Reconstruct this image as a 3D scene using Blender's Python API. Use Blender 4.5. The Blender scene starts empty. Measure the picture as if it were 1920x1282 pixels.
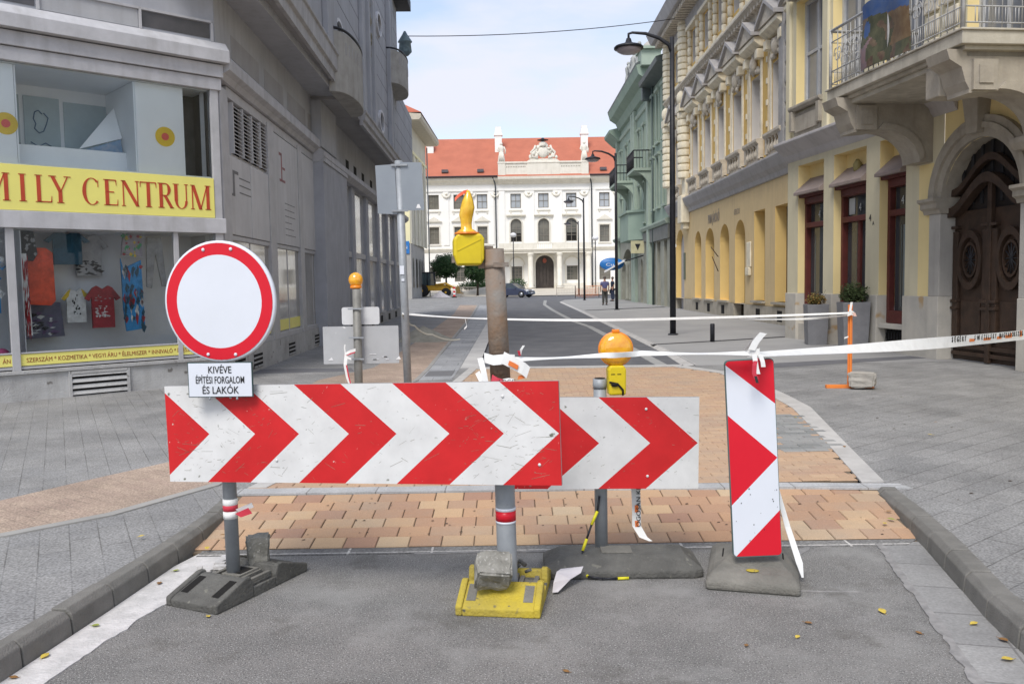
import bpy, bmesh, math, random
from mathutils import Vector, Matrix, noise
random.seed(7)
SC = bpy.context.scene
COL = SC.collection
R = math.radians
# ---------------------------------------------------------------- camera
PITCH, ROLL = R(4.0), R(.95)
cam = bpy.data.cameras.new("camera"); camo = bpy.data.objects.new("camera", cam); COL.objects.link(camo)
_f = Vector((0, math.cos(PITCH), -math.sin(PITCH))); _u0 = Vector((0, math.sin(PITCH), math.cos(PITCH))); _r0 = Vector((1, 0, 0))
_r = math.cos(ROLL)*_r0 - math.sin(ROLL)*_u0; _u = math.sin(ROLL)*_r0 + math.cos(ROLL)*_u0
camo.matrix_world = Matrix(((_r.x, _u.x, -_f.x, 0), (_r.y, _u.y, -_f.y, 0), (_r.z, _u.z, -_f.z, 1.6), (0, 0, 0, 1)))
cam.sensor_width = 36; cam.lens = 30.0; cam.clip_start = .05; cam.clip_end = 2000
SC.camera = camo
# ---------------------------------------------------------------- world, sun, exposure
SUN_EL, SUN_AZ = R(52), R(200)            # light comes from behind the viewer, softened by cloud
w = bpy.data.worlds.new("World"); SC.world = w; w.use_nodes = True
nt = w.node_tree; nt.nodes.clear(); N = nt.nodes.new; L = nt.links.new
out = N('ShaderNodeOutputWorld'); bg = N('ShaderNodeBackground'); sky = N('ShaderNodeTexSky')
sky.sky_type = 'NISHITA'; sky.sun_disc = False; sky.sun_elevation = SUN_EL; sky.sun_rotation = SUN_AZ; sky.air_density = 1.2; sky.dust_density = 1.5
tc = N('ShaderNodeTexCoord'); mp = N('ShaderNodeMapping'); mp.inputs['Scale'].default_value = (1.3, 1.3, 4.2)
nz = N('ShaderNodeTexNoise'); nz.inputs['Scale'].default_value = 1.9; nz.inputs['Detail'].default_value = 7; nz.inputs['Roughness'].default_value = .52
rp = N('ShaderNodeValToRGB'); rp.color_ramp.elements[0].position = .44; rp.color_ramp.elements[1].position = .60
rp.color_ramp.elements[0].color = (.32, .32, .32, 1); rp.color_ramp.elements[1].color = (1, 1, 1, 1)
mx = N('ShaderNodeMix'); mx.data_type = 'RGBA'; mx.inputs['B'].default_value = (4.0, 4.12, 4.75, 1)
L(tc.outputs['Generated'], mp.inputs[0]); L(mp.outputs[0], nz.inputs['Vector']); L(nz.outputs['Fac'], rp.inputs[0])
L(rp.outputs[0], mx.inputs['Factor']); L(sky.outputs[0], mx.inputs['A']); L(mx.outputs['Result'], bg.inputs[0]); L(bg.outputs[0], out.inputs[0])
bg.inputs[1].default_value = .15
sun = bpy.data.lights.new("sun", 'SUN'); sun.energy = 2.0; sun.angle = R(24); sun.color = (1, .96, .9)
so = bpy.data.objects.new("sun", sun); COL.objects.link(so)
_sd = Vector((math.sin(SUN_AZ)*math.cos(SUN_EL), math.cos(SUN_AZ)*math.cos(SUN_EL), math.sin(SUN_EL)))
so.rotation_euler = _sd.to_track_quat('Z', 'Y').to_euler()
SC.view_settings.view_transform = 'Standard'; SC.view_settings.look = 'None'; SC.view_settings.exposure = .53; SC.view_settings.gamma = 1
# ---------------------------------------------------------------- materials
MATS = {}
def mat(name, c, c2=None, rough=.8, ns=3.0, amt=1.0, bump=0.0, bs=40.0, streak=0.0, metal=0.0, spec=.3, speck=None, det=6, coat=0, trans=0):
    """base colour c drifting to c2 by noise (object space, metres); streak = rain dirt running down; speck = (colour, scale, threshold)."""
    if name in MATS: return MATS[name]
    m = bpy.data.materials.new(name); m.use_nodes = True; MATS[name] = m
    t = m.node_tree; n = t.nodes.new; l = t.links.new; b = t.nodes['Principled BSDF']
    b.inputs['Roughness'].default_value = rough; b.inputs['Metallic'].default_value = metal; b.inputs['Specular IOR Level'].default_value = spec
    if coat: b.inputs['Coat Weight'].default_value = coat
    if trans: b.inputs['Transmission Weight'].default_value = trans
    tc = n('ShaderNodeTexCoord'); P = tc.outputs['Object']
    if c2 is None: c2 = tuple(v*.82 for v in c)
    nz = n('ShaderNodeTexNoise'); nz.inputs['Scale'].default_value = ns; nz.inputs['Detail'].default_value = det; nz.inputs['Roughness'].default_value = .62
    l(P, nz.inputs['Vector'])
    rp = n('ShaderNodeMapRange'); rp.inputs[1].default_value = .36; rp.inputs[2].default_value = .66; rp.inputs[4].default_value = amt; l(nz.outputs['Fac'], rp.inputs[0])
    mx = n('ShaderNodeMix'); mx.data_type = 'RGBA'; mx.inputs['A'].default_value = (*c, 1); mx.inputs['B'].default_value = (*c2, 1)
    l(rp.outputs[0], mx.inputs['Factor']); cur = mx.outputs['Result']
    if streak:
        mp = n('ShaderNodeMapping'); mp.inputs['Scale'].default_value = (2.6, 2.6, .22); l(P, mp.inputs[0])
        n2 = n('ShaderNodeTexNoise'); n2.inputs['Scale'].default_value = 2.2; n2.inputs['Detail'].default_value = 5; l(mp.outputs[0], n2.inputs['Vector'])
        r2 = n('ShaderNodeMapRange'); r2.inputs[1].default_value = .5; r2.inputs[2].default_value = .8; r2.inputs[4].default_value = streak; l(n2.outputs['Fac'], r2.inputs[0])
        m2 = n('ShaderNodeMix'); m2.data_type = 'RGBA'; m2.inputs['B'].default_value = (.16, .145, .12, 1); l(cur, m2.inputs['A']); l(r2.outputs[0], m2.inputs['Factor']); cur = m2.outputs['Result']
    if speck:
        for sc_, s_, th, *sf in (speck if isinstance(speck, list) else [speck]):
            v = n('ShaderNodeTexNoise'); v.inputs['Scale'].default_value = s_; v.inputs['Detail'].default_value = 2; l(P, v.inputs['Vector'])
            r3 = n('ShaderNodeMapRange'); r3.inputs[1].default_value = th; r3.inputs[2].default_value = th+(sf[0] if sf else .06); l(v.outputs['Fac'], r3.inputs[0])
            if sf: v.inputs['Detail'].default_value = 9; v.inputs['Roughness'].default_value = .7; r3.inputs[4].default_value = sf[1]
            m3 = n('ShaderNodeMix'); m3.data_type = 'RGBA'; m3.inputs['B'].default_value = (*sc_, 1); l(cur, m3.inputs['A']); l(r3.outputs[0], m3.inputs['Factor']); cur = m3.outputs['Result']
    l(cur, b.inputs['Base Color'])
    if bump:
        n3 = n('ShaderNodeTexNoise'); n3.inputs['Scale'].default_value = bs; n3.inputs['Detail'].default_value = 4; l(P, n3.inputs['Vector'])
        bp = n('ShaderNodeBump'); bp.inputs['Strength'].default_value = bump; bp.inputs['Distance'].default_value = .02; l(n3.outputs['Fac'], bp.inputs['Height']); l(bp.outputs[0], b.inputs['Normal'])
    return m
def rnd_mat(name, cols, rough=.85, bump=.3, bs=90, dirt=.35):
    """each loose island (paver) takes its own colour from cols."""
    m = bpy.data.materials.new(name); m.use_nodes = True; t = m.node_tree; n = t.nodes.new; l = t.links.new; b = t.nodes['Principled BSDF']
    b.inputs['Roughness'].default_value = rough; b.inputs['Specular IOR Level'].default_value = .25
    g = n('ShaderNodeNewGeometry'); r = n('ShaderNodeValToRGB'); e = r.color_ramp.elements; r.color_ramp.interpolation = 'LINEAR'
    e[0].position = 0; e[0].color = (*cols[0], 1); e[1].position = 1; e[1].color = (*cols[-1], 1)
    for i, c in enumerate(cols[1:-1]):
        q = e.new((i+1)/(len(cols)-1)); q.color = (*c, 1)
    l(g.outputs['Random Per Island'], r.inputs[0])
    tc = n('ShaderNodeTexCoord'); nz = n('ShaderNodeTexNoise'); nz.inputs['Scale'].default_value = 1.4; nz.inputs['Detail'].default_value = 8; nz.inputs['Roughness'].default_value = .7; l(tc.outputs['Object'], nz.inputs['Vector'])
    mr = n('ShaderNodeMapRange'); mr.inputs[1].default_value = .45; mr.inputs[2].default_value = .75; mr.inputs[4].default_value = dirt; l(nz.outputs['Fac'], mr.inputs[0])
    mx = n('ShaderNodeMix'); mx.data_type = 'RGBA'; mx.inputs['B'].default_value = (.33, .29, .24, 1); l(r.outputs[0], mx.inputs['A']); l(mr.outputs[0], mx.inputs['Factor'])
    n4 = n('ShaderNodeTexNoise'); n4.inputs['Scale'].default_value = 160; n4.inputs['Detail'].default_value = 3; l(tc.outputs['Object'], n4.inputs['Vector'])
    m4 = n('ShaderNodeMapRange'); m4.inputs[3].default_value = .72; m4.inputs[4].default_value = 1.25; l(n4.outputs['Fac'], m4.inputs[0])
    vm = n('ShaderNodeVectorMath'); vm.operation = 'SCALE'; l(mx.outputs['Result'], vm.inputs[0]); l(m4.outputs[0], vm.inputs['Scale']); l(vm.outputs[0], b.inputs['Base Color'])
    bp = n('ShaderNodeBump'); bp.inputs['Strength'].default_value = bump; bp.inputs['Distance'].default_value = .01; n3 = n('ShaderNodeTexNoise'); n3.inputs['Scale'].default_value = bs; l(tc.outputs['Object'], n3.inputs['Vector']); l(n3.outputs['Fac'], bp.inputs['Height']); l(bp.outputs[0], b.inputs['Normal'])
    return m
def grid_mat(name, c, c2, joint, bw, bh, rot=0, mort=.004, rough=.85, speck=None, off=.5, bump=.25, grain=1.0):
    """slabs or blocks laid in rows, world-sized."""
    m = bpy.data.materials.new(name); m.use_nodes = True; t = m.node_tree; n = t.nodes.new; l = t.links.new; b = t.nodes['Principled BSDF']
    b.inputs['Roughness'].default_value = rough; b.inputs['Specular IOR Level'].default_value = .25
    tc = n('ShaderNodeTexCoord'); mp = n('ShaderNodeMapping'); mp.inputs['Rotation'].default_value = (0, 0, rot); l(tc.outputs['Object'], mp.inputs[0])
    br = n('ShaderNodeTexBrick'); br.offset = off; br.inputs['Scale'].default_value = 1; br.inputs['Brick Width'].default_value = bw; br.inputs['Row Height'].default_value = bh
    br.inputs['Mortar Size'].default_value = mort; br.inputs['Mortar Smooth'].default_value = .3; br.inputs['Bias'].default_value = 0
    br.inputs['Color1'].default_value = (*c, 1); br.inputs['Color2'].default_value = (*c2, 1); br.inputs['Mortar'].default_value = (*(joint if off == 0 else c), 1); l(mp.outputs[0], br.inputs['Vector'])
    jn = n('ShaderNodeTexNoise'); jn.inputs['Scale'].default_value = 1.7; jn.inputs['Detail'].default_value = 6; l(tc.outputs['Object'], jn.inputs['Vector'])
    jr = n('ShaderNodeMapRange'); jr.inputs[1].default_value = .42; jr.inputs[2].default_value = .6; jr.inputs[3].default_value = .25; l(jn.outputs['Fac'], jr.inputs[0])
    jm = n('ShaderNodeMath'); jm.operation = 'MULTIPLY'; l(jr.outputs[0], jm.inputs[0]); l(br.outputs['Fac'], jm.inputs[1])
    jx = n('ShaderNodeMix'); jx.data_type = 'RGBA'; jx.inputs['B'].default_value = (*tuple(v*.7 for v in joint), 1); l(br.outputs['Color'], jx.inputs['A']); l(jm.outputs[0], jx.inputs['Factor'])
    if off == 0: jx.inputs['B'].default_value = (*joint, 1)
    nz = n('ShaderNodeTexNoise'); nz.inputs['Scale'].default_value = .9; nz.inputs['Detail'].default_value = 9; nz.inputs['Roughness'].default_value = .72; l(tc.outputs['Object'], nz.inputs['Vector'])
    mr = n('ShaderNodeMapRange'); mr.inputs[1].default_value = .3; mr.inputs[2].default_value = .7; mr.inputs[3].default_value = .72; mr.inputs[4].default_value = 1.28; l(nz.outputs['Fac'], mr.inputs[0])
    n4 = n('ShaderNodeTexNoise'); n4.inputs['Scale'].default_value = 75; n4.inputs['Detail'].default_value = 3; l(tc.outputs['Object'], n4.inputs['Vector'])
    m4 = n('ShaderNodeMapRange'); m4.inputs[1].default_value = .3; m4.inputs[2].default_value = .7; m4.inputs[3].default_value = 1-.38*grain; m4.inputs[4].default_value = 1+.4*grain; l(n4.outputs['Fac'], m4.inputs[0])
    mm = n('ShaderNodeMath'); mm.operation = 'MULTIPLY'; l(mr.outputs[0], mm.inputs[0]); l(m4.outputs[0], mm.inputs[1])
    vm = n('ShaderNodeVectorMath'); vm.operation = 'SCALE'; l(jx.outputs['Result'], vm.inputs[0]); l(mm.outputs[0], vm.inputs['Scale']); l(vm.outputs[0], b.inputs['Base Color'])
    bp = n('ShaderNodeBump'); bp.invert = True; bp.inputs['Strength'].default_value = bump; bp.inputs['Distance'].default_value = .01; l(br.outputs['Fac'], bp.inputs['Height']); l(bp.outputs[0], b.inputs['Normal'])
    return m
def glass(name, c=(.03, .035, .04), rough=.04):
    return mat(name, c, tuple(v*1.5 for v in c), rough=rough, ns=.8, spec=.8)
# ---------------------------------------------------------------- mesh builder
class MB:
    def __init__(s, M=None): s.v = []; s.f = []; s.mi = []; s.sm = []; s.k = 0; s.smooth = False; s.M = M or Matrix()
    def add(s, pts, faces):
        b = len(s.v); s.v += [s.M @ Vector(p) for p in pts]
        for f in faces: s.f.append([b+i for i in f]); s.mi.append(s.k); s.sm.append(s.smooth)
        return s
    def poly(s, pts): return s.add(pts, [list(range(len(pts)))])
    def box(s, x0, x1, y0, y1, z0, z1):
        x0, x1 = min(x0, x1), max(x0, x1); y0, y1 = min(y0, y1), max(y0, y1); z0, z1 = min(z0, z1), max(z0, z1)
        return s.add([(x0, y0, z0), (x1, y0, z0), (x1, y1, z0), (x0, y1, z0), (x0, y0, z1), (x1, y0, z1), (x1, y1, z1), (x0, y1, z1)],
                     [(0, 3, 2, 1), (4, 5, 6, 7), (0, 1, 5, 4), (1, 2, 6, 5), (2, 3, 7, 6), (3, 0, 4, 7)])
    def ext(s, pts, vec):
        """prism: polygon pts (3d) swept by vec."""
        n = len(pts); v = Vector(vec); P = [Vector(p) for p in pts]
        nrm = sum(((P[i]-P[0]).cross(P[(i+1) % n]-P[0]) for i in range(1, n-1)), Vector())
        if nrm.dot(v) > 0: P = P[::-1]
        return s.add(P+[p+v for p in P], [list(range(n)), list(range(2*n-1, n-1, -1))]+[(i, n+i, n+(i+1) % n, (i+1) % n)[::1] for i in range(n)])
    def tube(s, pts, r, n=10, cap=True, r2=None):
        P = [Vector(p) for p in pts]; m = len(P); V = []; F = []
        rs = r if isinstance(r, (list, tuple)) else [r+((r2-r)*i/(m-1) if r2 is not None else 0) for i in range(m)]
        t0 = (P[1]-P[0]).normalized(); a = t0.orthogonal().normalized()
        for i in range(m):
            t = ((P[min(i+1, m-1)]-P[i]).normalized()+(P[i]-P[max(i-1, 0)]).normalized()).normalized()
            a = (a-t*a.dot(t)).normalized(); b = t.cross(a)
            for k in range(n):
                q = 2*math.pi*k/n; V.append(P[i]+rs[i]*(math.cos(q)*a+math.sin(q)*b))
        for i in range(m-1):
            for k in range(n): F.append((i*n+k, i*n+(k+1) % n, (i+1)*n+(k+1) % n, (i+1)*n+k))
        if cap: F += [list(range(n))[::-1], [(m-1)*n+k for k in range(n)]]
        o = s.smooth; s.smooth = True; s.add(V, F); s.smooth = o
        if cap:
            for j in (1, 2): s.sm[-j] = False
        return s
    def lathe(s, prof, c=(0, 0, 0), n=16, axis='Z', sx=1, sy=1):
        V = []; F = []; m = len(prof)
        for r, z in prof:
            for k in range(n):
                q = 2*math.pi*k/n; x, y = r*sx*math.cos(q), r*sy*math.sin(q)
                p = (x, y, z) if axis == 'Z' else ((x, -z, y) if axis == 'Y' else (z, x, y))
                V.append((c[0]+p[0], c[1]+p[1], c[2]+p[2]))
        for i in range(m-1):
            for k in range(n): F.append((i*n+k, i*n+(k+1) % n, (i+1)*n+(k+1) % n, (i+1)*n+k))
        F += [list(range(n))[::-1], [(m-1)*n+k for k in range(n)]]
        o = s.smooth; s.smooth = True; s.add(V, F); s.smooth = o; return s
    def ball(s, c, rx, ry=None, rz=None, n=14, m=8):
        ry = ry or rx; rz = rz or rx
        return s.lathe([(rx*math.sin(math.pi*i/m) or 1e-4, -rz*math.cos(math.pi*i/m)) for i in range(m+1)], c, n, 'Z', 1, ry/rx)
    def build(s, name, mats, parent=None, bevel=0, seg=2, loc=None, fix=False):
        me = bpy.data.meshes.new(name); me.from_pydata([tuple(v) for v in s.v], [], s.f)
        for m in (mats if isinstance(mats, (list, tuple)) else [mats]): me.materials.append(m)
        me.polygons.foreach_set('material_index', s.mi); me.polygons.foreach_set('use_smooth', s.sm); me.update()
        if fix:
            bm = bmesh.new(); bm.from_mesh(me); bmesh.ops.recalc_face_normals(bm, faces=bm.faces); bm.to_mesh(me); bm.free()
        o = bpy.data.objects.new(name, me); COL.objects.link(o)
        if parent: o.parent = parent
        if loc: o.location = loc
        if bevel:
            b = o.modifiers.new('bevel', 'BEVEL'); b.width = bevel; b.segments = seg; b.limit_method = 'ANGLE'; b.angle_limit = R(35)
        return o
def tag(o, label=None, cat=None, group=None, kind=None):
    if label: o['label'] = label
    if cat: o['category'] = cat
    if group: o['group'] = group
    if kind: o['kind'] = kind
    return o
def thing(name, label, cat, loc=(0, 0, 0), rz=0, group=None):
    o = bpy.data.objects.new(name, None); COL.objects.link(o); o.location = loc; o.rotation_euler = (0, 0, rz); o.empty_display_size = .2
    return tag(o, label, cat, group)
def dup(root, loc, rz=0, label=None, group=None):
    def cp(o, p):
        c = o.copy(); COL.objects.link(c); c.parent = p
        for ch in list(o.children): cp(ch, c)
        return c
    r = root.copy(); COL.objects.link(r)
    for ch in list(root.children): cp(ch, r)
    r.location = loc; r.rotation_euler = (0, 0, rz)
    if label: r['label'] = label
    if group: r['group'] = group
    return r
def text(body, size, M, material, name, parent, align='LEFT', sx=1.0, ext=.001, bold=0):
    c = bpy.data.curves.new(name, 'FONT'); c.body = body; c.size = size; c.extrude = ext; c.align_x = align; c.offset = bold; c.resolution_u = 3
    t = bpy.data.objects.new(name, c); COL.objects.link(t); bpy.context.view_layer.update()
    me = bpy.data.meshes.new_from_object(t.evaluated_get(bpy.context.evaluated_depsgraph_get())); bpy.data.objects.remove(t)
    me.materials.clear(); me.materials.append(material); me.transform(M @ Matrix.Diagonal((sx, 1, 1, 1)))
    o = bpy.data.objects.new(name, me); COL.objects.link(o); o.parent = parent
    return o
def frame2(o, x, z):
    """matrix with given origin, x axis and (approximate) up axis; its z axis points out of the lettering."""
    x = Vector(x).normalized(); z = Vector(z); y = (z-x*z.dot(x)).normalized(); n = x.cross(y)
    return Matrix(((x.x, y.x, n.x, o[0]), (x.y, y.y, n.y, o[1]), (x.z, y.z, n.z, o[2]), (0, 0, 0, 1)))
class Fac:
    """a facade: s runs along it, o outward from it, z up; sg=+1 right side of the street, -1 left side."""
    def __init__(f, A, B, sg, loc):
        d = Vector((B[0]-A[0], B[1]-A[1])).normalized(); f.sg = sg
        y = Vector((-d.y, d.x)); f.M = Matrix.Translation(-Vector(loc)) @ Matrix(((d.x, y.x, 0, A[0]), (d.y, y.y, 0, A[1]), (0, 0, 1, 0), (0, 0, 0, 1)))
    def mb(f): return MB(f.M)
    def b(f, m, s0, s1, o0, o1, z0, z1): m.box(s0, s1, f.sg*o0, f.sg*o1, z0, z1); return m
    def p(f, s, o, z): return (s, f.sg*o, z)
    def prof(f, m, s0, s1, pts):
        """moulding: profile of (o, z) swept along s."""
        m.ext([(s0, f.sg*o, z) for o, z in pts], (s1-s0, 0, 0)); return m
    def wall(f, m, s0, s1, z0, z1, o, ops, depth, kr=None):
        """ops: (a, b, c, d, rise) openings with optional arched head; reveals go in by depth."""
        k = m.k; kr = k if kr is None else kr
        S = sorted({s0, s1, *[q for op in ops for q in op[:2]]}); Z = sorted({z0, z1, *[q for op in ops for q in op[2:4]]})
        S = [q for q in S if s0 <= q <= s1]; Z = [q for q in Z if z0 <= q <= z1]
        def q4(a, b, c, d): m.add([f.p(*a), f.p(*b), f.p(*c), f.p(*d)], [(0, 1, 2, 3) if f.sg < 0 else (3, 2, 1, 0)])
        for i in range(len(S)-1):
            for j in range(len(Z)-1):
                cs, cz = (S[i]+S[i+1])/2, (Z[j]+Z[j+1])/2
                if any(a < cs < b and c < cz < d for a, b, c, d, *_ in ops): continue
                q4((S[i], o, Z[j]), (S[i+1], o, Z[j]), (S[i+1], o, Z[j+1]), (S[i], o, Z[j+1]))
        for op in ops:
            a, b, c, d = op[:4]; rise = op[4] if len(op) > 4 else 0; oi = o-(op[5] if len(op) > 5 else depth); sp = d-rise; m.k = kr
            q4((a, o, c), (a, oi, c), (a, oi, sp), (a, o, sp)); q4((b, oi, c), (b, o, c), (b, o, sp), (b, oi, sp))
            if c > z0+1e-4: q4((a, oi, c), (a, o, c), (b, o, c), (b, oi, c))
            if rise:
                n = 12; pt = [(a+(b-a)*(1-math.cos(math.pi*i/n))/2, sp+rise*math.sin(math.pi*i/n)) for i in range(n+1)]
                for i in range(n):
                    m.k = kr; q4((pt[i][0], o, pt[i][1]), (pt[i][0], oi, pt[i][1]), (pt[i+1][0], oi, pt[i+1][1]), (pt[i+1][0], o, pt[i+1][1]))
                    m.k = k; q4((pt[i][0], o, pt[i][1]), (pt[i+1][0], o, pt[i+1][1]), (pt[i+1][0], o, d), (pt[i][0], o, d))
            else: q4((a, o, d), (a, oi, d), (b, oi, d), (b, o, d))
        m.k = k; return m
    def arc(f, m, cs, cz, r0, r1, o0, o1, a0=0, a1=180, n=14, ry=1.0):
        """ring segment (archivolt)."""
        for i in range(n):
            q0, q1 = R(a0+(a1-a0)*i/n), R(a0+(a1-a0)*(i+1)/n)
            P = [(cs+r*math.cos(q), f.sg*o0, cz+ry*r*math.sin(q)) for r, q in ((r0, q0), (r1, q0), (r1, q1), (r0, q1))]
            m.ext(P, (0, f.sg*(o1-o0), 0))
        return m
def window(f, parent, a, b, c, d, o, fm, gm, nx=2, nz=2, rise=0, fw=.06, bw=.035, name='window', sill=None, th=.06):
    """frame with glazing bars (thing part) and its pane (sub-part); glass sits at depth o."""
    m = f.mb()
    f.b(m, a, a+fw, o, o+th, c, d-rise); f.b(m, b-fw, b, o, o+th, c, d-rise); f.b(m, a+fw, b-fw, o, o+th, c, c+fw)
    if rise: f.arc(m, (a+b)/2, d-rise, (b-a)/2-fw, (b-a)/2, o, o+th, ry=rise/((b-a)/2), n=10)
    else: f.b(m, a+fw, b-fw, o, o+th, d-fw, d)
    for i in range(1, nx):
        x = a+(b-a)*i/nx; f.b(m, x-bw/2, x+bw/2, o, o+th*.8, c+fw, d-fw)
    for j in range(1, nz):
        z = c+(d-rise*.6-c)*j/nz; f.b(m, a+fw, b-fw, o, o+th*.7, z-bw/2, z+bw/2)
    w = m.build(name, fm, parent)
    g = f.mb(); x = .02
    if rise:
        n = 10; pt = [(a+x+(b-a-2*x)*(1-math.cos(math.pi*i/n))/2, d-rise+(rise-x)*math.sin(math.pi*i/n)) for i in range(n+1)]
        P = [f.p(q[0], o+.02, q[1]) for q in pt]+[f.p(b-x, o+.02, c+x), f.p(a+x, o+.02, c+x)]
        g.ext(P, (0, -f.sg*.01, 0))
    else: f.b(g, a+x, b-x, o+.01, o+.02, c+x, d-x)
    g.build('pane', gm, w)
    if sill:
        s_ = f.mb(); f.b(s_, a-.06, b+.06, o+.06, o+sill, c-.06, c-.002); s_.build('sill', fm, w)
    return w
def ribbon(m, pts, ups, wd, th=.0015):
    """thin plastic tape through pts; ups = per-point direction of its width."""
    P = [Vector(p) for p in pts]; U = [Vector(u).normalized() for u in ups]; W = wd if isinstance(wd, (list, tuple)) else [wd]*len(P); V = []; F = []
    for i, p in enumerate(P):
        t = (P[min(i+1, len(P)-1)]-P[max(i-1, 0)]).normalized(); n = t.cross(U[i]).normalized()*th
        V += [p-U[i]*W[i]/2-n, p+U[i]*W[i]/2-n, p+U[i]*W[i]/2+n, p-U[i]*W[i]/2+n]
    for i in range(len(P)-1):
        for k in range(4): F.append((4*i+k, 4*i+(k+1) % 4, 4*i+4+(k+1) % 4, 4*i+4+k))
    F += [(3, 2, 1, 0), tuple(4*(len(P)-1)+k for k in range(4))]
    m.add(V, F); return m
def leaves(m, c, rx, ry, rz, n, size, seed=0, power=.45, flat=0):
    """leaf-sized faces through an uneven ellipsoidal crown."""
    rg = random.Random(seed)
    for _ in range(n):
        while True:
            d = Vector((rg.uniform(-1, 1), rg.uniform(-1, 1), rg.uniform(-1, 1)))
            if .05 < d.length < 1: break
        d.normalize(); rr = rg.random()**power
        lump = .86+.3*noise.noise(d*2.3+Vector((seed, 0, 0)))
        p = Vector(c)+Vector((d.x*rx, d.y*ry, d.z*rz))*rr*lump
        a = Vector((rg.uniform(-1, 1), rg.uniform(-1, 1), rg.uniform(-.6, .6))).normalized(); b = a.orthogonal().normalized(); b = (b+a.cross(b)*rg.uniform(-1, 1)).normalized()
        s = size*rg.uniform(.6, 1.3); m.k = rg.choice((0, 0, 1))
        m.add([p-a*s*.5, p+b*s*.28, p+a*s*.5, p-b*s*.28], [(0, 1, 2, 3)])
    m.k = 0; return m
# shared materials
M_white = mat('white_paint', (.74, .74, .74), (.66, .66, .67), rough=.5, ns=5)
M_steel = mat('galvanised_steel', (.33, .35, .37), (.26, .28, .30), rough=.5, metal=.2, ns=14, bump=.05)
M_black = mat('black_iron', (.015, .017, .022), (.03, .03, .035), rough=.45, ns=8)
M_dark = mat('dark_void', (.012, .011, .01), rough=.9)
M_glass = glass('window_glass'); M_rubber = mat('tyre_rubber', (.02, .02, .02), rough=.8)
# ================================================================ GROUND
A_ASPH = mat('asphalt_near', (.17, .166, .158), (.225, .217, .205), rough=.9, ns=2.2, bump=.6, bs=130, speck=[((.42, .41, .39), 140, .59), ((.07, .07, .068), 115, .60), ((.30, .295, .28), 1.3, .50, .16, .8), ((.095, .088, .075), 1.7, .56, .14, .7)])
A_FAR = mat('asphalt_far', (.10, .102, .11), (.15, .15, .155), rough=.85, ns=1.1, bump=.25, bs=60, speck=((.14, .14, .14), 60, .62))
M_CONC = mat('concrete_edging', (.50, .485, .46), (.40, .385, .365), rough=.85, ns=4, bump=.2, bs=90)
M_KERB = mat('kerb_stone', (.20, .192, .175), (.145, .14, .127), rough=.85, ns=6, bump=.35, bs=120, speck=((.2, .2, .18), 170, .66))
M_MORTAR = mat('mortar_spill', (.62, .60, .585), (.46, .45, .435), rough=.9, ns=9, bump=.4, bs=60)
M_SLAB = grid_mat('pavement_slabs', (.228, .226, .222), (.252, .248, .24), (.195, .19, .18), .42, .16, R(62), .004)
M_SLABR = grid_mat('pavement_slabs_right', (.212, .21, .205), (.25, .246, .238), (.155, .15, .142), .42, .21, R(-38), .005, bump=.4)
M_FARP = mat('far_pavement', (.345, .34, .33), (.29, .285, .28), rough=.85, ns=.5, bump=.1, bs=30)
M_SAND = mat('yard_gravel', (.58, .53, .44), (.47, .43, .36), rough=.95, ns=.5, bump=.3, bs=8)
def sheet(name, pts, z, m, label=None, kind='structure'):
    b = MB()
    b.ext([(p[0], p[1], p[2] if len(p) > 2 else z) for p in pts], (0, 0, -.02)); o = b.build(name, m); tag(o, label, None, None, kind); return o
sheet('ground', [(-900, -60), (900, -60), (900, 1500), (-900, 1500)], -.03, mat('earth', (.2, .19, .17), rough=.95, ns=.05))
# near carriageway, lower than the pavements
sheet('road', [(-1.9, -4), (1.95, -4), (1.81, 3.2), (2.02, 4.234), (2.19, 5.04), (-1.72, 5.04), (-1.75, 4.43), (-1.86, 3.96), (-1.97, 3.3)], .0, A_ASPH)
def curve_strip(name, left, right, z, m, zr=None, kind='structure'):
    b = MB(); n = len(left)
    for i in range(n-1):
        b.add([(*left[i], z), (*left[i+1], z), (*right[i+1], zr if zr is not None else z), (*right[i], zr if zr is not None else z)], [(3, 2, 1, 0)])
        for q in (left, right): zq = z if q is left else (zr if zr is not None else z); b.add([(*q[i], zq), (*q[i+1], zq), (*q[i+1], min(z, zq)-.015), (*q[i], min(z, zq)-.015)], [(0, 1, 2, 3)])
    for i in (0, n-1): zz_ = zr if zr is not None else z; b.add([(*left[i], z), (*right[i], zz_), (*right[i], min(z, zz_)-.015), (*left[i], min(z, zz_)-.015)], [(0, 1, 2, 3)])
    o = b.build(name, m); tag(o, kind=kind); return o
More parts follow.
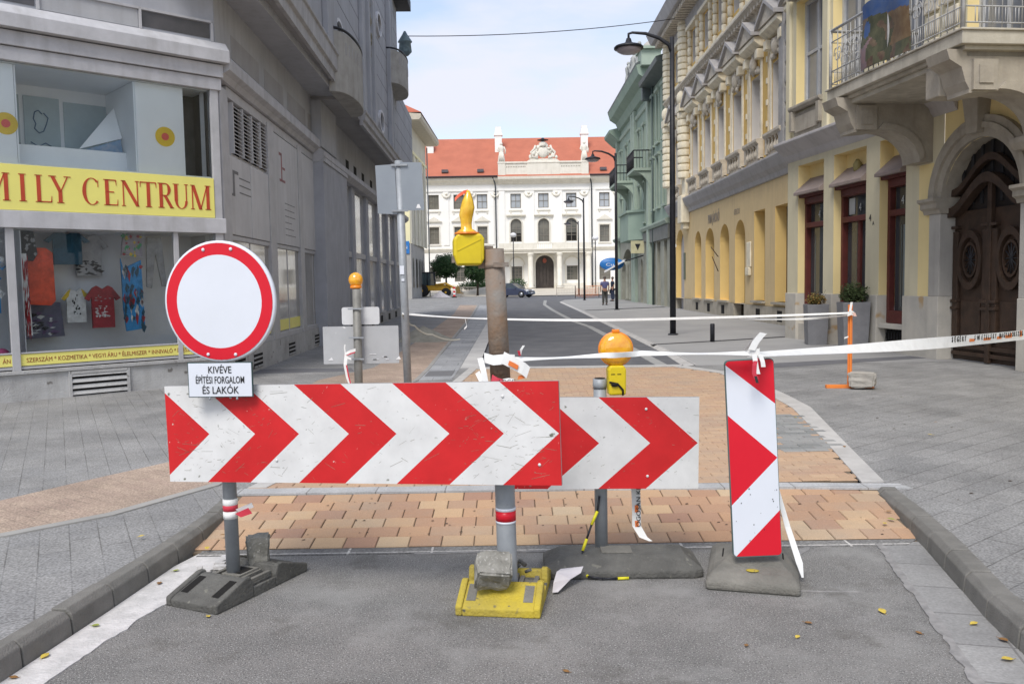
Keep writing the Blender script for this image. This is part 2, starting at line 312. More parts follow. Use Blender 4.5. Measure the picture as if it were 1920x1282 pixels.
def kerb(name, face, top_w, sgn, z1=.118, joints=.34):
    """kerb stones as a row of separate blocks, front face line 'face', top going outward by sgn."""
    b = MB(); P = [Vector((*p, 0)) for p in face]
    L_ = [0]
    for i in range(len(P)-1): L_.append(L_[-1]+(P[i+1]-P[i]).length)
    def at(t):
        for i in range(len(P)-1):
            if t <= L_[i+1] or i == len(P)-2:
                u = (t-L_[i])/(L_[i+1]-L_[i]); d = (P[i+1]-P[i]).normalized(); return P[i]+(P[i+1]-P[i])*u, Vector((d.y, -d.x, 0))*sgn
    t = 0
    while t < L_[-1]-.01:
        e = min(t+joints, L_[-1]); a, na = at(t+.005); c, nc = at(e-.005); j = random.uniform(-.005, .005); zz = z1+j
        ba = [a+Vector((0, 0, -.05)), a+Vector((0, 0, zz-.03))+na*.012, a+Vector((0, 0, zz))+na*.04, a+na*top_w+Vector((0, 0, zz)), a+na*top_w+Vector((0, 0, -.05))]
        bc = [c+Vector((0, 0, -.05)), c+Vector((0, 0, zz-.03))+nc*.012, c+Vector((0, 0, zz))+nc*.04, c+nc*top_w+Vector((0, 0, zz)), c+nc*top_w+Vector((0, 0, -.05))]
        b.add(ba+bc, [(0, 1, 2, 3, 4), (9, 8, 7, 6, 5)]+[(i, 5+i, 5+(i+1) % 5, (i+1) % 5) for i in range(5)]); t = e
    o = b.build(name, M_KERB, bevel=.006, fix=True); tag(o, kind='structure'); return o
LK = [(-2.42, -3.6), (-2.22, 1.5), (-2.115, 3.38), (-2.03, 4.118), (-1.965, 4.813), (-1.92, 5.46), (-1.94, 5.98)]
RK = [(2.06, -3.6), (2.09, 2.2), (2.124, 3.474), (2.16, 3.787), (2.266, 4.268), (2.42, 5.006), (2.55, 5.95)]
kerb('kerb', LK, .115, -1); kerb('kerb', RK, .135, 1)
sheet('gutter', [(-2.45, -3.6), (-1.9, -4), (-1.97, 3.3), (-1.86, 3.96), (-1.75, 4.43), (-1.72, 5.05), (-1.9, 5.05), (-1.965, 4.81), (-2.03, 4.118), (-2.115, 3.38), (-2.25, 1.5)], .004, M_MORTAR)
curve_strip('gutter', [(1.93, -4), (1.80, 3.2), (2.02, 4.234), (2.19, 5.04)], [(2.10, -4), (2.13, 3.48), (2.27, 4.28), (2.43, 5.04)], .004, grid_mat('gutter_slabs', (.275, .27, .26), (.24, .237, .23), (.17, .165, .16), .6, .36, R(14), .006, off=0, bump=.3, grain=.35))
# mortar halo along the gutter slabs
def splat(name, c, rx, ry, z, m, seed, rot=0, n=40, rag=.35, label=None):
    b = MB(); rg = random.Random(seed); P = []
    for i in range(n):
        q = 2*math.pi*i/n; k = 1+rag*noise.noise(Vector((math.cos(q)*1.7+seed, math.sin(q)*1.7, .3)))+rag*.3*rg.uniform(-1, 1)
        x, y = rx*k*math.cos(q), ry*k*math.sin(q); P.append((c[0]+x*math.cos(rot)-y*math.sin(rot), c[1]+x*math.sin(rot)+y*math.cos(rot), z))
    b.poly(P); o = b.build(name, m); tag(o, label, None, None, 'stuff'); return o
M_DUST = mat('cement_dust', (.30, .29, .28), (.2, .195, .19), rough=.95, ns=14, bump=.3, bs=80)
def ragged(name, P, w0, z, m, seed, label):
    rg = random.Random(seed); b = MB(); Q = []
    for i in range(len(P)-1):
        a, c = Vector((*P[i], 0)), Vector((*P[i+1], 0)); n = max(2, int((c-a).length/.035)); d = (c-a).normalized(); nn = Vector((d.y, -d.x, 0))
        for j in range(n+(i == len(P)-2)): p = a.lerp(c, j/n); Q.append((p, nn, w0*(.45+1.1*abs(noise.noise(p*5+Vector((seed, 0, 0))))+rg.uniform(-.15, .25)), w0*(.45+1.1*abs(noise.noise(p*5+Vector((0, seed, 0))))+rg.uniform(-.15, .25))))
    for i in range(len(Q)-1):
        (p, n1, a1, b1), (q, n2, a2, b2) = Q[i], Q[i+1]; V = [p-n1*b1, q-n2*b2, q+n2*a2, p+n1*a1][::-1]; b.add([(v.x, v.y, z) for v in V]+[(v.x, v.y, z-.012) for v in V], [(0, 1, 2, 3), (0, 4, 5, 1), (2, 6, 7, 3)])
    o = b.build(name, m); tag(o, label, None, None, 'stuff'); return o
ragged('cement_spill', [(-1.98, 3.2), (-1.87, 3.95), (-1.76, 4.42), (-1.73, 5.0)], .035, .0065, M_MORTAR, 3, 'ragged mortar edge along the left gutter')
ragged('cement_spill', [(1.80, 3.2), (2.01, 4.2), (2.17, 5.0)], .028, .0075, M_DUST, 5, 'dusty mortar edge along the right gutter slabs')
ragged('cement_spill', [(1.55, 4.75), (1.75, 4.99), (2.12, 4.985)], .022, .0035, M_DUST, 7, 'pale cement line on the asphalt right of the delineator')
ragged('cement_spill', [(1.3, 4.28), (1.75, 4.24)], .01, .0035, M_DUST, 9, 'faint chalky line beside the delineator foot')
ragged('cement_spill', [(-.6, 4.965), (.2, 4.968)], .012, .0072, M_DUST, 8, 'crumbling pale line between asphalt and edging course')
# dark flat edging course between asphalt and brick ramp
curve_strip('edging', [(-1.9, 4.975), (2.33, 4.975)], [(-1.9, 5.085), (2.44, 5.085)], .006, grid_mat('edging_course', (.20, .195, .185), (.17, .166, .16), (.48, .46, .43), .5, .5, 0, .008, off=0))
BR = rnd_mat('brick_pavers', [(.45, .27, .165), (.53, .37, .225), (.40, .24, .155), (.50, .32, .195), (.36, .215, .15), (.55, .41, .26)], dirt=.5)
def inpoly(x, y, P):
    c = False; j = len(P)-1
    for i in range(len(P)):
        if (P[i][1] > y) != (P[j][1] > y) and x < (P[j][0]-P[i][0])*(y-P[i][1])/(P[j][1]-P[i][1])+P[i][0]: c = not c
        j = i
    return c
def pavers(name, P, bw, bh, zf, m, rot=0, gap=.0045, seed=1, bev=.004, stag=.5, clip=True):
    """individually modelled pavers filling polygon P; zf(x, y) gives the height of the bed."""
    rg = random.Random(seed); b = MB(); xs = [p[0] for p in P]; ys = [p[1] for p in P]; cx, cy = (sum(xs)/len(xs), min(ys)) if rot == 0 else (sum(xs)/len(xs), sum(ys)/len(ys))
    D = max(max(xs)-min(xs), max(ys)-min(ys)); ca, sa = math.cos(rot), math.sin(rot); nr = 2*int(D/bh)+4; nc = int(D/bw)+2
    for r_ in range(-nr//2-1, nr//2+2):
        sh = (r_ % 2)*stag*bw+rg.uniform(-.012, .012)
        for c_ in range(-nc//2-2, nc//2+2):
            x, y = c_*bw+sh, r_*bh; wx, wy = cx+ca*(x+bw/2)-sa*(y+bh/2), cy+sa*(x+bw/2)+ca*(y+bh/2)
            if not inpoly(wx, wy, P): continue
            q = [(x+gap/2, y+gap/2), (x+bw-gap/2, y+gap/2), (x+bw-gap/2, y+bh-gap/2), (x+gap/2, y+bh-gap/2)]; dz = rg.uniform(-.0018, .0018); top = []; bot = []; e = bev
            q2 = [(x+gap/2+e, y+gap/2+e), (x+bw-gap/2-e, y+gap/2+e), (x+bw-gap/2-e, y+bh-gap/2-e), (x+gap/2+e, y+bh-gap/2-e)]
            W = lambda u, v: (cx+ca*u-sa*v, cy+sa*u+ca*v)
            V = []
            for u, v in q2: X, Y = W(u, v); V.append((X, Y, zf(X, Y)+dz))
            for u, v in q: X, Y = W(u, v); V.append((X, Y, zf(X, Y)+dz-.006))
            b.add(V, [(0, 1, 2, 3)]+[(4+i, 4+(i+1) % 4, (i+1) % 4, i) for i in range(4)])
    o = b.build(name, m); tag(o, kind='structure'); return o
rampz = lambda x, y: .012+max(0, min(1, (y-5.09)/1.0))*.095
RAMP = [(-2.02, 5.092), (2.52, 5.092), (2.64, 5.9), (2.6, 6.06), (-1.99, 6.06)]
sheet('bedding', [(-2.0, 5.06, .0), (2.5, 5.06, .0), (2.66, 6.1, .094), (-2.0, 6.1, .094)], 0, mat('joint_sand', (.2, .155, .11), rough=.95))
pavers('brick_ramp', RAMP, .2, .158, rampz, BR, seed=3)
curve_strip('crossing_band', [(-2.05, 6.06), (.2, 6.05), (2.0, 5.99), (2.80, 5.91)], [(-2.02, 6.22), (.2, 6.2), (2.0, 6.14), (2.76, 6.05)], .112, grid_mat('band_stone', (.42, .42, .42), (.36, .362, .36), (.2, .195, .19), .5, .6, 0, .005, off=0, grain=.35))
TABLE = [(-1.85, 6.24), (-1.35, 8.8), (-.85, 12), (-.6, 14.7), (2.7, 14.6), (3.28, 13.5), (3.30, 12.0), (3.27, 10.7), (3.20, 9.7), (2.84, 7.7), (2.53, 6.2)]
sheet('bedding', TABLE, .098, MATS['joint_sand'])
pavers('brick_table', [(x+(.055 if x > 2 else -.05), y) for x, y in TABLE], .205, .1, lambda x, y: .108, rnd_mat('table_pavers', [(.47, .31, .20), (.46, .32, .215), (.42, .275, .19), (.50, .35, .23), (.45, .30, .195)], dirt=.55), seed=5, gap=.003)
pavers('grey_inset', [(3.10, 9.3), (2.80, 7.3), (2.30, 7.25), (2.7, 9.2)], .2, .1, lambda x, y: .1145, rnd_mat('grey_pavers', [(.24, .24, .235), (.3, .3, .29), (.2, .205, .2)], dirt=.1), seed=6)
EDGE = [(2.52, 6.1), (2.84, 7.7), (3.20, 9.7), (3.27, 10.7), (3.31, 12.0), (3.28, 13.5), (2.75, 14.65)]
curve_strip('edge_band', EDGE, [(x+(.17 if y < 9 else .22), y+.02) for x, y in EDGE], .114, M_CONC)
curve_strip('edge_band', [(-1.98, 6.24), (-1.48, 8.8), (-.98, 12), (-.75, 15)], [(-1.84, 6.24), (-1.34, 8.8), (-.84, 12), (-.6, 15)], .114, M_CONC)
# pavements
PZ = .104
sheet('pavement', [(-60, -8), (-2.55, -3.6), (-2.37, 1.5), (-2.225, 3.38), (-2.14, 4.118), (-2.075, 4.813), (-2.03, 5.46), (-2.05, 6.0), (-1.97, 6.24), (-1.47, 8.8), (-.97, 12), (-.74, 15), (-.9, 15), (-.92, 95), (-60, 95)], PZ, M_SLAB)
sheet('pavement', [(60, -8), (2.17, -3.6), (2.20, 2.2), (2.235, 3.474), (2.275, 3.787), (2.375, 4.268), (2.53, 5.006), (2.66, 5.94), (2.62, 6.1), (2.93, 7.72), (3.29, 9.7), (3.44, 10.7), (3.48, 12.0), (3.45, 13.5), (2.92, 14.65), (3.2, 14.8), (60, 14.8)], PZ, M_SLABR)
RE = [(3.2, 14.8), (3.32, 18), (3.45, 28.6), (3.62, 45.4), (3.72, 64), (4.3, 69), (6.5, 73), (60, 74)]
sheet('pavement', [(60, 14.8), (3.2, 14.8), *RE[1:]], PZ, M_FARP)
# far carriageway
sheet('road', [(-.62, 14.95), (3.35, 14.75), (3.48, 18), (3.6, 28.6), (3.8, 45.4), (3.95, 64), (4.4, 67.5), (-.62, 67.5)], .045, A_FAR)
sheet('road', [(-.62, 67.5), (4.4, 67.5), (6.8, 72.6), (60, 73.4), (60, 94), (-.62, 94)], .045, A_FAR)
curve_strip('kerb', [(3.05, 15), (3.2, 18), (3.33, 28.6), (3.5, 45.4), (3.6, 64), (4.2, 69), (6.5, 73)], [(3.24, 15), (3.34, 18), (3.47, 28.6), (3.64, 45.4), (3.74, 64), (4.32, 68.9), (6.5, 72.8)], .05, M_CONC, zr=.108)
curve_strip('gutter', [(2.62, 14.9), (2.6, 22), (2.55, 29), (2.3, 33), (2.14, 46), (2.14, 58), (2.7, 71)], [(2.84, 14.9), (2.82, 22), (2.75, 29), (2.52, 33), (2.36, 46), (2.36, 58), (2.95, 71)], .05, mat('gutter_concrete', (.36, .355, .34), (.29, .29, .28), rough=.9, ns=1.5))
curve_strip('edging', [(-.74, 14.78), (2.9, 14.65)], [(-.74, 15.05), (3.0, 14.92)], .112, M_CONC)
curve_strip('kerb', [(-.92, 15), (-.93, 40), (-.9, 94)], [(-.60, 15), (-.61, 40), (-.6, 94)], .109, mat('white_kerb', (.52, .51, .49), (.42, .41, .40), rough=.9, ns=2))
# cycle lane and grey band on the left pavement
LANE_L = [(-9, 1.5), (-6.4, 3.3), (-4.4, 4.4), (-3.17, 5.16), (-2.72, 5.6), (-2.3, 6.4), (-2.2, 8.5), (-1.95, 11), (-1.53, 13.2), (-1.52, 15.1), (-1.6, 20), (-1.88, 40), (-2.3, 57)]
LANE_R = [(-9.5, 2.6), (-6.9, 4.3), (-4.9, 5.3), (-3.67, 6.0), (-3.38, 6.55), (-2.97, 7.25), (-2.95, 9), (-3.05, 11.5), (-3.07, 13.4), (-2.5, 15.3), (-2.45, 20), (-2.78, 40.7), (-3.5, 58)]
curve_strip('cycle_lane', LANE_R, LANE_L, .109, grid_mat('lane_pavers', (.38, .295, .23), (.33, .25, .20), (.28, .23, .185), .2, .1, R(35), .003))
curve_strip('lane_edge', LANE_L, [(x+.07, y-.05) for x, y in LANE_L], .1135, mat('lane_edge_stone', (.34, .33, .31), rough=.9))
curve_strip('stone_band', [(-1.50, 13.2), (-1.48, 15), (-1.5, 20), (-1.75, 40), (-2.1, 57)], [(-.95, 13.2), (-.93, 15), (-.93, 20), (-.94, 40), (-.95, 57)], .1085, grid_mat('band_slabs', (.33, .335, .34), (.28, .285, .295), (.12, .12, .12), .5, .5, 0, .006))
curve_strip('tactile_slab', [(-1.42, 13.7), (-1.42, 14.5)], [(-.98, 13.7), (-.98, 14.5)], .1125, mat('tactile_grey', (.13, .13, .14), (.19, .19, .19), rough=.9, ns=60))
# channel drains crossing the pavements
curve_strip('channel_drain', [(-4.6, 14.6), (-2.75, 14.75)], [(-4.65, 15.35), (-2.9, 15.3)], .109, mat('drain_grey', (.15, .15, .16), rough=.8))
curve_strip('channel_drain', [(4.35, 14.15), (7.5, 15.42)], [(4.55, 14.9), (7.4, 15.8)], .109, MATS['drain_grey'])
curve_strip('channel_drain', [(3.25, 19.62), (4.94, 20.4), (6.95, 21.45)], [(3.22, 19.82), (4.9, 20.65), (6.9, 21.75)], .109, mat('slot_dark', (.07, .07, .07), rough=.8))
curve_strip('channel_drain', [(3.8, 43.2), (8.5, 46.5)], [(3.75, 43.9), (8.4, 47.4)], .109, MATS['slot_dark'])
# yard rising towards the palace
b = MB(); b.add([(-70, 93.5, .112), (70, 93.5, .112), (70, 104, .18), (-70, 104, .18), (-70, 117, .68), (70, 117, .68), (-70, 150, .7), (70, 150, .7)], [(0, 1, 2, 3), (3, 2, 5, 4), (4, 5, 7, 6)])
tag(b.build('yard', M_SAND), kind='structure')


# ================================================================ LEFT SIDE OF THE STREET
G_wall = mat('grey_render', (.43, .435, .45), (.36, .365, .38), rough=.85, ns=1.1, streak=.28, bump=.1, bs=60)
G_light = mat('pale_concrete', (.50, .50, .52), (.41, .41, .425), rough=.85, ns=3, streak=.3, bump=.15, bs=60)
G_plinth = mat('plinth_concrete', (.46, .46, .455), (.35, .345, .34), rough=.9, ns=2.5, streak=.3, bump=.35, bs=45, speck=((.17, .16, .15), 7, .66))
G_panel = mat('grey_cladding_panel', (.54, .54, .55), (.46, .46, .47), rough=.6, ns=1.2, streak=.25)
G_frame = mat('grey_metal_frame', (.45, .45, .465), (.38, .38, .39), rough=.5, ns=4)
G_blue = mat('blue_grey_render', (.40, .41, .445), (.34, .35, .38), rough=.8, ns=2, streak=.2)
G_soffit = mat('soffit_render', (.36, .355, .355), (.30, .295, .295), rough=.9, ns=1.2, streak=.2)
G_upper = mat('upper_render', (.42, .43, .46), (.35, .36, .385), rough=.85, ns=.9, streak=.3, bump=.1, bs=30)
G_balc = mat('balcony_concrete', (.42, .41, .385), (.32, .31, .285), rough=.9, ns=2.2, streak=.4)
Y_sign = mat('yellow_sign_board', (.80, .74, .20), (.74, .68, .19), rough=.45, ns=1.5)
R_let = mat('red_lettering', (.50, .07, .03), rough=.5)
M_intr = mat('display_white', (.86, .88, .90), (.80, .82, .85), rough=.8, ns=1.5)
M_intg = mat('display_grey', (.62, .62, .64), (.54, .54, .56), rough=.8, ns=1.5)
def shopglass():
    m = bpy.data.materials.new('shop_glass'); m.use_nodes = True; t = m.node_tree; t.nodes.clear(); n = t.nodes.new; l = t.links.new
    o = n('ShaderNodeOutputMaterial'); a = n('ShaderNodeBsdfTransparent'); a.inputs[0].default_value = (.97, .99, .99, 1); g = n('ShaderNodeBsdfGlossy'); g.inputs['Roughness'].default_value = .02
    x = n('ShaderNodeMixShader'); f = n('ShaderNodeFresnel'); f.inputs[0].default_value = 1.3; l(f.outputs[0], x.inputs[0]); l(a.outputs[0], x.inputs[1]); l(g.outputs[0], x.inputs[2]); l(x.outputs[0], o.inputs[0]); return m
M_shop = shopglass()
CA, CB = (-6.823, 11.274), (-4.485, 13.438); LB = (-4.485, 13.438, .1)
gb = thing('corner_building', 'grey concrete corner building with a chamfered shop front and rounded upper balconies', 'building', LB)
CH = Fac(CA, CB, -1, LB); SD = Fac(CB, (-4.80, 21.3), -1, LB); SE = Fac((-4.8, 22.7), (-5.25, 41), -1, LB)
# --- chamfered shop front
m = CH.mb(); CH.b(m, -5, 3.20, -.35, .0, .0, .52); CH.b(m, -5, 3.2, -.35, .035, .47, .52); m.build('plinth', G_plinth, gb, bevel=.006)
m = CH.mb()
for s in (.87,):
    CH.b(m, s, s+.78, 0, .012, .08, .11); CH.b(m, s, s+.78, 0, .03, .42, .46); CH.b(m, s-.02, s+.02, 0, .03, .08, .46); CH.b(m, s+.76, s+.8, 0, .03, .08, .46)
    for i in range(4): z = .13+i*.085; CH.prof(m, s+.02, s+.76, [(.003, z), (.03, z), (.022, z+.025), (.003, z+.05)])
v = m.build('vent_grille', G_plinth, gb)
m = CH.mb()
for s in (.87,): CH.b(m, s+.02, s+.76, .0, .0025, .1, .44)
m.build('grille_void', M_dark, v)
m = CH.mb()
for a, b_ in ((-5, -2.2), (-2.1, .17), (.27, 2.4), (2.47, 3.05)): CH.b(m, a, b_, -.03, .0, .535, .57)
for s in (-2.2, .17): CH.b(m, s, s+.1, -.06, .03, .52, 2.44)
CH.b(m, 2.40, 2.47, -.05, .02, .52, 2.44); CH.b(m, 3.05, 3.17, -.1, .035, .1, 4.75); CH.b(m, -5, 3.05, -.06, .015, .745, .765)
m.build('shop_frame', G_frame, gb, bevel=.004)
m = CH.mb(); CH.b(m, -5, 3.21, -.9, .07, 2.43, 2.66); m.build('lintel_beam', G_light, gb, bevel=.008)
m = CH.mb()
CH.b(m, -5, 3.22, -.4, .06, 4.62, 4.80); CH.b(m, -5, 3.24, -.4, .10, 4.81, 5.0)
CH.prof(m, -5, 3.31, [(-.4, 5.0), (.20, 5.02), (.20, 5.20), (.06, 5.34), (-.4, 5.36)]); m.build('cornice', G_light, gb, bevel=.006)
m = CH.mb(); CH.b(m, -5, 3.17, -.6, -.02, 5.36, 9.5); m.k = 1
for a, b_ in ((-3.6, -1.6), (-1.5, .68), (2.08, 3.1)): CH.b(m, a, b_, -.02, -.012, 5.40, 5.62)
m.k = 2
for a in (-1.55, .70, 2.04, 3.11): CH.b(m, a, a+.035, -.02, .015, 5.36, 5.66)
CH.b(m, -5, 3.15, -.02, .015, 5.63, 5.665); m.k = 3; CH.b(m, .74, 2.03, -.02, -.01, 5.37, 5.63)
m.build('upper_wall', [G_blue, mat('strip_window_dark', (.05, .05, .055), (.09, .085, .09), rough=.3, ns=2, spec=.5), G_light, G_wall], gb)
# display windows: shelves, back walls and panes
m = CH.mb()
CH.b(m, -5, 3.05, -.92, -.9, .57, 2.43); CH.b(m, -5, 3.05, -.9, -.03, .56, .62); CH.b(m, 3.04, 3.05, -.9, -.06, .62, 2.43); CH.b(m, -5, 3.05, -.9, -.05, 2.415, 2.429)
CH.b(m, .36, .37, -.9, -.07, .62, 2.41)
m.build('display_lining', M_intg, gb)
m = CH.mb(); CH.b(m, -5, 3.05, -1.3, -1.28, 3.3, 4.62); CH.b(m, -5, 3.05, -1.28, -.04, 3.28, 3.30); CH.b(m, -5, 3.05, -1.28, -.05, 4.605, 4.619)
CH.b(m, 1.96, 2.66, -.09, -.07, 3.3, 4.6); CH.b(m, -1.4, .39, -.09, -.07, 3.3, 4.6); CH.b(m, .39, 1.96, -.5, -.48, 3.3, 3.62)
CH.b(m, 1.94, 1.96, -1.28, -.09, 3.3, 4.6); CH.b(m, .40, .42, -1.28, -.09, 3.3, 4.6)
m.k = 1; CH.b(m, .42, .72, -1.27, -1.26, 3.55, 4.45); CH.b(m, 1.32, 1.93, -1.27, -1.26, 3.55, 4.42); CH.b(m, .78, 1.26, -1.265, -1.255, 3.65, 4.45)
m.k = 2; CH.b(m, 2.66, 3.04, -.6, -.58, 3.3, 4.6); CH.b(m, 3.03, 3.05, -1.28, -.1, 3.3, 4.6)
m.k = 3; CH.b(m, .42, .72, -1.26, -1.25, 3.62, 3.75)
m.build('display_lining', [M_intr, mat('frosted_pane', (.42, .5, .52), (.36, .43, .46), rough=.4), mat('dark_wood_panel', (.06, .055, .05), (.1, .09, .085), rough=.6, ns=3), mat('mauve_shelf', (.12, .1, .11), rough=.7)], gb)
m = CH.mb()
for a, b_ in ((-5, -2.2), (-2.1, .17), (.27, 2.4), (2.47, 3.05)): CH.b(m, a, b_, -.03, -.022, .765, 2.43)
CH.b(m, -5, 3.05, -.03, -.022, 3.29, 4.62); m.build('shop_window', M_shop, gb)
m = CH.mb()
for a, b_ in ((-5, -2.2), (-2.1, .17), (.27, 2.4), (2.47, 3.04)): CH.b(m, a, b_, -.02, .004, .585, .74)
ys = m.build('sign_strip', Y_sign, gb)
M_small = mat('red_small_letters', (.34, .10, .04), rough=.6)
def chtext(body, size, s, z, o, material, parent, sx=1, align='LEFT', name='lettering', bold=0, F_=CH):
    M = F_.M @ Matrix.Translation(F_.p(s, o, z)) @ Matrix(((1, 0, 0, 0), (0, 0, -1, 0), (0, 1, 0, 0), (0, 0, 0, 1)))
    if F_.sg > 0: M = F_.M @ Matrix.Translation(F_.p(s, o, z)) @ Matrix(((-1, 0, 0, 0), (0, 0, 1, 0), (0, 1, 0, 0), (0, 0, 0, 1)))
    return text(body, size, M, material, name, parent, align, sx, .0015, bold)
chtext('SZERSZÁM * KOZMETIKA * VEGYI ÁRU * ÉLELMISZER * INNIVALÓ * ÉDESSÉG', .085, .34, .628, .006, M_small, ys, .80)
chtext('ÁN', .085, .155, .628, .006, M_small, ys, .8, 'RIGHT')
# big yellow sign, letters drawn stroke by stroke
bs = CH.mb(); CH.b(bs, -5, 3.045, .0, .045, 2.665, 3.27); bsg = bs.build('shop_sign', Y_sign, gb, bevel=.004)
SER = {}
def _l(st): return st
def letter(m, ch, x, z, h, w):
    T, t = .135*h, .045*h; sf = .03*h
    def q(*p): m.ext([CH.p(x+a*w, .047, z+c*h) for a, c in p], (0, -.004, 0))
    def st(a, tw, z0=0, z1=1, s0=1, s1=1):
        tw /= w; q((a-tw/2, z0), (a+tw/2, z0), (a+tw/2, z1), (a-tw/2, z1)); e = .055*h/w
        if s0: q((a-tw/2-e, z0), (a+tw/2+e, z0), (a+tw/2+e, z0+.03), (a-tw/2-e, z0+.03))
        if s1: q((a-tw/2-e, z1-.03), (a+tw/2+e, z1-.03), (a+tw/2+e, z1), (a-tw/2-e, z1))
    def dg(x0, z0, x1, z1, tw): tw /= w; q((x0-tw/2, z0), (x0+tw/2, z0), (x1+tw/2, z1), (x1-tw/2, z1))
    def bar(x0, x1, zc, term=0):
        q((x0, zc-.022), (x1, zc-.022), (x1, zc+.022), (x0, zc+.022))
        if term: q((x1-.03/w*h, zc), (x1+.02, zc), (x1+.02, zc+term), (x1, zc+term))
    def bowl(cx, cz, rx, rz, a0, a1, thick, thin, n=18):
        P = []
        for i in range(n+1):
            a = R(a0+(a1-a0)*i/n); k = abs(math.cos(a)); tw = (thin+(thick-thin)*k)
            P.append((a, tw))
        for i in range(n):
            (a, u), (b_, v_) = P[i], P[i+1]
            q((cx+rx*math.cos(a), cz+rz*math.sin(a)), (cx+rx*math.cos(b_), cz+rz*math.sin(b_)), (cx+(rx-v_/w)*math.cos(b_), cz+(rz-v_*.55/h)*math.sin(b_)), (cx+(rx-u/w)*math.cos(a), cz+(rz-u*.55/h)*math.sin(a)))
    if ch == 'I': st(.5, T)
    elif ch == 'M': st(.12, t, s1=1); dg(.50, 0, .16, 1, T); dg(.50, 0, .84, 1, t); st(.87, T)
    elif ch == 'L': st(.25, T); bar(.2, .95, .022, .22)
    elif ch == 'Y': dg(.5, .42, .16, 1, T); dg(.52, .42, .86, 1, t); st(.5, T, 0, .45, 1, 0); q((0, .97), (.34, .97), (.34, 1), (0, 1)); q((.68, .97), (1, .97), (1, 1), (.68, 1))
    elif ch == 'C': bowl(.55, .5, .5, .52, 48, 312, T, t); q((.86, .68), (.90, .68), (.90, .97), (.86, .85))
    elif ch == 'E': st(.25, T); bar(.2, .88, .978, -.2); bar(.2, .72, .52); bar(.2, .95, .022, .22)
    elif ch == 'N': st(.15, t); dg(.85, 0, .17, 1, T); st(.85, t, s0=0)
    elif ch == 'T': st(.5, T, s1=0); bar(.05, .95, .978, -.2); q((.05, .78), (.03, .78), (.03, 1), (.09, 1))
    elif ch == 'R': st(.25, T); bar(.25, .55, .978); bar(.25, .55, .50); bowl(.52, .74, .36, .26, -90, 90, T*.95, t, 12); dg(.92, 0, .5, .5, T); q((.8, 0), (1.05, 0), (1.05, .03), (.8, .03))
    elif ch == 'U': st(.2, T, .3, 1, 0, 1); st(.82, t, .3, 1, 0, 1); bowl(.51, .31, .38, .32, 180, 360, T*.8, t, 14)
    elif ch == 'A': dg(.1, 0, .5, 1, t); dg(.86, 0, .5, 1, T); bar(.25, .72, .35); q((0, 0), (.22, 0), (.22, .03), (0, .03)); q((.7, 0), (1, 0), (1, .03), (.7, .03))
    elif ch == 'F': st(.25, T); bar(.2, .92, .978, -.2); bar(.2, .75, .52)
m = CH.mb(); z0, h = 2.785, .365
for ch, a, b_ in (('F', -.82, -.58), ('A', -.53, -.19), ('M', -.15, .26), ('I', .33, .47), ('L', .54, .76), ('Y', .72, 1.0), ('C', 1.13, 1.38), ('E', 1.42, 1.62), ('N', 1.65, 1.93), ('T', 1.92, 2.17), ('R', 2.17, 2.40), ('U', 2.40, 2.65), ('M', 2.66, 2.98)):
    letter(m, ch, a, z0, h, b_-a)
    if ch == 'Y': m.build('lettering', R_let, bsg, fix=True); m = CH.mb()
m.build('lettering', R_let, bsg, fix=True)
# round yellow and red stickers in the upper window
for cs, cz in ((2.37, 3.85), (.27, 3.81)):
    m = CH.mb()
    m.ext([CH.p(cs+.145*math.cos(2*math.pi*i/28), -.068, cz+.145*math.sin(2*math.pi*i/28)) for i in range(28)], (0, -.004, 0)); m.k = 1
    m.ext([CH.p(cs+.055*math.cos(2*math.pi*i/20), -.063, cz+.055*math.sin(2*math.pi*i/20)) for i in range(20)], (0, -.004, 0))
    o = m.build('round_sticker', [mat('sticker_yellow', (.80, .55, .04), rough=.5), mat('sticker_red', (.75, .12, .10), rough=.5)], gb, fix=True)
# --- goods in the display
def ghost(pts, o, th, mats, name, label, cat, extra=None, group=None):
    """flat garment hung at depth o; outline in (s, z)."""
    m = CH.mb(); cs = sum(p[0] for p in pts)/len(pts); m.M = Matrix.Translation(-(Matrix.Translation(LB) @ CH.M @ Vector(CH.p(cs, o, min(p[1] for p in pts))))) @ Matrix.Translation(LB) @ CH.M
    n = len(pts); m.ext([CH.p(s, o, z) for s, z in pts], (0, th, 0))
    if extra: extra(m)
    ob = m.build(name, mats, None, bevel=.008, loc=tuple(Matrix.Translation(LB) @ CH.M @ Vector(CH.p(cs, o, min(p[1] for p in pts)))), fix=True); tag(ob, label, cat, group); return ob
def tee(cs, zt, w_, h_, sl=.55):
    return [(cs-w_*.16, zt), (cs-w_*.5*sl, zt-.03), (cs-w_*.5, zt-h_*.30), (cs-w_*.38, zt-h_*.36), (cs-w_*.31, zt-h_*.26), (cs-w_*.31, zt-h_), (cs+w_*.31, zt-h_), (cs+w_*.31, zt-h_*.26), (cs+w_*.38, zt-h_*.36), (cs+w_*.5, zt-h_*.30), (cs+w_*.5*sl, zt-.03), (cs+w_*.16, zt), (cs, zt-.05)]
def blot(m, k, cs, cz, w_, h_, o, n, seed):
    rg = random.Random(seed)
    for _ in range(n):
        m.k = k if isinstance(k, int) else rg.choice(k); a, c_ = cs+rg.uniform(-.5, .5)*w_, cz+rg.uniform(-.5, .5)*h_; u, v_ = rg.uniform(.04, .16)*w_, rg.uniform(.03, .12)*h_; m.ext([CH.p(a-u, o+.003, c_), CH.p(a, o+.003, c_-v_), CH.p(a+u, o+.003, c_+v_*.3), CH.p(a-u*.2, o+.003, c_+v_)], (0, -.002, 0))
    m.k = 0
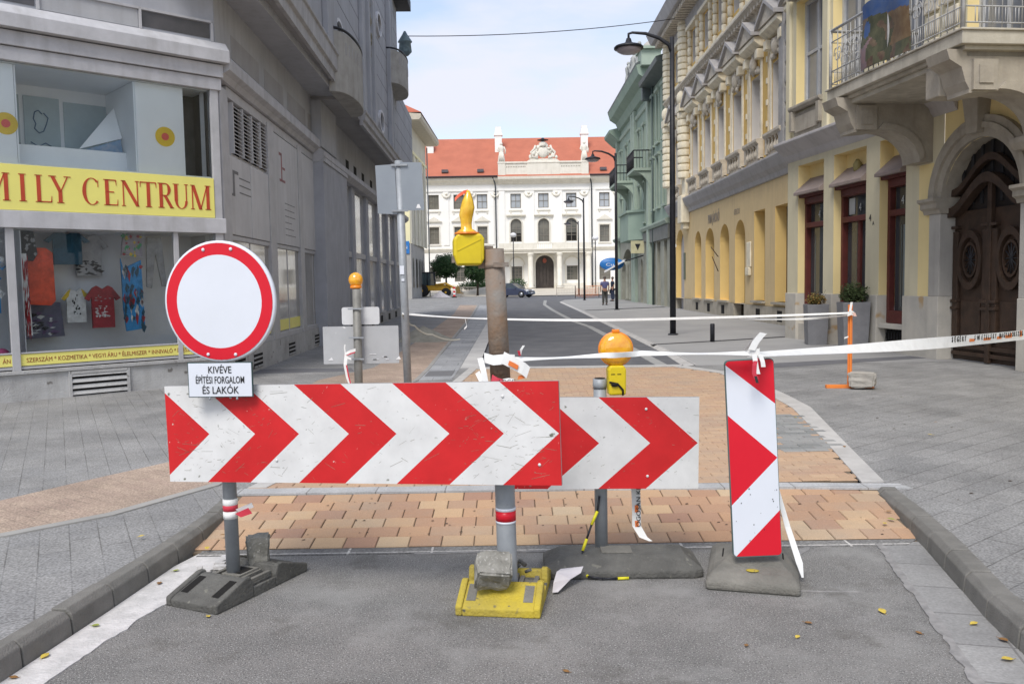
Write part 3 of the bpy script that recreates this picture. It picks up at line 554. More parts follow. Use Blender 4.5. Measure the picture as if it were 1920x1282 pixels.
CL = lambda n_, c, c2=None: mat(n_, c, c2 or tuple(v*.55 for v in c), rough=.9, ns=7, bump=.9, bs=9)
c_teal, c_red, c_dr, c_w, c_y, c_b, c_k, c_p, c_g, c_gr = CL('cloth_teal', (.02, .08, .13)), CL('cloth_orange_red', (.72, .08, .03)), CL('cloth_dark_red', (.33, .02, .03)), CL('cloth_white', (.62, .62, .62)), CL('cloth_yellow', (.62, .42, .02)), CL('cloth_blue', (.03, .25, .55)), CL('cloth_black', (.02, .02, .025)), CL('cloth_purple', (.12, .07, .16)), CL('cloth_green', (.05, .3, .1)), CL('cloth_grey', (.32, .32, .34))
ghost([(.42, 2.15), (.52, 2.19), (.74, 2.19), (.83, 2.12), (.84, 1.45), (.78, 1.38), (.50, 1.40), (.42, 1.46)], -.35, .05, [c_red], 'sarong', 'long orange-red cloth hanging at the left of the lower shop window', 'clothing')
ghost([(.38, 2.41), (.58, 2.42), (.62, 2.1), (.56, 2.0), (.40, 2.02)], -.28, .05, [c_k, c_gr], 'scarf', 'dark patterned scarf hanging above the orange-red cloth', 'clothing', lambda m: blot(m, 1, .5, 2.2, .2, .3, -.28, 14, 2))
ghost([(.375, 2.1), (.44, 2.1), (.47, .98), (.40, .98)], -.12, .03, [c_w, c_dr], 'scarf', 'narrow white scarf with dark red blotches by the left window frame', 'clothing', lambda m: blot(m, 1, .42, 1.5, .07, 1.0, -.12, 60, 3))
def _pp(m):
    blot(m, (1, 2, 3), .64, 1.12, .5, .3, -.6, 46, 4)
ghost([(.36, 1.46), (.96, 1.42), (1.0, .93), (.36, .90)], -.6, .02, [mat('poster_navy', (.05, .05, .09), (.09, .085, .14), rough=.4, ns=6), c_k, c_p, c_w], 'poster', 'dark purple fashion poster leaning below the orange-red cloth', 'poster', _pp)
ghost(tee(1.07, 2.44, .62, .48), -.5, .05, [c_teal], 'shirt', 'dark teal shirt cut by the top of the lower shop window', 'shirt')
ghost(tee(1.42, 2.42, .58, .62), -.75, .04, [CL('cloth_pale_grey', (.38, .37, .38)), c_k], 'shirt', 'pale grey shirt with a dark floral print on its lower half', 'shirt', lambda m: blot(m, 1, 1.42, 1.92, .34, .22, -.75, 30, 6))
o = ghost(tee(1.16, 1.62, .42, .50), -.55, .04, [c_w, c_y, c_k], 'shirt', 'small white shirt with yellow sleeves and a dark print', 'shirt', lambda m: (blot(m, 2, 1.16, 1.38, .1, .3, -.55, 16, 7), [setattr(m, 'k', 1), m.ext([CH.p(a, -.545, z) for a, z in [(1.09, 1.61), (1.05, 1.58), (.96, 1.47), (1.0, 1.44), (1.06, 1.5)]], (0, -.002, 0)), m.ext([CH.p(a, -.545, z) for a, z in [(1.23, 1.61), (1.27, 1.58), (1.36, 1.47), (1.32, 1.44), (1.26, 1.5)]], (0, -.002, 0)), setattr(m, 'k', 0)]))
ghost(tee(1.50, 1.65, .50, .62), -.45, .05, [c_dr, c_w, c_gr], 'shirt', 'dark red shirt with white printing on the chest', 'shirt', lambda m: (blot(m, 2, 1.5, 1.46, .22, .1, -.45, 10, 8), blot(m, 1, 1.5, 1.27, .2, .16, -.45, 26, 9)))
ghost([(1.71, 2.05), (1.74, 1.9), (2.0, 2.02), (2.02, 1.0), (1.75, .97), (1.72, 1.3)], -.25, .04, [c_b, c_w, c_dr, c_teal], 'beach_towel', 'blue beach towel with white and red figures hanging at the right of the shirts', 'towel', lambda m: blot(m, (1, 2, 3, 0, 3), 1.87, 1.45, .26, .95, -.25, 60, 10))
ghost([(1.78, 2.44), (2.05, 2.44), (2.04, 2.08), (1.74, 2.1)], -.3, .04, [CL('cloth_mauve', (.32, .28, .30)), c_g, c_dr, c_y], 'shirt', 'multicoloured folded shirt hung above the blue beach towel', 'shirt', lambda m: blot(m, (1, 2, 3), 1.9, 2.25, .25, .34, -.3, 26, 11))
ghost([(2.08, 2.36), (2.30, 2.36), (2.35, 1.62), (2.28, 1.62), (2.20, 2.1), (2.13, 1.6), (2.05, 1.62)], -.2, .04, [c_gr], 'trousers', 'grey trousers hanging beside the blue beach towel', 'clothing')
ghost([(-.55, 2.3), (.10, 2.3), (.10, 1.30), (-.55, 1.30)], -.1, .02, [c_b, c_w, c_teal], 'beach_towel', 'blue and white beach towel cut by the left edge of the picture', 'towel', lambda m: blot(m, (1, 1, 2, 0), -.1, 1.9, .5, .7, -.1, 50, 12))
def item(name, label, cat, s, o, z, fn, mats, group=None):
    W = Matrix.Translation(LB) @ CH.M @ Vector(CH.p(s, o, z)); m = MB(); fn(m); ob = m.build(name, mats, None, loc=tuple(W)); return tag(ob, label, cat, group)
item('ball', 'pink ball on the shelf behind the left pane', 'ball', .10, -.2, .62, lambda m: m.ball((0, 0, .105), .1), [CL('ball_pink', (.75, .12, .3))])
item('ball', 'small blue ball at the left end of the toy shelf', 'ball', .45, -.25, .62, lambda m: m.ball((0, 0, .06), .055), [CL('ball_blue', (.05, .2, .55))])
rg = random.Random(4); toyc = [CL('toy_lilac', (.35, .25, .6)), CL('toy_lime', (.5, .6, .05)), CL('toy_orange', (.8, .25, .05)), CL('toy_green', (.05, .4, .15)), CL('toy_pink', (.8, .3, .45)), CL('toy_navy', (.03, .05, .2)), CL('toy_red', (.6, .04, .04))]
for i in range(15):
    s = .62+i*.105; c_ = toyc[(i*3) % 7]; kind = i % 3
    def fn(m, i=i, kind=kind):
        if kind == 0: m.ball((0, 0, .035), .06, .05, .035, 10, 6)
        elif kind == 1: m.box(-.055, .055, -.045, .045, 0, .03); m.ball((0, 0, .045), .035, .03, .025, 8, 5)
        else: m.tube([(-.06, 0, .015), (.0, .02, .03), (.07, 0, .015)], [.012, .026, .01], 7); m.ball((.0, 0, .05), .02)
    item('toy', 'small bright plastic toy lying on the window shelf', 'toy', s, -.2-.08*(i % 3), .62, fn, [c_], 'toys along the lower shop window')
# folded white sheet and sketch in the upper window
m = CH.mb(); m.ext([CH.p(1.32, -.6, 3.64), CH.p(1.93, -.9, 4.35), CH.p(1.93, -.6, 3.85)], (0, .01, 0)); m.k = 1; m.ext([CH.p(1.36, -.58, 3.62), CH.p(1.9, -.58, 3.83), CH.p(1.93, -.58, 3.62)], (0, .008, 0)); m.build('folded_sheet', [M_intr, mat('sheet_blue', (.12, .25, .42), (.3, .35, .45), rough=.5, ns=9)], gb, fix=True)
m = CH.mb(); P = [(1.02, 4.2), (.97, 4.25), (.92, 4.22), (.9, 4.12), (.93, 4.05), (.91, 3.98), (.97, 3.92), (1.03, 3.95), (1.07, 4.05), (1.1, 4.15), (1.04, 4.22)]
m.tube([CH.p(a, -1.24, z) for a, z in P], .008, 5); m.tube([CH.p(a, -1.24, z) for a, z in [(.85, 3.78), (.95, 3.72), (1.05, 3.78), (1.15, 3.72)]], .008, 5); m.build('wall_sketch', mat('sketch_ink', (.1, .16, .25), rough=.8), gb)
# --- long side of the first block
m = SD.mb(); SD.b(m, 0.02, 9.5, -.4, .02, .0, .56); m.k = 1
for s in (.3, 1.45, 4.25, 7.1): SD.b(m, s, s+.62, .02, .024, .16, .44)
m.k = 0
for s in (.3, 1.45, 4.25, 7.1):
    for i in range(4): SD.b(m, s, s+.62, .02, .035, .17+i*.08, .2+i*.08)
m.build('plinth', [G_plinth, M_dark], gb)
m = SD.mb()
for a, b_ in ((.03, .45), (3.05, 3.55), (5.80, 6.22), (8.6, 9.5)): SD.b(m, a, b_, -.3, .02, .56, 4.72)
SD.b(m, .45, 8.6, -.3, .0, 4.64, 4.8); SD.b(m, .45, 8.6, -.25, -.01, 2.36, 2.44); SD.b(m, .45, 8.6, -.2, .0, .56, .66)
for a in (1.7, 4.65, 7.4): SD.b(m, a, a+.05, -.2, -.04, .66, 2.36)
m.build('facade_frame', G_frame, gb, bevel=.008)
m = SD.mb()
for a, b_, c_ in ((.45, 3.05, 3.74), (3.55, 5.8, 4.64), (6.22, 8.6, 4.64)):
    w_ = (b_-a)/2
    for i in range(2 if a < 1 else 1):
        x0, x1 = (a+i*w_, a+(i+1)*w_) if a < 1 else (a, b_)
        SD.b(m, x0+.02, x1-.02, -.12, .005, 2.45, c_-.02)
m.build('cladding_panel', G_panel, gb, bevel=.01)
m = SD.mb(); SD.b(m, .78, 3.14, -.09, -.055, 3.72, 3.79)
for i in range(4):
    a = .80+i*.59
    SD.b(m, a, a+.04, -.09, .0, 3.79, 4.62)
    for j in range(13): z = 3.80+j*.063; SD.prof(m, a+.05, a+.57, [(-.08, z+.035), (-.01, z), (-.01, z+.012), (-.08, z+.047)])
SD.b(m, 3.14, 3.17, -.09, .0, 3.79, 4.62); lv = m.build('louvre_vent', G_panel, gb)
m = SD.mb(); SD.b(m, .8, 3.15, -.13, -.1, 3.78, 4.63); m.build('louvre_void', M_dark, lv)
m = SD.mb()
for a, b_ in ((.45, 1.7), (1.75, 3.05), (3.55, 4.65), (4.7, 5.8), (6.22, 7.4), (7.45, 8.6)): SD.b(m, a, b_, -.06, -.05, .66, 2.36)
m.build('shop_window', mat('painted_reflection_glass', (.40, .39, .36), (.26, .255, .24), rough=.05, ns=1.1, spec=.6), gb)  # pale reflection of the houses opposite is painted into the pane colour
m = SD.mb()
for a, b_ in ((.47, 1.68), (1.77, 3.03), (3.57, 4.63), (4.72, 5.78)): SD.b(m, a, b_, -.048, -.043, .7, .92)
m.build('sign_strip', Y_sign, gb)
# faint red and grey lettering on the cladding
pl = mat('faded_red', (.36, .10, .11), (.22, .17, .17), rough=.7, ns=12)
m = SD.mb(); SD.b(m, 4.16, 4.24, .005, .009, 3.75, 4.3); SD.b(m, 4.0, 4.24, .005, .009, 4.24, 4.3); SD.b(m, 4.28, 4.5, .005, .009, 3.98, 4.03); SD.b(m, 4.0, 4.5, .005, .009, 3.72, 3.77); m.build('faded_mark', pl, gb)
m = SD.mb(); SD.b(m, .62, .72, .005, .009, 3.1, 3.5); SD.b(m, .72, .95, .005, .009, 3.45, 3.5); SD.b(m, .55, .72, .005, .009, 3.08, 3.12)
rg = random.Random(5)
for j, z in enumerate((3.4, 3.28, 3.16)): SD.b(m, 1.0, 1.5+.3*rg.random(), 0.005, .008, z, z+.02)
for j in range(6): SD.b(m, 4.4, 5.0+.4*rg.random(), 0.005, .008, 3.3-j*.13, 3.315-j*.13)
m.build('faded_mark', mat('faded_grey', (.16, .16, .165), (.2, .2, .2), rough=.8, ns=14), gb)
m = CH.mb(); SD2_ = SD
m = SD.mb(); SD.prof(m, .02, 9.9, [(-.3, 4.8), (.05, 4.82), (.10, 4.9), (.19, 4.95), (.19, 5.12), (.08, 5.24), (-.3, 5.26)]); m.build('cornice', G_light, gb, bevel=.006)
m = SD.mb(); SD.b(m, .02, 9.5, -.6, -.02, 5.26, 6.36); m.k = 1
for a, b_ in ((.9, 2.7), (3.1, 4.7), (5.1, 7.0), (7.3, 8.9)): SD.b(m, a, b_, -.02, -.015, 5.34, 5.72)
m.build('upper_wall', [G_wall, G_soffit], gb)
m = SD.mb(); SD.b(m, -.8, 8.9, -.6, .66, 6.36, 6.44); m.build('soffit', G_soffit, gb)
m = SD.mb(); SD.prof(m, -.8, 7.5, [(.66, 6.32), (.74, 6.32), (.74, 6.52), (.80, 6.56), (.80, 6.9), (.84, 6.93), (.84, 6.98), (.3, 7.02), (.3, 6.44), (.66, 6.44)]); m.build('canopy_fascia', mat('canopy_concrete', (.44, .44, .445), (.34, .335, .34), rough=.85, ns=2, streak=.5), gb, bevel=.01)
# --- second block along the street: shops
mat('pale_reflection_glass', (.62, .63, .63), (.36, .37, .38), rough=.08, ns=.5, spec=.8)  # raised base colour stands in for the street reflected in these panes
m = SE.mb(); SE.b(m, -.1, 20, -.4, .02, .0, .5); m.k = 1
for s in range(7): SE.b(m, 2.6+s*2.5, 3.3+s*2.5, .02, .024, .14, .4)
m.build('plinth', [G_plinth, M_dark], gb)
m = SE.mb(); SE.b(m, -1.6, 1.85, -.4, .22, .02, 4.62); m.build('pilaster', G_blue, gb, bevel=.01)
for s in (3.9, 6.9, 9.9, 12.8, 15.6, 18.2): m = SE.mb(); SE.b(m, s, s+.55, -.3, .03, .5, 4.6); m.build('pilaster', G_blue, gb, bevel=.01)
m = SE.mb(); SE.b(m, -1.6, 1.9, -.4, .25, 4.62, 4.72); SE.prof(m, -1.62, 20.05, [(-.3, 4.60), (.12, 4.62), (.26, 4.74), (.26, 4.88), (.1, 4.97), (-.3, 4.98)]); m.build('cornice', G_light, gb)
m = SE.mb(); SE.b(m, -1.6, 20, -.5, -.02, 4.98, 6.12); SE.b(m, -1.6, .5, -.4, .2, 4.98, 6.1); m.k = 1
for s in (3.2, 4.7, 6.4, 8.4, 10.4, 12.8, 15): SE.b(m, s, s+.55, -.02, -.014, 5.02, 5.36)
m.build('upper_wall', [G_wall, M_dark], gb)
for s, e in ((1.9, 3.9), (4.45, 6.9), (7.45, 9.9), (10.45, 12.8), (13.35, 15.6), (16.15, 18.2), (18.75, 20)):
    window(SE, gb, s, e, .5, 4.6, -.10, G_frame, MATS['pale_reflection_glass'], 1, 2, fw=.05, bw=.05, name='shop_window', th=.03)
    m = SE.mb(); SE.b(m, s, e, -.1, -.02, 2.45, 2.62); m.build('transom', G_frame, gb)
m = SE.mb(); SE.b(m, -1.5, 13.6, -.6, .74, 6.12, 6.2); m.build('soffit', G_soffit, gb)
m = SE.mb(); SE.prof(m, 1.2, 13.5, [(.72, 5.98), (.82, 5.98), (.82, 6.1), (.88, 6.14), (.88, 6.3), (.92, 6.34), (.92, 6.4), (.4, 6.44), (.4, 6.2), (.72, 6.2)]); m.build('canopy_fascia', MATS['canopy_concrete'], gb, bevel=.008)
# --- upper storeys with coursed render, oval windows and ribs
m = SE.mb(); SE.b(m, -10, 19.4, -.4, .58, 6.2, 9.6); SE.b(m, -10, 13.3, -.4, .58, 9.6, 17.5); m.k = 1
z = 6.75
while z < 17.4: SE.b(m, -10, 13.3 if z > 9.6 else 19.4, .58, .583, z, z+.025); z += .62
m.build('upper_wall', [G_upper, mat('course_joint', (.2, .2, .215), rough=.9)], gb)
m = SE.mb()
for s, e, q in ((-3.1, -1.9, .14), (2.5, 3.1, .12), (3.3, 3.6, .2), (4.7, 5.2, .16), (9.3, 9.8, .16), (10.6, 10.9, .1), (-7.5, -6.9, .14)): SE.b(m, s, e, .58, .58+q, 6.45, 17.5)
m.build('rib', G_upper, gb, bevel=.02)
rg = random.Random(11); m = SE.mb()
for i in range(90):
    s, z = rg.uniform(3.65, 4.65), rg.uniform(8.6, 15); m.ball(SE.p(s, .62, z), rg.uniform(.08, .17), rg.uniform(.05, .1), rg.uniform(.08, .2), 7, 5)
m.build('relief_carving', mat('relief_ochre', (.30, .27, .2), (.18, .165, .13), rough=.9, ns=7), gb)
oval = mat('oval_frame_white', (.62, .62, .64), rough=.5)
for cs, cz in ((-1.15, 7.75), (6.95, 10.4), (7.0, 7.15), (-1.15, 10.6), (6.95, 13.8)):
    m = SE.mb(); n = 20
    for i in range(n):
        a, c_ = 2*math.pi*i/n, 2*math.pi*(i+1)/n
        for r0, r1, o1 in ((.62, .5, .66),): m.ext([SE.p(cs+r0*math.cos(a), .58, cz+r0*.62*math.sin(a)), SE.p(cs+r0*math.cos(c_), .58, cz+r0*.62*math.sin(c_)), SE.p(cs+r1*math.cos(c_), .58, cz+r1*.62*math.sin(c_)), SE.p(cs+r1*math.cos(a), .58, cz+r1*.62*math.sin(a))], (0, -.08, 0))
    w_ = m.build('oval_window', oval, gb, fix=True)
    m = SE.mb(); m.ext([SE.p(cs+.5*math.cos(2*math.pi*i/n), .586, cz+.31*math.sin(2*math.pi*i/n)) for i in range(n)], (0, -.01, 0)); m.build('pane', M_glass, w_, fix=True)
def balcony(cs, hl, dp, o0, z0, z1, nm='round_balcony'):
    m = SE.mb(); n = 18; P = [(cs-hl*math.cos(math.pi*i/n), o0+dp*math.sin(math.pi*i/n)**.7) for i in range(n+1)]
    m.ext([SE.p(a, b_, z0) for a, b_ in P], (0, 0, z1-z0)); m.k = 1
    for i in range(4, 15):
        a, b_ = P[i]; m.M = SE.M; SE.b(m, a-.035, a+.035, b_-.05, b_+.008, z1-.5, z1-.2)
    o = m.build(nm, [G_balc, G_soffit], gb, bevel=.015, fix=True)
    m = SE.mb(); m.tube([SE.p(a, b_-.02, z1+.06) for a, b_ in P], .035, 7); m.build('rail', M_black, o)
balcony(-.9, 1.6, .50, .58, 6.1, 7.5); balcony(10.9, 1.6, .62, .58, 9.0, 10.2)
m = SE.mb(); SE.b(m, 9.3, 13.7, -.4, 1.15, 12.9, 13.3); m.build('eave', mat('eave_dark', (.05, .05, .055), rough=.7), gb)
# wall lantern on a curved bracket at the far end of the grey building
wl = thing('wall_lantern', 'green-grey lantern on a curved bracket high on the end of the grey building', 'lamp', (-4.40, 36.4, 11.0))
m = MB(); m.tube([(-.45, 0, -.75), (-.1, 0, -.5), (.12, 0, -.28), (.14, 0, .1)], .05, 8); m.tube([(-.45, 0, 0), (.1, 0, .02)], .025, 6); m.build('bracket', M_black, wl)
m = MB(); m.lathe([(.14, .1), (.26, .22), (.28, .25), (.24, .62), (.3, .64), (.3, .68), (.12, .95), (.04, 1.1)], (.14, 0, 0), 8); m.build('lantern', mat('verdigris', (.22, .30, .33), (.12, .17, .2), rough=.5, ns=6), wl)
# cream building further on
cb_l = (-9.9, 85, .1)
cb = thing('cream_building', 'pale yellow and grey rendered building with a deep eave beyond the grey one', 'building', cb_l)
CF = Fac((-9.9, 85), (-9.6, 99), -1, cb_l); CFf = Fac((-22, 85), (-9.9, 85), -1, cb_l)
C_y = mat('cream_render', (.80, .74, .46), (.72, .67, .42), rough=.85, ns=.6); C_g = mat('pale_grey_render', (.62, .59, .48), (.55, .52, .43), rough=.85, ns=.6); C_p = mat('cream_plinth', (.40, .385, .36), (.33, .32, .3), rough=.9, ns=1)
m = CFf.mb(); CFf.b(m, 0, 12.1, -13, 0, 5.6, 17.4); m.build('front_wall', C_y, cb)
m = CFf.mb(); CFf.b(m, -.1, 12.15, -13.2, .05, .0, 5.6); m.build('plinth', [C_p], cb)
m = CFf.mb(); CFf.b(m, 7.9, 9.6, 0, .02, 3.0, 5.6); CFf.b(m, 0, 12.05, 0, .05, 5.5, 5.7); m.build('string_course', C_y, cb)
m = CF.mb(); CF.b(m, .02, 14, 0.0, .03, 5.6, 17.4); m.k = 1; CF.b(m, 0, 14, .03, .16, 14.7, 15); m.k = 0
for i in range(5): CF.b(m, .1+i*2.9, 1.0+i*2.9, .03, .14, 5.6, 14.7)
m.build('side_wall', [C_g, C_y], cb)
for i in range(4):
    for z0, z1 in ((1.2, 4.2), (6.2, 9.8), (11, 13.8)):
        a = 1.2+i*2.9; m = CF.mb(); CF.b(m, a, a+.9, .03, .05, z0, z1); m.build('window', mat('slit_window', (.10, .10, .09), rough=.3, spec=.6), cb)
m = CF.mb(); CF.prof(m, -1.4, 15, [(-.2, 17.4), (1.3, 17.4), (1.5, 17.6), (1.5, 17.95), (-.2, 18.1)]); m.ext([(-1.4, 0, 17.41), (-1.4, 13, 17.41), (.02, 13, 17.41), (.02, 0, 17.41)], (0, 0, .66)); m.build('eave', mat('eave_buff', (.55, .50, .40), (.46, .42, .34), rough=.8), cb, fix=True)
m = MB(Matrix.Translation(-Vector(cb_l))); m.add([(-23, 83.6, 18.1), (-8.4, 83.6, 18.1), (-8.1, 100, 18.1), (-23, 100, 18.1), (-15.5, 91, 22.5), (-15.5, 95, 22.5)], [(0, 1, 4), (1, 2, 5, 4), (2, 3, 5), (3, 0, 4, 5)]); m.build('roof', mat('tile_red', (.48, .14, .08), (.36, .1, .06), rough=.8, ns=3), cb)
bsn = MB(Matrix.Identity(4)); bsn.box(-.55, .55, -.02, .02, -.62, .62); o = bsn.build('wall_sign', mat('sign_blue', (.03, .18, .5), rough=.4), None, loc=(-10.55, 84.88, 5.2)); tag(o, 'small blue plate with white letters on the cream building', 'sign')
text('SZIN', .42, Matrix.Translation((-.48, -.025, -.14)) @ Matrix.Rotation(R(90), 4, 'X'), M_white, 'lettering', o, sx=.95)
m = MB(); m.box(-.12, .12, -.12, .12, 0, 16.5); dp_ = MB(); dp_.tube([(0, 0, 0), (0, 0, 17)], .07, 8); o = dp_.build('downpipe', mat('zinc', (.30, .32, .33), rough=.5), cb, loc=(.5, 14.1, 0))
# overhead cable across the street
m = MB(); P = []
A_, B_ = Vector((-4.2, 36.4, 11.9)), Vector((7.7, 40.0, 13.5))
for i in range(15): u = i/14; p = A_.lerp(B_, u); P.append((p-A_)-Vector((0, 0, .22*4*u*(1-u))))
m.tube(P, .018, 5); tag(m.build('overhead_cable', M_black, None, loc=tuple(A_)), 'thin dark cable sagging across the sky between the buildings', 'cable')
# ================================================================ RIGHT SIDE OF THE STREET
# --- yellow building with stucco windows
YL = (8.58, 20, .1)
yb = thing('yellow_building', 'ochre yellow building with cream stucco, pointed window hoods and arched ground floor openings', 'building', YL)
YB = Fac((8.58, 20), (8.58, 60), 1, YL)
Yf = mat('yellow_facade', (.70, .54, .30), (.64, .49, .275), rough=.9, ns=1.1, streak=.2, bump=.08, bs=50)
Yj = mat('yellow_reveal', (.84, .60, .24), (.78, .55, .22), rough=.9, ns=1.2)
Yo = mat('ochre_brickwork', (.70, .47, .15), (.60, .40, .13), rough=.9, ns=2.5, bump=.2, bs=14, streak=.2)
Yc = mat('cream_stucco', (.86, .79, .62), (.72, .65, .50), rough=.9, ns=4, streak=.35, bump=.2, bs=30)
Yd = mat('weathered_stucco', (.64, .58, .48), (.47, .42, .345), rough=.95, ns=5, streak=.3, bump=.35, bs=25)
Yg = mat('grey_belt', (.47, .455, .45), (.40, .385, .38), rough=.85, ns=1.5, streak=.3)
Yp = mat('plinth_buff', (.46, .42, .35), (.36, .33, .27), rough=.95, ns=2.5, streak=.3, bump=.3, bs=30)
Yb = mat('blind_cream', (.66, .62, .57), (.60, .57, .53), rough=.8, ns=2)
E_ = 25.75
arch = [(18.56, 19.91), (16.13, 17.72), (13.65, 15.11), (11.35, 12.77)]
ops = [(a, b, .74, 3.78, .68, .42) for a, b in arch[:3]]+[(11.35, 12.77, .12, 3.78, .68, .42), (22.35, 24.4, .12, 4.1, 1.0, .3), (8.92, 10.19, .82, 3.93, 0, .42), (6.42, 7.81, .82, 3.9, 0, .42), (3.4, 4.8, .82, 3.9, 0, .4)]
m = YB.mb(); YB.wall(m, 1, E_, .66, 4.78, 0, [(a, b, max(c, .66), d, r_, q) for a, b, c, d, r_, q in ops], .4, 1); m.k = 0; YB.b(m, E_-.1, E_, -8, -.001, 0, 14); m.build('ground_floor_wall', [Yf, Yj], yb)
m = YB.mb(); YB.wall(m, 1, E_, .0, .66, .05, [(11.33, 12.79, 0, .66), (22.33, 24.42, 0, .66)], .3)
m.k = 1
for s in (19.0, 16.7, 14.2, 9.3, 6.9): YB.b(m, s, s+.5, .05, .054, .2, .55)
m.k = 0
for a, b in arch[:3]: YB.b(m, a-.08, b+.08, -.3, .12, .66, .735)
for a, b in ((8.92, 10.19), (6.42, 7.81), (3.4, 4.8)): YB.b(m, a-.08, b+.08, -.3, .12, .75, .82)
m.build('plinth', [Yp, M_dark], yb, bevel=.008)
wood = mat('brown_timber', (.10, .055, .03), (.07, .04, .025), rough=.6, ns=6)
for i, (a, b, c, d, r_, q) in enumerate(ops):
    if i == 3: # boarded door
        m = YB.mb(); YB.b(m, a, b, -.42, -.38, c, d-.02); m.k = 0
        for k in range(5): YB.b(m, a+.05+k*.27, a+.3+k*.27, -.38, -.36, c, d-.75)
        m.build('door', wood, yb)
    elif i == 4:
        m = YB.mb(); YB.b(m, a, b, -.3, -.26, c, d); m.build('blind_door', Yg, yb)
    else: window(YB, yb, a, b, c, d, -.42, wood, M_glass, 2, 3, rise=r_, fw=.07, th=.05)
m = YB.mb(); m.tube([YB.p(15.0, .1, 1.9), YB.p(15.0, .35, 2.5)], .02, 5); m.tube([YB.p(15.0, .1, 2.5), YB.p(15.0, .4, 2.9)], .02, 5); m.build('wall_hook', wood, yb)
m = YB.mb(); YB.b(m, 10.5, 11.0, 0, .06, 2.0, 2.9); YB.b(m, 10.55, 10.95, 0, .12, 1.7, 2.0); m.build('wall_plaque', Yc, yb, bevel=.03)
m = YB.mb(); YB.b(m, 22.0, 22.3, 0, .05, 1.6, 2.9); YB.b(m, 24.5, 24.8, 0, .05, 1.6, 2.9); m.build('notice_board', mat('notice_green', (.13, .15, .11), rough=.6), yb)
gl = mat('faded_grey_letters', (.27, .235, .215), (.34, .29, .22), rough=.8, ns=6)
chtext('PRIM JÁRÓNŐ', .52, 17.2, 3.98, .012, gl, yb, .62, F_=YB, bold=.01)
chtext('KERI DÓ', .30, 12.9, 4.02, .012, gl, yb, .72, F_=YB)
# belt between floors
m = YB.mb(); YB.prof(m, 1, E_+.05, [(0, 4.78), (.06, 4.8), (.10, 4.95), (.22, 5.1), (.32, 5.3), (.36, 5.4), (.36, 5.46), (0, 5.56)]); m.build('belt_cornice', Yg, yb, bevel=.01)
m = YB.mb(); YB.b(m, 21.0, 21.9, 0, .42, 4.3, 5.6); YB.b(m, 21.15, 21.75, 0, .3, 4.0, 4.3); m.build('bracket_stone', Yc, yb, bevel=.04)
# first floor
win1 = [(24.4, 23.0)]+[(20.33, 19.08), (17.85, 16.65), (15.39, 14.34), (12.99, 11.75), (10.57, 9.41), (8.11, 6.95), (5.6, 4.4)]
w1 = [(b, a, 6.3, 8.5, 0, .34) for a, b in win1]
w2 = [(b, a, 11.55, 13.0, 0, .3) for a, b in win1]
m = YB.mb(); YB.wall(m, 1, E_, 5.5, 10.3, 0, w1, .34, 1); m.build('first_floor_wall', [Yo, Yb], yb)
m = YB.mb(); YB.wall(m, 1, E_, 10.3, 14.2, 0, w2, .3, 1); m.build('second_floor_wall', [Yo, Yb], yb)
for a, b, c, d, _, q in w1: window(YB, yb, a, b, c, d, -q, Yb, M_glass, 2, 2, fw=.08, th=.06)
for a, b, c, d, _, q in w2: window(YB, yb, a, b, c, d, -q, Yb, M_glass, 2, 1, fw=.08, th=.06)
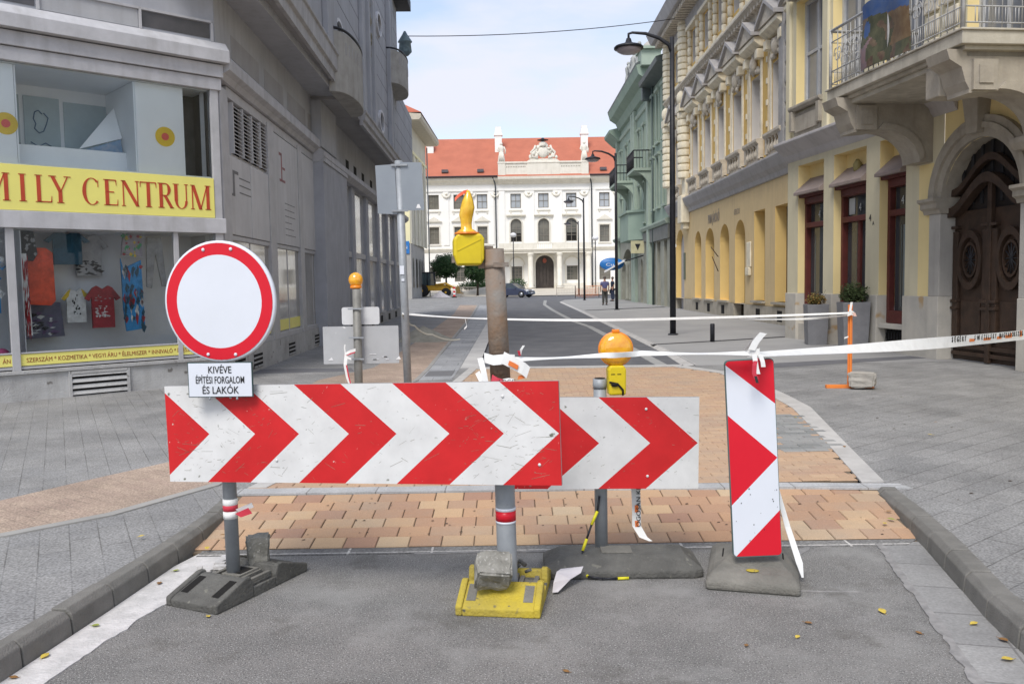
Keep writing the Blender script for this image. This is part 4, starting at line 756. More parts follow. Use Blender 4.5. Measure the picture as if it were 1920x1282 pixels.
for a, b, c, d, *_ in w1:
    cs = (a+b)/2; m = YB.mb()
    YB.b(m, a-.22, a-.04, 0, .06, 6.28, 8.95); YB.b(m, b+.04, b+.22, 0, .06, 6.28, 8.95)   # pilaster strips of the window
    YB.b(m, a-.3, a+.0, 0, .24, 8.95, 9.25); YB.b(m, b+.0, b+.3, 0, .24, 8.95, 9.25)
    YB.prof(m, a-.36, b+.36, [(0, 9.3), (.14, 9.32), (.36, 9.48), (.36, 9.62), (0, 9.66)])
    m.build('window_surround', Yc, yb, bevel=.015)
    m = YB.mb()  # hood
    m.ext([YB.p(a-.42, 0, 9.66), YB.p(b+.42, 0, 9.66), YB.p(cs, 0, 10.26)], (0, .40, 0)); m.k = 1
    for sg in (-1, 1):
        e = cs+sg*((b-a)/2+.46)
        m.ext([YB.p(e, 0, 9.64), YB.p(e, 0, 9.76), YB.p(cs, 0, 10.36), YB.p(cs, 0, 10.24)], (0, .5, 0))
    m.build('window_hood', [Yd, Yg], yb, fix=True)
    m = YB.mb(); rg = random.Random(int(a*10))
    for i in range(16): m.ball(YB.p(rg.uniform(a+.05, b-.05), .05, rg.uniform(8.58, 9.25)), rg.uniform(.07, .16), rg.uniform(.05, .1), rg.uniform(.07, .15), 7, 5)
    m.ball(YB.p(cs, .1, 8.9), .2, .14, .28, 9, 6); m.build('carved_head', Yd, yb)
    m = YB.mb(); YB.prof(m, a-.3, b+.3, [(0, 6.12), (.2, 6.12), (.26, 6.2), (.26, 6.28), (0, 6.3)]); YB.b(m, a-.3, b+.3, 0, .12, 5.56, 5.66); YB.b(m, a-.3, a-.1, 0, .18, 5.62, 6.12); YB.b(m, b+.1, b+.3, 0, .18, 5.62, 6.12)
    for i in range(4): m.lathe([(.04, 0), (.085, .1), (.09, .18), (.04, .3), (.035, .36), (.07, .44), (.07, .47)], YB.p(a+.08+i*(b-a-.16)/3, .13, 5.65), 8)
    m.build('balustrade', Yd, yb)
    m = YB.mb(); YB.b(m, b+.44, b+.50, 0, .02, 5.8, 9.2)
    for i in range(4): YB.b(m, b+.56, b+.68, 0, .03, 6.6+i*.7, 6.78+i*.7)
    m.build('quoin_strip', Yc, yb)
    m = YB.mb()
    for i in range(4): m.ball(YB.p(b+.5+rg.uniform(-.3, .3), .05, 10.05+.12*i), .16, .1, .1, 7, 5); m.ball(YB.p(cs+rg.uniform(-.6, .6), .05, 10.2+rg.uniform(-.05, .25)), .15, .09, .1, 7, 5)
    m.build('relief_carving', Yd, yb)
    m = YB.mb()  # second floor: blocky banded columns
    for e in (a-.22, b+.22):
        for i in range(5): m.lathe([(.07, 0), (.12, .03), (.12, .36), (.07, .4)], YB.p(e, .07, 11.1+i*.42), 8)
    YB.b(m, a-.45, b+.45, 0, .2, 11.05, 11.2); YB.b(m, a-.4, b+.4, 0, .25, 13.1, 13.25)
    m.build('banded_column', Yc, yb)
    m = YB.mb()
    for e in (a-.55, b+.55): YB.b(m, e-.05, e+.05, 0, .03, 11.2, 13.1)
    for i in range(5): YB.b(m, b+.62, b+.9, 0, .05, 11.3+i*.38, 11.5+i*.38)
    m.build('quoin_strip', Yo, yb)
for s in (21.4, 25.4):
    m = YB.mb(); YB.b(m, s-.42, s+.42, 0, .22, 5.56, 6.4)
    for i in range(9): m.lathe([(.26, 0), (.36, .05), (.36, .3), (.26, .35)], YB.p(s, .16, 6.4+i*.35), 10)
    YB.b(m, s-.4, s+.4, 0, .5, 9.55, 9.9)
    for i in range(10): m.lathe([(.24, 0), (.33, .04), (.33, .26), (.24, .3)], YB.p(s, .16, 10.9+i*.3), 10)
    m.ball(YB.p(s, .3, 10.2), .28, .25, .36); m.build('rusticated_column', Yc, yb, bevel=.01)
m = YB.mb(); YB.prof(m, 1, E_+.06, [(0, 10.3), (.06, 10.32), (.1, 10.55), (.3, 10.68), (.42, 10.78), (.42, 10.86), (0, 10.98)])
m.build('mid_cornice', Yd, yb, bevel=.01)
m = YB.mb(); i = 0
while 1.2+i*.36 < E_: YB.b(m, 1.2+i*.36, 1.38+i*.36, .1, .32, 10.55, 10.68); YB.b(m, 1.2+i*.36, 1.40+i*.36, .2, .8, 13.72, 13.95); i += 1
m.build('dentils', Yd, yb)
m = YB.mb(); YB.prof(m, 1, E_+.6, [(0, 13.2), (.12, 13.25), (.2, 13.7), (.3, 13.95), (.95, 14.0), (1.02, 14.12), (1.15, 14.4), (1.2, 14.5), (0, 14.8)]); m.build('eave_cornice', Yg, yb, bevel=.01)
for i in range(6):
    m = YB.mb(); YB.b(m, 1.02, 1.62 if i % 2 else 1.45, .0, .05, 6.2+i*.66, 6.7+i*.66)
    m.build('quoin_stone', mat('quoin_grey', (.40, .39, .38), (.3, .29, .28), rough=.9, ns=3), yb, bevel=.03)
m = YB.mb(); YB.b(m, 6.45, 6.95, .0, .2, 5.5, 12)
for i in range(11): YB.b(m, 6.1, 6.8 if i % 2 else 6.7, 0, .16, 5.7+i*.6, 6.2+i*.6)
m.build('quoin_strip', MATS['quoin_grey'], yb, bevel=.05)
m = YB.mb(); m.box(1, E_-.1, -8, -.55, .05, 14.2); m.build('building_core', Yd, yb)
# --- beige building nearer, with arched gateway and balcony
BL = (7.86, 13.2, .1)
be = thing('beige_building', 'beige and yellow pilastered building with an arched wooden gate and stone balcony', 'building', BL)
BE = Fac((7.86, 13.2), (6.9, 21.3), 1, BL)
Bp = mat('beige_pilaster', (.64, .585, .42), (.58, .53, .38), rough=.9, ns=1.2, streak=.15, bump=.08, bs=40)
By = mat('beige_yellow', (.80, .65, .33), (.75, .61, .31), rough=.9, ns=1.2, streak=.1)
Bs = mat('gateway_stone', (.40, .365, .305), (.30, .27, .225), rough=.95, ns=2.2, streak=.4, bump=.25, bs=25)
Bl = mat('plinth_limestone', (.52, .49, .43), (.43, .41, .37), rough=.9, ns=2, streak=.2, bump=.2, bs=25, speck=((.42, .30, .17), 2.2, .66))
Br = mat('oxblood_joinery', (.12, .03, .026), (.085, .024, .02), rough=.5, ns=5)
Bh = mat('hood_brown_grey', (.29, .235, .215), (.24, .195, .175), rough=.7, ns=3)
S1 = 8.2
bays = [(6.35, 7.63), (4.53, 5.88), (3.11, 4.02)]
m = BE.mb(); BE.wall(m, 1.955, S1, 1.22, 4.46, 0, [(a, b, 1.22, 4.27, 0, .3) for a, b in bays], .3, 1)
m.k = 1; BE.b(m, 2.24, 2.68, 0, .004, 1.22, 3.6); m.k = 0; BE.b(m, S1-.05, S1, -6, -.001, 0, 12)
m.build('ground_floor_wall', [Bp, By], be)
m = BE.mb()
for a, b in bays: BE.b(m, a, b, -.34, -.3, 1.0, 4.27)
m.build('recess_wall', By, be)
m = BE.mb()
for a, b in ((1.96, 3.11), (4.02, 4.53), (5.88, 6.35), (7.63, 8.22)): BE.b(m, a, b, -.4, .045, .0, 1.22)
BE.b(m, 3.11, 4.02, -.4, -.02, .0, .26); BE.b(m, 3.11, 4.02, -.4, -.0, .56, .66); BE.b(m, 5.88, 6.35, .0, .3, .0, .42)
for a in (6.35,): BE.b(m, a, a+1.28, -.4, -.02, 0, .5)
m.build('plinth', Bl, be, bevel=.012)
m = BE.mb(); BE.b(m, 3.11, 4.02, -.2, -.18, .26, .56); g = m.build('cellar_grille', M_dark, be)
m = BE.mb()
for i in range(9): m.tube([BE.p(3.12+i*.1, -.14, .26), BE.p(3.2+i*.1, -.14, .56)], .006, 4); m.tube([BE.p(3.2+i*.1, -.14, .26), BE.p(3.12+i*.1, -.14, .56)], .006, 4)
m.build('bars', M_black, g)
whitep = mat('notice_paper', (.55, .58, .58), rough=.6)
for i, (a, b) in enumerate(bays):
    z0 = (.5, .1, .66)[i]; nm = ('shop_window', 'shop_door', 'shop_window')[i]
    m = BE.mb(); BE.b(m, a+.0, a+.10, -.3, -.17, z0, 3.5); BE.b(m, b-.09, b-.001, -.3, -.17, z0, 3.5); BE.b(m, a+.14, b-.12, -.3, -.1, 3.34, 3.5); BE.b(m, a+.14, b-.12, -.3, -.14, 2.78, 2.9); BE.b(m, a+.14, b-.12, -.3, -.12, z0, z0+(.25 if i != 1 else .1))
    if i == 1:
        BE.b(m, a+.14, b-.12, -.3, -.26, z0, 1.1)
        for k in range(2): BE.b(m, a+.22+k*.5, a+.56+k*.5, -.26, -.24, .3, .95)
        BE.b(m, a+.62, a+.72, -.3, -.22, z0, 2.78)
    f_ = m.build(nm, Br, be, bevel=.012)
    m = BE.mb(); BE.b(m, a+.14, b-.12, -.29, -.28, z0+.1, 3.34); m.build('pane', glass('shop_dark_glass', (.035, .04, .045)), f_)
    m = BE.mb()
    if i == 1:
        BE.b(m, a+.18, a+.42, -.275, -.27, 2.95, 3.30); BE.b(m, b-.42, b-.18, -.275, -.27, 2.95, 3.30); m.build('notice', whitep, f_)
    else: BE.b(m, b-.35, b-.34, -.275, -.27, 1.0, 2.6); BE.b(m, a+.2, a+.5, -.275, -.27, .9, 2.6); m.build('blind', mat('blind_pale', (.20, .24, .25), rough=.5), f_)
    chtext('4', .24, (a+b)/2+.12 if i != 1 else (a+b)/2+.07, 3.0, -.262, whitep, f_, .8, F_=BE)
    if i != 1: chtext('söröző' if i == 0 else 's', .13, (a+b)/2-.1, 3.05, -.262, whitep, f_, .8, F_=BE)
    m = BE.mb(); BE.prof(m, a-.0, b-.001, [(-.3, 3.5), (-.02, 3.5), (-.02, 3.58), (-.3, 3.58)]); m.k = 1
    m.ext([BE.p(a+.0, -.3, 3.98), BE.p(a, .12, 3.62), BE.p(a, .12, 3.56), BE.p(a, -.3, 3.58)], (b-a-.001, 0, 0)); m.build('door_hood', [Br, Bh], f_, fix=True)
m = BE.mb(); m.tube([BE.p(5.2, -.26, 1.9-.7), BE.p(5.2, -.2, 1.2)], .02, 6); m.build('door_handle', mat('brass', (.4, .3, .12), metal=.8, rough=.35), be)
o = chtext('4', .2, 4.40, 2.72, .006, M_black, be, .9, name='house_number', F_=BE); o2 = chtext('A', .12, 4.27, 2.63, .006, M_black, be, .9, name='house_number', F_=BE)
m = BE.mb(); m.tube([BE.p(5.25, -.28, 4.0), BE.p(5.25, -.2, 3.95)], .015, 5); m.lathe([(.05, 0), (.09, .08), (.09, .2), (.03, .3)], BE.p(5.25, -.2, 3.95-.15), 8); m.build('wall_lamp', mat('dull_brass', (.28, .24, .1), rough=.5), be)
# cornice over the shops
m = BE.mb(); BE.prof(m, 1.6, S1+.05, [(0, 4.40), (.05, 4.46), (.1, 4.56), (.28, 4.72), (.36, 4.80), (.36, 4.86), (0, 4.92)]); m.build('belt_cornice', mat('lilac_grey_belt', (.50, .48, .475), (.43, .41, .41), rough=.85, ns=1.5, streak=.25), be, bevel=.01)
# upper wall
uw = [(6.42, 7.78, 5.68, 8.15), (4.66, 5.99, 5.3, 8.15), (2.6, 3.9, 5.15, 8.1), (.0, 1.4, 5.15, 8.1)]
m = BE.mb(); BE.wall(m, -8, S1, 4.86, 12, -.0, [(a, b, c, d, 0, .28) for a, b, c, d in uw], .28, 1); m.k = 1; BE.b(m, -8, S1, 0, .02, 9.4, 9.9); m.build('upper_wall', [Bp, By], be)
Wf = mat('window_frame_grey', (.50, .51, .52), rough=.5)
for a, b, c, d in uw: window(BE, be, a, b, c, d, -.28, Wf, glass('curtained_glass', (.16, .17, .19), .1), 2, 2, fw=.09, bw=.07, th=.07)
for a, b, c, d in uw[:1]:
    m = BE.mb(); BE.prof(m, a-.12, b+.1, [(-.28, 5.56), (.12, 5.56), (.17, 5.62), (.17, 5.68), (-.28, 5.7)]); BE.b(m, a, b, 0, .05, 4.95, 5.52); BE.b(m, a+.12, b-.12, .05, .09, 5.05, 5.42); BE.b(m, a-.1, a+.05, .0, .16, 5.1, 5.56); BE.b(m, b-.1, b+.05, 0, .16, 5.1, 5.56)
    BE.b(m, a-.1, b+.1, 0, .2, 8.2, 8.35); m.build('window_apron', Bs, be, bevel=.01)
for a, b in ((8.0, 8.2), (6.1, 6.35), (4.1, 4.55)):
    m = BE.mb(); BE.b(m, a, b, 0, .07, 4.92, 9.4); m.build('pilaster', Bp, be, bevel=.01)
# quoined bands behind the railing
m = BE.mb()
for s in (2.15, 1.6, -.6):
    for i in range(9): BE.b(m, s, s+(.4 if i % 2 else .32), 0, .06, 5.05+i*.4, 5.38+i*.4)
m.build('quoin_band', mat('quoin_cream', (.60, .55, .45), (.5, .45, .36), rough=.9, ns=3), be, bevel=.02)
# arched gateway
GC, GH, GS = .96, 1.0, 2.84
m = BE.mb(); BE.wall(m, -8, 1.955, .1, 4.9, -.01, [(GC-GH, GC+GH, .1, GS+GH, GH, .3)], .3, 1); m.build('gateway_wall', [By, Bs], be)
m = BE.mb(); BE.b(m, 1.95, 2.27, -.29, .06, 1.22, 2.68); m.k = 1; BE.b(m, 1.945, 2.28, -.29, .08, .1, 1.22); m.build('gate_pier', [mat('pier_stone', (.44, .42, .385), (.36, .345, .32), rough=.95, ns=1.5, streak=.25, bump=.2, bs=30), Bl], be, bevel=.01)
m = BE.mb(); m.k = 1; BE.b(m, GC-GH-.6, GC-GH, -.3, .08, .1, 1.22); m.k = 0
BE.b(m, GC-GH-.6, GC-GH, -.3, .06, 1.22, 2.68); m.build('gate_pier', [mat('pier_stone', (.44, .42, .385), (.36, .345, .32), rough=.95, ns=1.5, streak=.25, bump=.2, bs=30), Bl], be, bevel=.01)
m = BE.mb(); BE.prof(m, 1.91, 2.40, [(-.29, 2.68), (.08, 2.68), (.10, 2.74), (.16, 2.78), (.16, 2.86), (.22, 2.90), (.22, 2.95), (-.3, 2.97)]); BE.prof(m, GC-GH-.7, GC-GH+.05, [(-.3, 2.68), (.08, 2.68), (.10, 2.74), (.16, 2.78), (.16, 2.86), (.22, 2.90), (.22, 2.95), (-.3, 2.97)]); m.build('impost', Bs, be)
m = BE.mb(); BE.arc(m, GC, 2.9, GH-.02, GH+.12, -.28, .06, n=20, ry=.96); BE.arc(m, GC, 2.9, GH+.12, GH+.22, -.1, .12, n=20, ry=.96); BE.arc(m, GC, 2.9, GH+.22, GH+.34, -.1, .08, n=20, ry=.96); m.build('archivolt', Bs, be, fix=True)
m = BE.mb(); m.ext([BE.p(GC-.13, .2, 3.9), BE.p(GC+.13, .2, 3.9), BE.p(GC+.2, .24, 4.5), BE.p(GC-.2, .24, 4.5)], (0, -.35, 0)); m.build('keystone', Bs, be, bevel=.02, fix=True)
# the gate
Gw = mat('gate_oak', (.062, .038, .026), (.038, .025, .018), rough=.5, ns=5, bump=.1, bs=40); Gd = mat('gate_oak_dark', (.03, .024, .022), (.02, .017, .016), rough=.5, ns=5)
g = BE.mb()
BE.b(g, GC-GH, GC+GH, -.29, -.23, .12, 2.7); g.k = 1; BE.b(g, GC-GH, GC+GH, -.35, -.29, 2.7, 4.0); g.k = 0
BE.b(g, GC-.05, GC+.05, -.23, -.15, .12, 3.2)
gate = g.build('gate', [Gw, Gd], be, bevel=.01)
for sg in (-1, 1):
    c0 = GC+sg*.50
    m = BE.mb()
    for e in (c0-.39, c0+.39): BE.b(m, e-.07, e+.07, -.23, -.17, .5, 2.35)
    for z in (.2, .32): BE.b(m, c0-.46, c0+.46, -.23, -.17, z, z+.07)
    for z in (1.0, 1.12, 2.4): BE.b(m, c0-.47, c0-.31, -.23, -.14, z, z+.05); BE.b(m, c0+.31, c0+.47, -.23, -.14, z, z+.05)
    BE.b(m, c0-.25, c0+.25, -.23, -.20, .5, 1.15)
    m.build('gate_panel', Gw, gate, bevel=.01)
    m = BE.mb(); BE.arc(m, c0, 1.85, .24, .32, -.23, -.15, 0, 360, 24, 1.6); BE.arc(m, c0, 1.85, .16, .19, -.23, -.17, 0, 360, 20, 1.6)
    m.build('oval_moulding', Gw, gate, fix=True)
    m = BE.mb()
    for k in range(6): q = math.pi*k/6; m.tube([BE.p(c0-.15*math.cos(q), -.19, 1.85-.25*math.sin(q)), BE.p(c0+.15*math.cos(q), -.19, 1.85+.25*math.sin(q))], .01, 5)
    m.build('iron_rosette', M_black, gate)
for off, zz, th in ((0, 2.62, .16), (.0, 2.98, .12)):
    m = BE.mb(); n = 22; P = []
    for i in range(n+1):
        u = -1+2*i/n; P.append((GC+u*(GH-.02), zz+.52*(math.cos(math.pi*abs(u))*.5+.5)-.02))
    for i in range(n): m.ext([BE.p(P[i][0], -.23, P[i][1]), BE.p(P[i+1][0], -.23, P[i+1][1]), BE.p(P[i+1][0], -.23, P[i+1][1]+th), BE.p(P[i][0], -.23, P[i][1]+th)], (0, .16 if th > .14 else .1, 0))
    m.build('swan_neck_moulding', Gw, gate, fix=True)
m = BE.mb()
for i in range(8): BE.b(m, GC-.9+i*.245, GC-.84+i*.245, -.29, -.26, 2.8, 3.95)
m.build('tympanum_ribs', mat('grey_boards', (.035, .035, .038), (.02, .02, .022), rough=.6), gate)
# consoles with quarter arches carrying the balcony
def console(s0, s1, name='console'):
    m = BE.mb(); n = 14; o1, ozs = 1.06, 4.2
    P = [(0, 4.74), (0, 3.62), (.28, 3.62)]+[(.28+(o1-.28)*(1-math.cos(R(90*i/n))), 3.62+(ozs-3.62)*math.sin(R(90*i/n))) for i in range(1, n+1)]+[(o1, 4.18), (1.5, 4.14), (1.5, 4.74)]
    m.ext([BE.p(s0, a, z) for a, z in P], (s1-s0, 0, 0)); m.build(name, Bs, be, fix=True)
    m = BE.mb(); Pi = [(.28+(o1-.28)*(1-math.cos(R(90*i/n))), 3.62+(ozs-3.62)*math.sin(R(90*i/n))) for i in range(n+1)]
    for i in range(n):
        (a, z), (c_, y) = Pi[i], Pi[i+1]; m.ext([BE.p(s0-.04, a, z-.0), BE.p(s0-.04, c_, y), BE.p(s0-.04, max(c_-.09, .16), y+.10), BE.p(s0-.04, max(a-.09, .16), z+.10)], (.05, 0, 0))
    BE.b(m, s0-.05, s0+.01, 1.1, 1.47, 4.18, 4.60); BE.b(m, s0-.07, s0, 1.18, 1.39, 4.27, 4.52); m.build('console_moulding', Bs, be, fix=True)
    m = BE.mb(); m.ext([BE.p(s0, 1.5, 4.74), BE.p(s0, 1.85, 4.74), BE.p(s0, 1.8, 4.6), BE.p(s0, 1.62, 4.5), BE.p(s0, 1.56, 4.3), BE.p(s0, 1.5, 4.2)], (s1-s0, 0, 0)); m.build('scroll', Bs, be, fix=True)
console(2.28, 2.78); console(-.85, -.35)
m = BE.mb(); BE.b(m, -.34, 0.0, 1.1, 1.62, 4.2, 4.66); m.build('bracket_stone', Bs, be, bevel=.02)
m = BE.mb(); BE.b(m, -1.6, -.64, -.3, .12, 1.1, 3.45); m.k = 1; BE.b(m, -1.64, -.645, -.3, .16, .1, 1.1); m.build('outer_pier', [By, Bl], be, bevel=.02)
m = BE.mb(); BE.prof(m, -1.6, -.12, [(-.2, 3.45), (.26, 3.45), (.34, 3.55), (.34, 3.63), (-.2, 3.65)]); m.build('capital', Bs, be, bevel=.01)
m = BE.mb()
for e0, e1 in ((-1.0, 2.85),):
    BE.b(m, e0+.15, e1-.1, 0, 1.55, 4.64, 4.72); BE.b(m, e0+.08, e1-.05, 0, 1.62, 4.721, 4.78); BE.b(m, e0, e1, -.0, 1.72, 4.781, 4.96); BE.b(m, e0-.03, e1+.03, 0, 1.75, 4.961, 4.99)
m.build('balcony_slab', mat('balcony_stone', (.50, .47, .40), (.36, .335, .28), rough=.95, ns=2.2, streak=.45, bump=.25, bs=25), be, bevel=.008)
# railing
Rw = mat('railing_white_iron', (.45, .45, .44), (.33, .33, .33), rough=.6, ns=7)
m = BE.mb()
m.tube([BE.p(2.8, 0, 6.02), BE.p(2.8, 1.68, 6.02), BE.p(-.95, 1.68, 6.02), BE.p(-.95, 0, 6.02)], .028, 6)
for z in (5.08, 5.3, 5.82): m.tube([BE.p(2.8, 0, z), BE.p(2.8, 1.68, z), BE.p(-.95, 1.68, z), BE.p(-.95, 0, z)], .012, 4)
rl = m.build('balcony_railing', Rw, be)
m = BE.mb()
for s in (2.8, -.95, .9): m.tube([BE.p(s, 1.68, 4.98), BE.p(s, 1.68, 6.05)], .03, 6)
def scroll(P0, dx, dy):
    w_ = .30
    for sg in (-1, 1):
        pts = []
        for i in range(15):
            t = i/14*2*math.pi*1.3; r_ = .085*(1-i/19)
            pts.append((sg*(.07+r_*math.cos(t)-.02), .56+r_*1.8*math.sin(t)))
        m.tube([(P0[0]+dx*a, P0[1]+dy*a, P0[2]+b_) for a, b_ in pts], .008, 4)
    for a in (-w_/2, 0): m.tube([(P0[0]+dx*a, P0[1]+dy*a, P0[2]), (P0[0]+dx*a, P0[1]+dy*a, P0[2]+1.04)], .009, 4)
    for a in (-.1, -.05, .05, .1): m.tube([(P0[0]+dx*a, P0[1]+dy*a, P0[2]+.08), (P0[0]+dx*a, P0[1]+dy*a, P0[2]+.32)], .007, 4)
for i in range(12): scroll(BE.p(-.75+i*.3, 1.68, 4.99), 1, 0)
for i in range(5): scroll(BE.p(-.95, .2+i*.3, 4.99), 0, 1); scroll(BE.p(2.8, .2+i*.3, 4.99), 0, 1)
m.build('scrollwork', Rw, rl)
# printed banner over the railing
def banner():
    W = Matrix.Translation(BL) @ BE.M @ Vector(BE.p(.85, 1.74, 4.98)); m = MB(Matrix.Translation(-W) @ Matrix.Translation(BL) @ BE.M); n = 16; rg = random.Random(3); n = 44
    def pt(u, v_): return BE.p(1.62-u*1.42, 1.74+.035*math.sin(u*9)+.02*math.sin(v_*6+u*4), 5.02+.02*math.sin(u*5)+v_*1.05)
    for i in range(n):
        for j in range(n):
            u0, u1, v0, v1 = i/n, (i+1)/n, j/n, (j+1)/n
            nn_ = noise.noise(Vector((u0*3.2, v0*3.2, 1))); n2_ = noise.noise(Vector((u0*7, v0*5, 4)))
            k = 1 if v0 > .80-.25*abs(u0-.32)+.12*nn_ else (2 if u0 > .55+.2*nn_ and v0 > .2 else (3 if n2_ > .12 else 0))
            if u0 < .2+.15*nn_ and v0 < .38+.2*n2_: k = 4
            if (u0-.12)**2*3+(v0-.58)**2 < .016: k = 1
            m.k = k; m.add([pt(u0, v0), pt(u1, v0), pt(u1, v1), pt(u0, v1)], [(0, 3, 2, 1)])
    m.smooth = False
    o = m.build('banner', [mat('banner_green', (.05, .055, .035), (.10, .10, .06), ns=5, rough=.6), mat('banner_blue', (.03, .08, .24), (.08, .12, .22), ns=4, rough=.6), mat('banner_brown', (.13, .08, .045), (.20, .14, .08), ns=6, rough=.6), mat('banner_tan', (.16, .12, .08), (.08, .05, .04), ns=5, rough=.6), mat('banner_pink', (.25, .15, .15), (.17, .14, .16), ns=5, rough=.6)], None, loc=tuple(W))
    s = o.modifiers.new('thickness', 'SOLIDIFY'); s.thickness = .004
    tag(o, 'printed cloth banner with blue, green and brown houses draped over the balcony railing', 'banner')
banner()
# --- green building farther along
GL = (8.62, 46.2, .1)
gr = thing('green_building', 'pale green stuccoed building with balconies, a corner bay and roof statues', 'building', GL)
GF = Fac((8.62, 46.2), (8.62, 80), 1, GL)
Gn = mat('green_render', (.28, .355, .29), (.24, .31, .255), rough=.85, ns=.9, streak=.2); Gl2 = mat('green_trim', (.37, .44, .365), (.32, .385, .32), rough=.85, ns=2, streak=.25); Gs_ = mat('green_stone_base', (.36, .36, .30), (.27, .27, .22), rough=.95, ns=1.2, bump=.4, bs=4); Gk = mat('dark_roof_metal', (.11, .13, .13), (.08, .1, .1), rough=.5, ns=2)
e = 7.2 # seam between its two halves (local s = s_yellow - 26.2)
o1 = [(3.3, 4.1), (1.3, 2.1), (1.3+4, 5.3+.8)]
up = [(1.2, 2.0), (3.2, 4.0), (5.0, 5.7)]
farw = [(8.3, 8.9), (10.3, 11.1), (14.0, 14.8), (16.4, 17.2), (19.4, 20.2)]
ops = [(a, b, c, d, 0) for a, b in up for c, d in ((5.9, 8.6), (9.6, 12.2))]+[(a, b, c, d, 0) for a, b in farw for c, d in ((5.4, 7.6), (8.9, 11.2))]
m = GF.mb(); GF.wall(m, 0, 23.5, 4.75, 13.4, 0, ops, .3); m.build('upper_wall', Gn, gr)
for a, b, c, d, _ in ops: window(GF, gr, a, b, c, d, -.3, Gl2, M_glass, 2, 2, fw=.07, th=.05)
gops = [(1.0, 1.9, .1, 3.8, 0), (3.1, 4.2, .1, 3.8, 0), (7.4, 8.4, .1, 3.0, .5), (9.7, 10.6, .1, 3.0, .5), (13.6, 20.3, .1, 3.9, 2.2), (4.8, 5.5, .1, 3.8, 0)]
m = GF.mb(); GF.wall(m, 0, 23.5, .1, 4.75, 0, gops, .6); m.build('ground_floor_wall', Gs_, gr)
for a, b, c, d, r_ in gops:
    m = GF.mb(); GF.b(m, a, b, -.62, -.58, c, d); dr = m.build('door', mat('rust_door', (.28, .11, .045), (.2, .08, .04), rough=.7, ns=3) if b-a < 2 else mat('arcade_shade', (.10, .095, .08), rough=.9), gr)  # the wide arcade has no door, only a dark sheet painted as its shade
    if b-a < 2:
        m = GF.mb(); GF.b(m, (a+b)/2-.12, (a+b)/2+.12, -.575, -.5, c, d-.2); m.build('post', Gs_, dr)
for a in (14.6, 16.4, 18.2): m = GF.mb(); m.lathe([(.26, 0), (.2, .2), (.18, 2.6), (.3, 2.9)], GF.p(a, -.2, .1), 10); m.build('column', Gs_, gr)
m = GF.mb(); GF.b(m, 0, 6.6, .003, .14, 3.85, 4.6); GF.b(m, 7.4, 12, .003, .14, 4.0, 4.55); m.build('fascia_board', mat('green_grey_fascia', (.19, .195, .18), rough=.8, ns=2), gr)
m = GF.mb(); GF.prof(m, 0, 23.6, [(0, 4.62), (.2, 4.65), (.3, 4.8), (.3, 4.9), (0, 5.0)]); GF.prof(m, 7.1, 23.6, [(0, 12.2), (.1, 12.25), (.15, 12.45), (0, 12.5)]); m.build('belt_cornice', Gl2, gr)
m = GF.mb()
for a in (6.1, 11.9, 12.9, 21.2): m = GF.mb(); GF.b(m, a, a+.7, 0, .22, .1, 12.9); m.build('pilaster', Gl2, gr)
m = GF.mb()
for a, b, c, d, _ in ops: GF.b(m, a-.14, a-.0, 0, .08, c-.1, d+.1); GF.b(m, b, b+.14, 0, .08, c-.1, d+.1); GF.prof(m, a-.2, b+.2, [(0, d+.1), (.16, d+.16), (.18, d+.28), (0, d+.32)]); GF.b(m, a-.2, b+.2, 0, .14, c-.22, c-.1)
m.build('window_trim', Gl2, gr)
m = GF.mb(); GF.prof(m, -.3, 5.9, [(0, 12.9), (.15, 12.95), (.75, 13.1), (.8, 13.35), (0, 13.6)]); GF.b(m, 5.6, 6.0, 0, .6, 12.3, 13.1); m.build('eave', Gk, gr)
m = GF.mb(); GF.prof(m, 5.4, 20.2, [(0, 12.9), (.2, 13.0), (.4, 13.5), (.85, 13.8), (.95, 14.15), (1.0, 14.3), (0, 14.6)]); m.k = 1; GF.prof(m, 5.4, 20.2, [(0, 14.6), (1.0, 14.31), (1.02, 14.42), (0, 14.9)]); m.k = 0
GF.prof(m, 20.2, 23.8, [(0, 12.2), (.2, 12.3), (.85, 12.9), (.9, 13.1), (0, 13.3)]); m.build('roof_cornice', [Gn, Gk], gr)
m = GF.mb(); GF.b(m, 4.9, 6.4, -.4, .75, 14.2, 15.1); GF.b(m, 4.7, 6.6, -.5, .85, 15.1, 15.25); m.k = 1; m.lathe([(.5, 0), (.3, .3), (.12, .45)], GF.p(5.6, .2, 15.25), 10); m.build('roof_pedestal', [Gl2, MATS['pier_stone']], gr)
def figure_stone(m, c, h, wd=.3):
    """draped standing statue."""
    x, y, z = c; m.lathe([(wd*1.1, 0), (wd*1.0, .06*h), (wd*.85, .3*h), (wd*.62, .5*h), (wd*.72, .62*h), (wd*.8, .74*h), (wd*.5, .82*h), (wd*.22, .85*h)], c, 12, 'Z', 1, .8)
    m.ball((x, y, z+.92*h), .075*h, .075*h, .085*h, 10, 7)
    m.tube([(x-wd*.75, y, z+.78*h), (x-wd*1.1, y-.05, z+.62*h), (x-wd*.5, y-.2, z+.52*h)], .055*h*.6, 7); m.tube([(x+wd*.75, y, z+.78*h), (x+wd*1.15, y, z+.6*h), (x+wd*1.0, y-.1, z+.42*h)], .055*h*.6, 7)
    for i in range(5): a = -.6+.3*i; m.tube([(x+wd*a, y-wd*.8, z), (x+wd*a*.7, y-wd*.62, z+.5*h)], .03*h, 5)
stat = MATS['pier_stone']
for s in (7.3, 9.6, 12.2): m = MB(GF.M); figure_stone(m, GF.p(s, .5, 14.5), 1.7, .36); m.build('roof_statue', mat('statue_grey', (.45, .46, .44), (.3, .31, .3), rough=.9, ns=3), gr)
m = GF.mb()
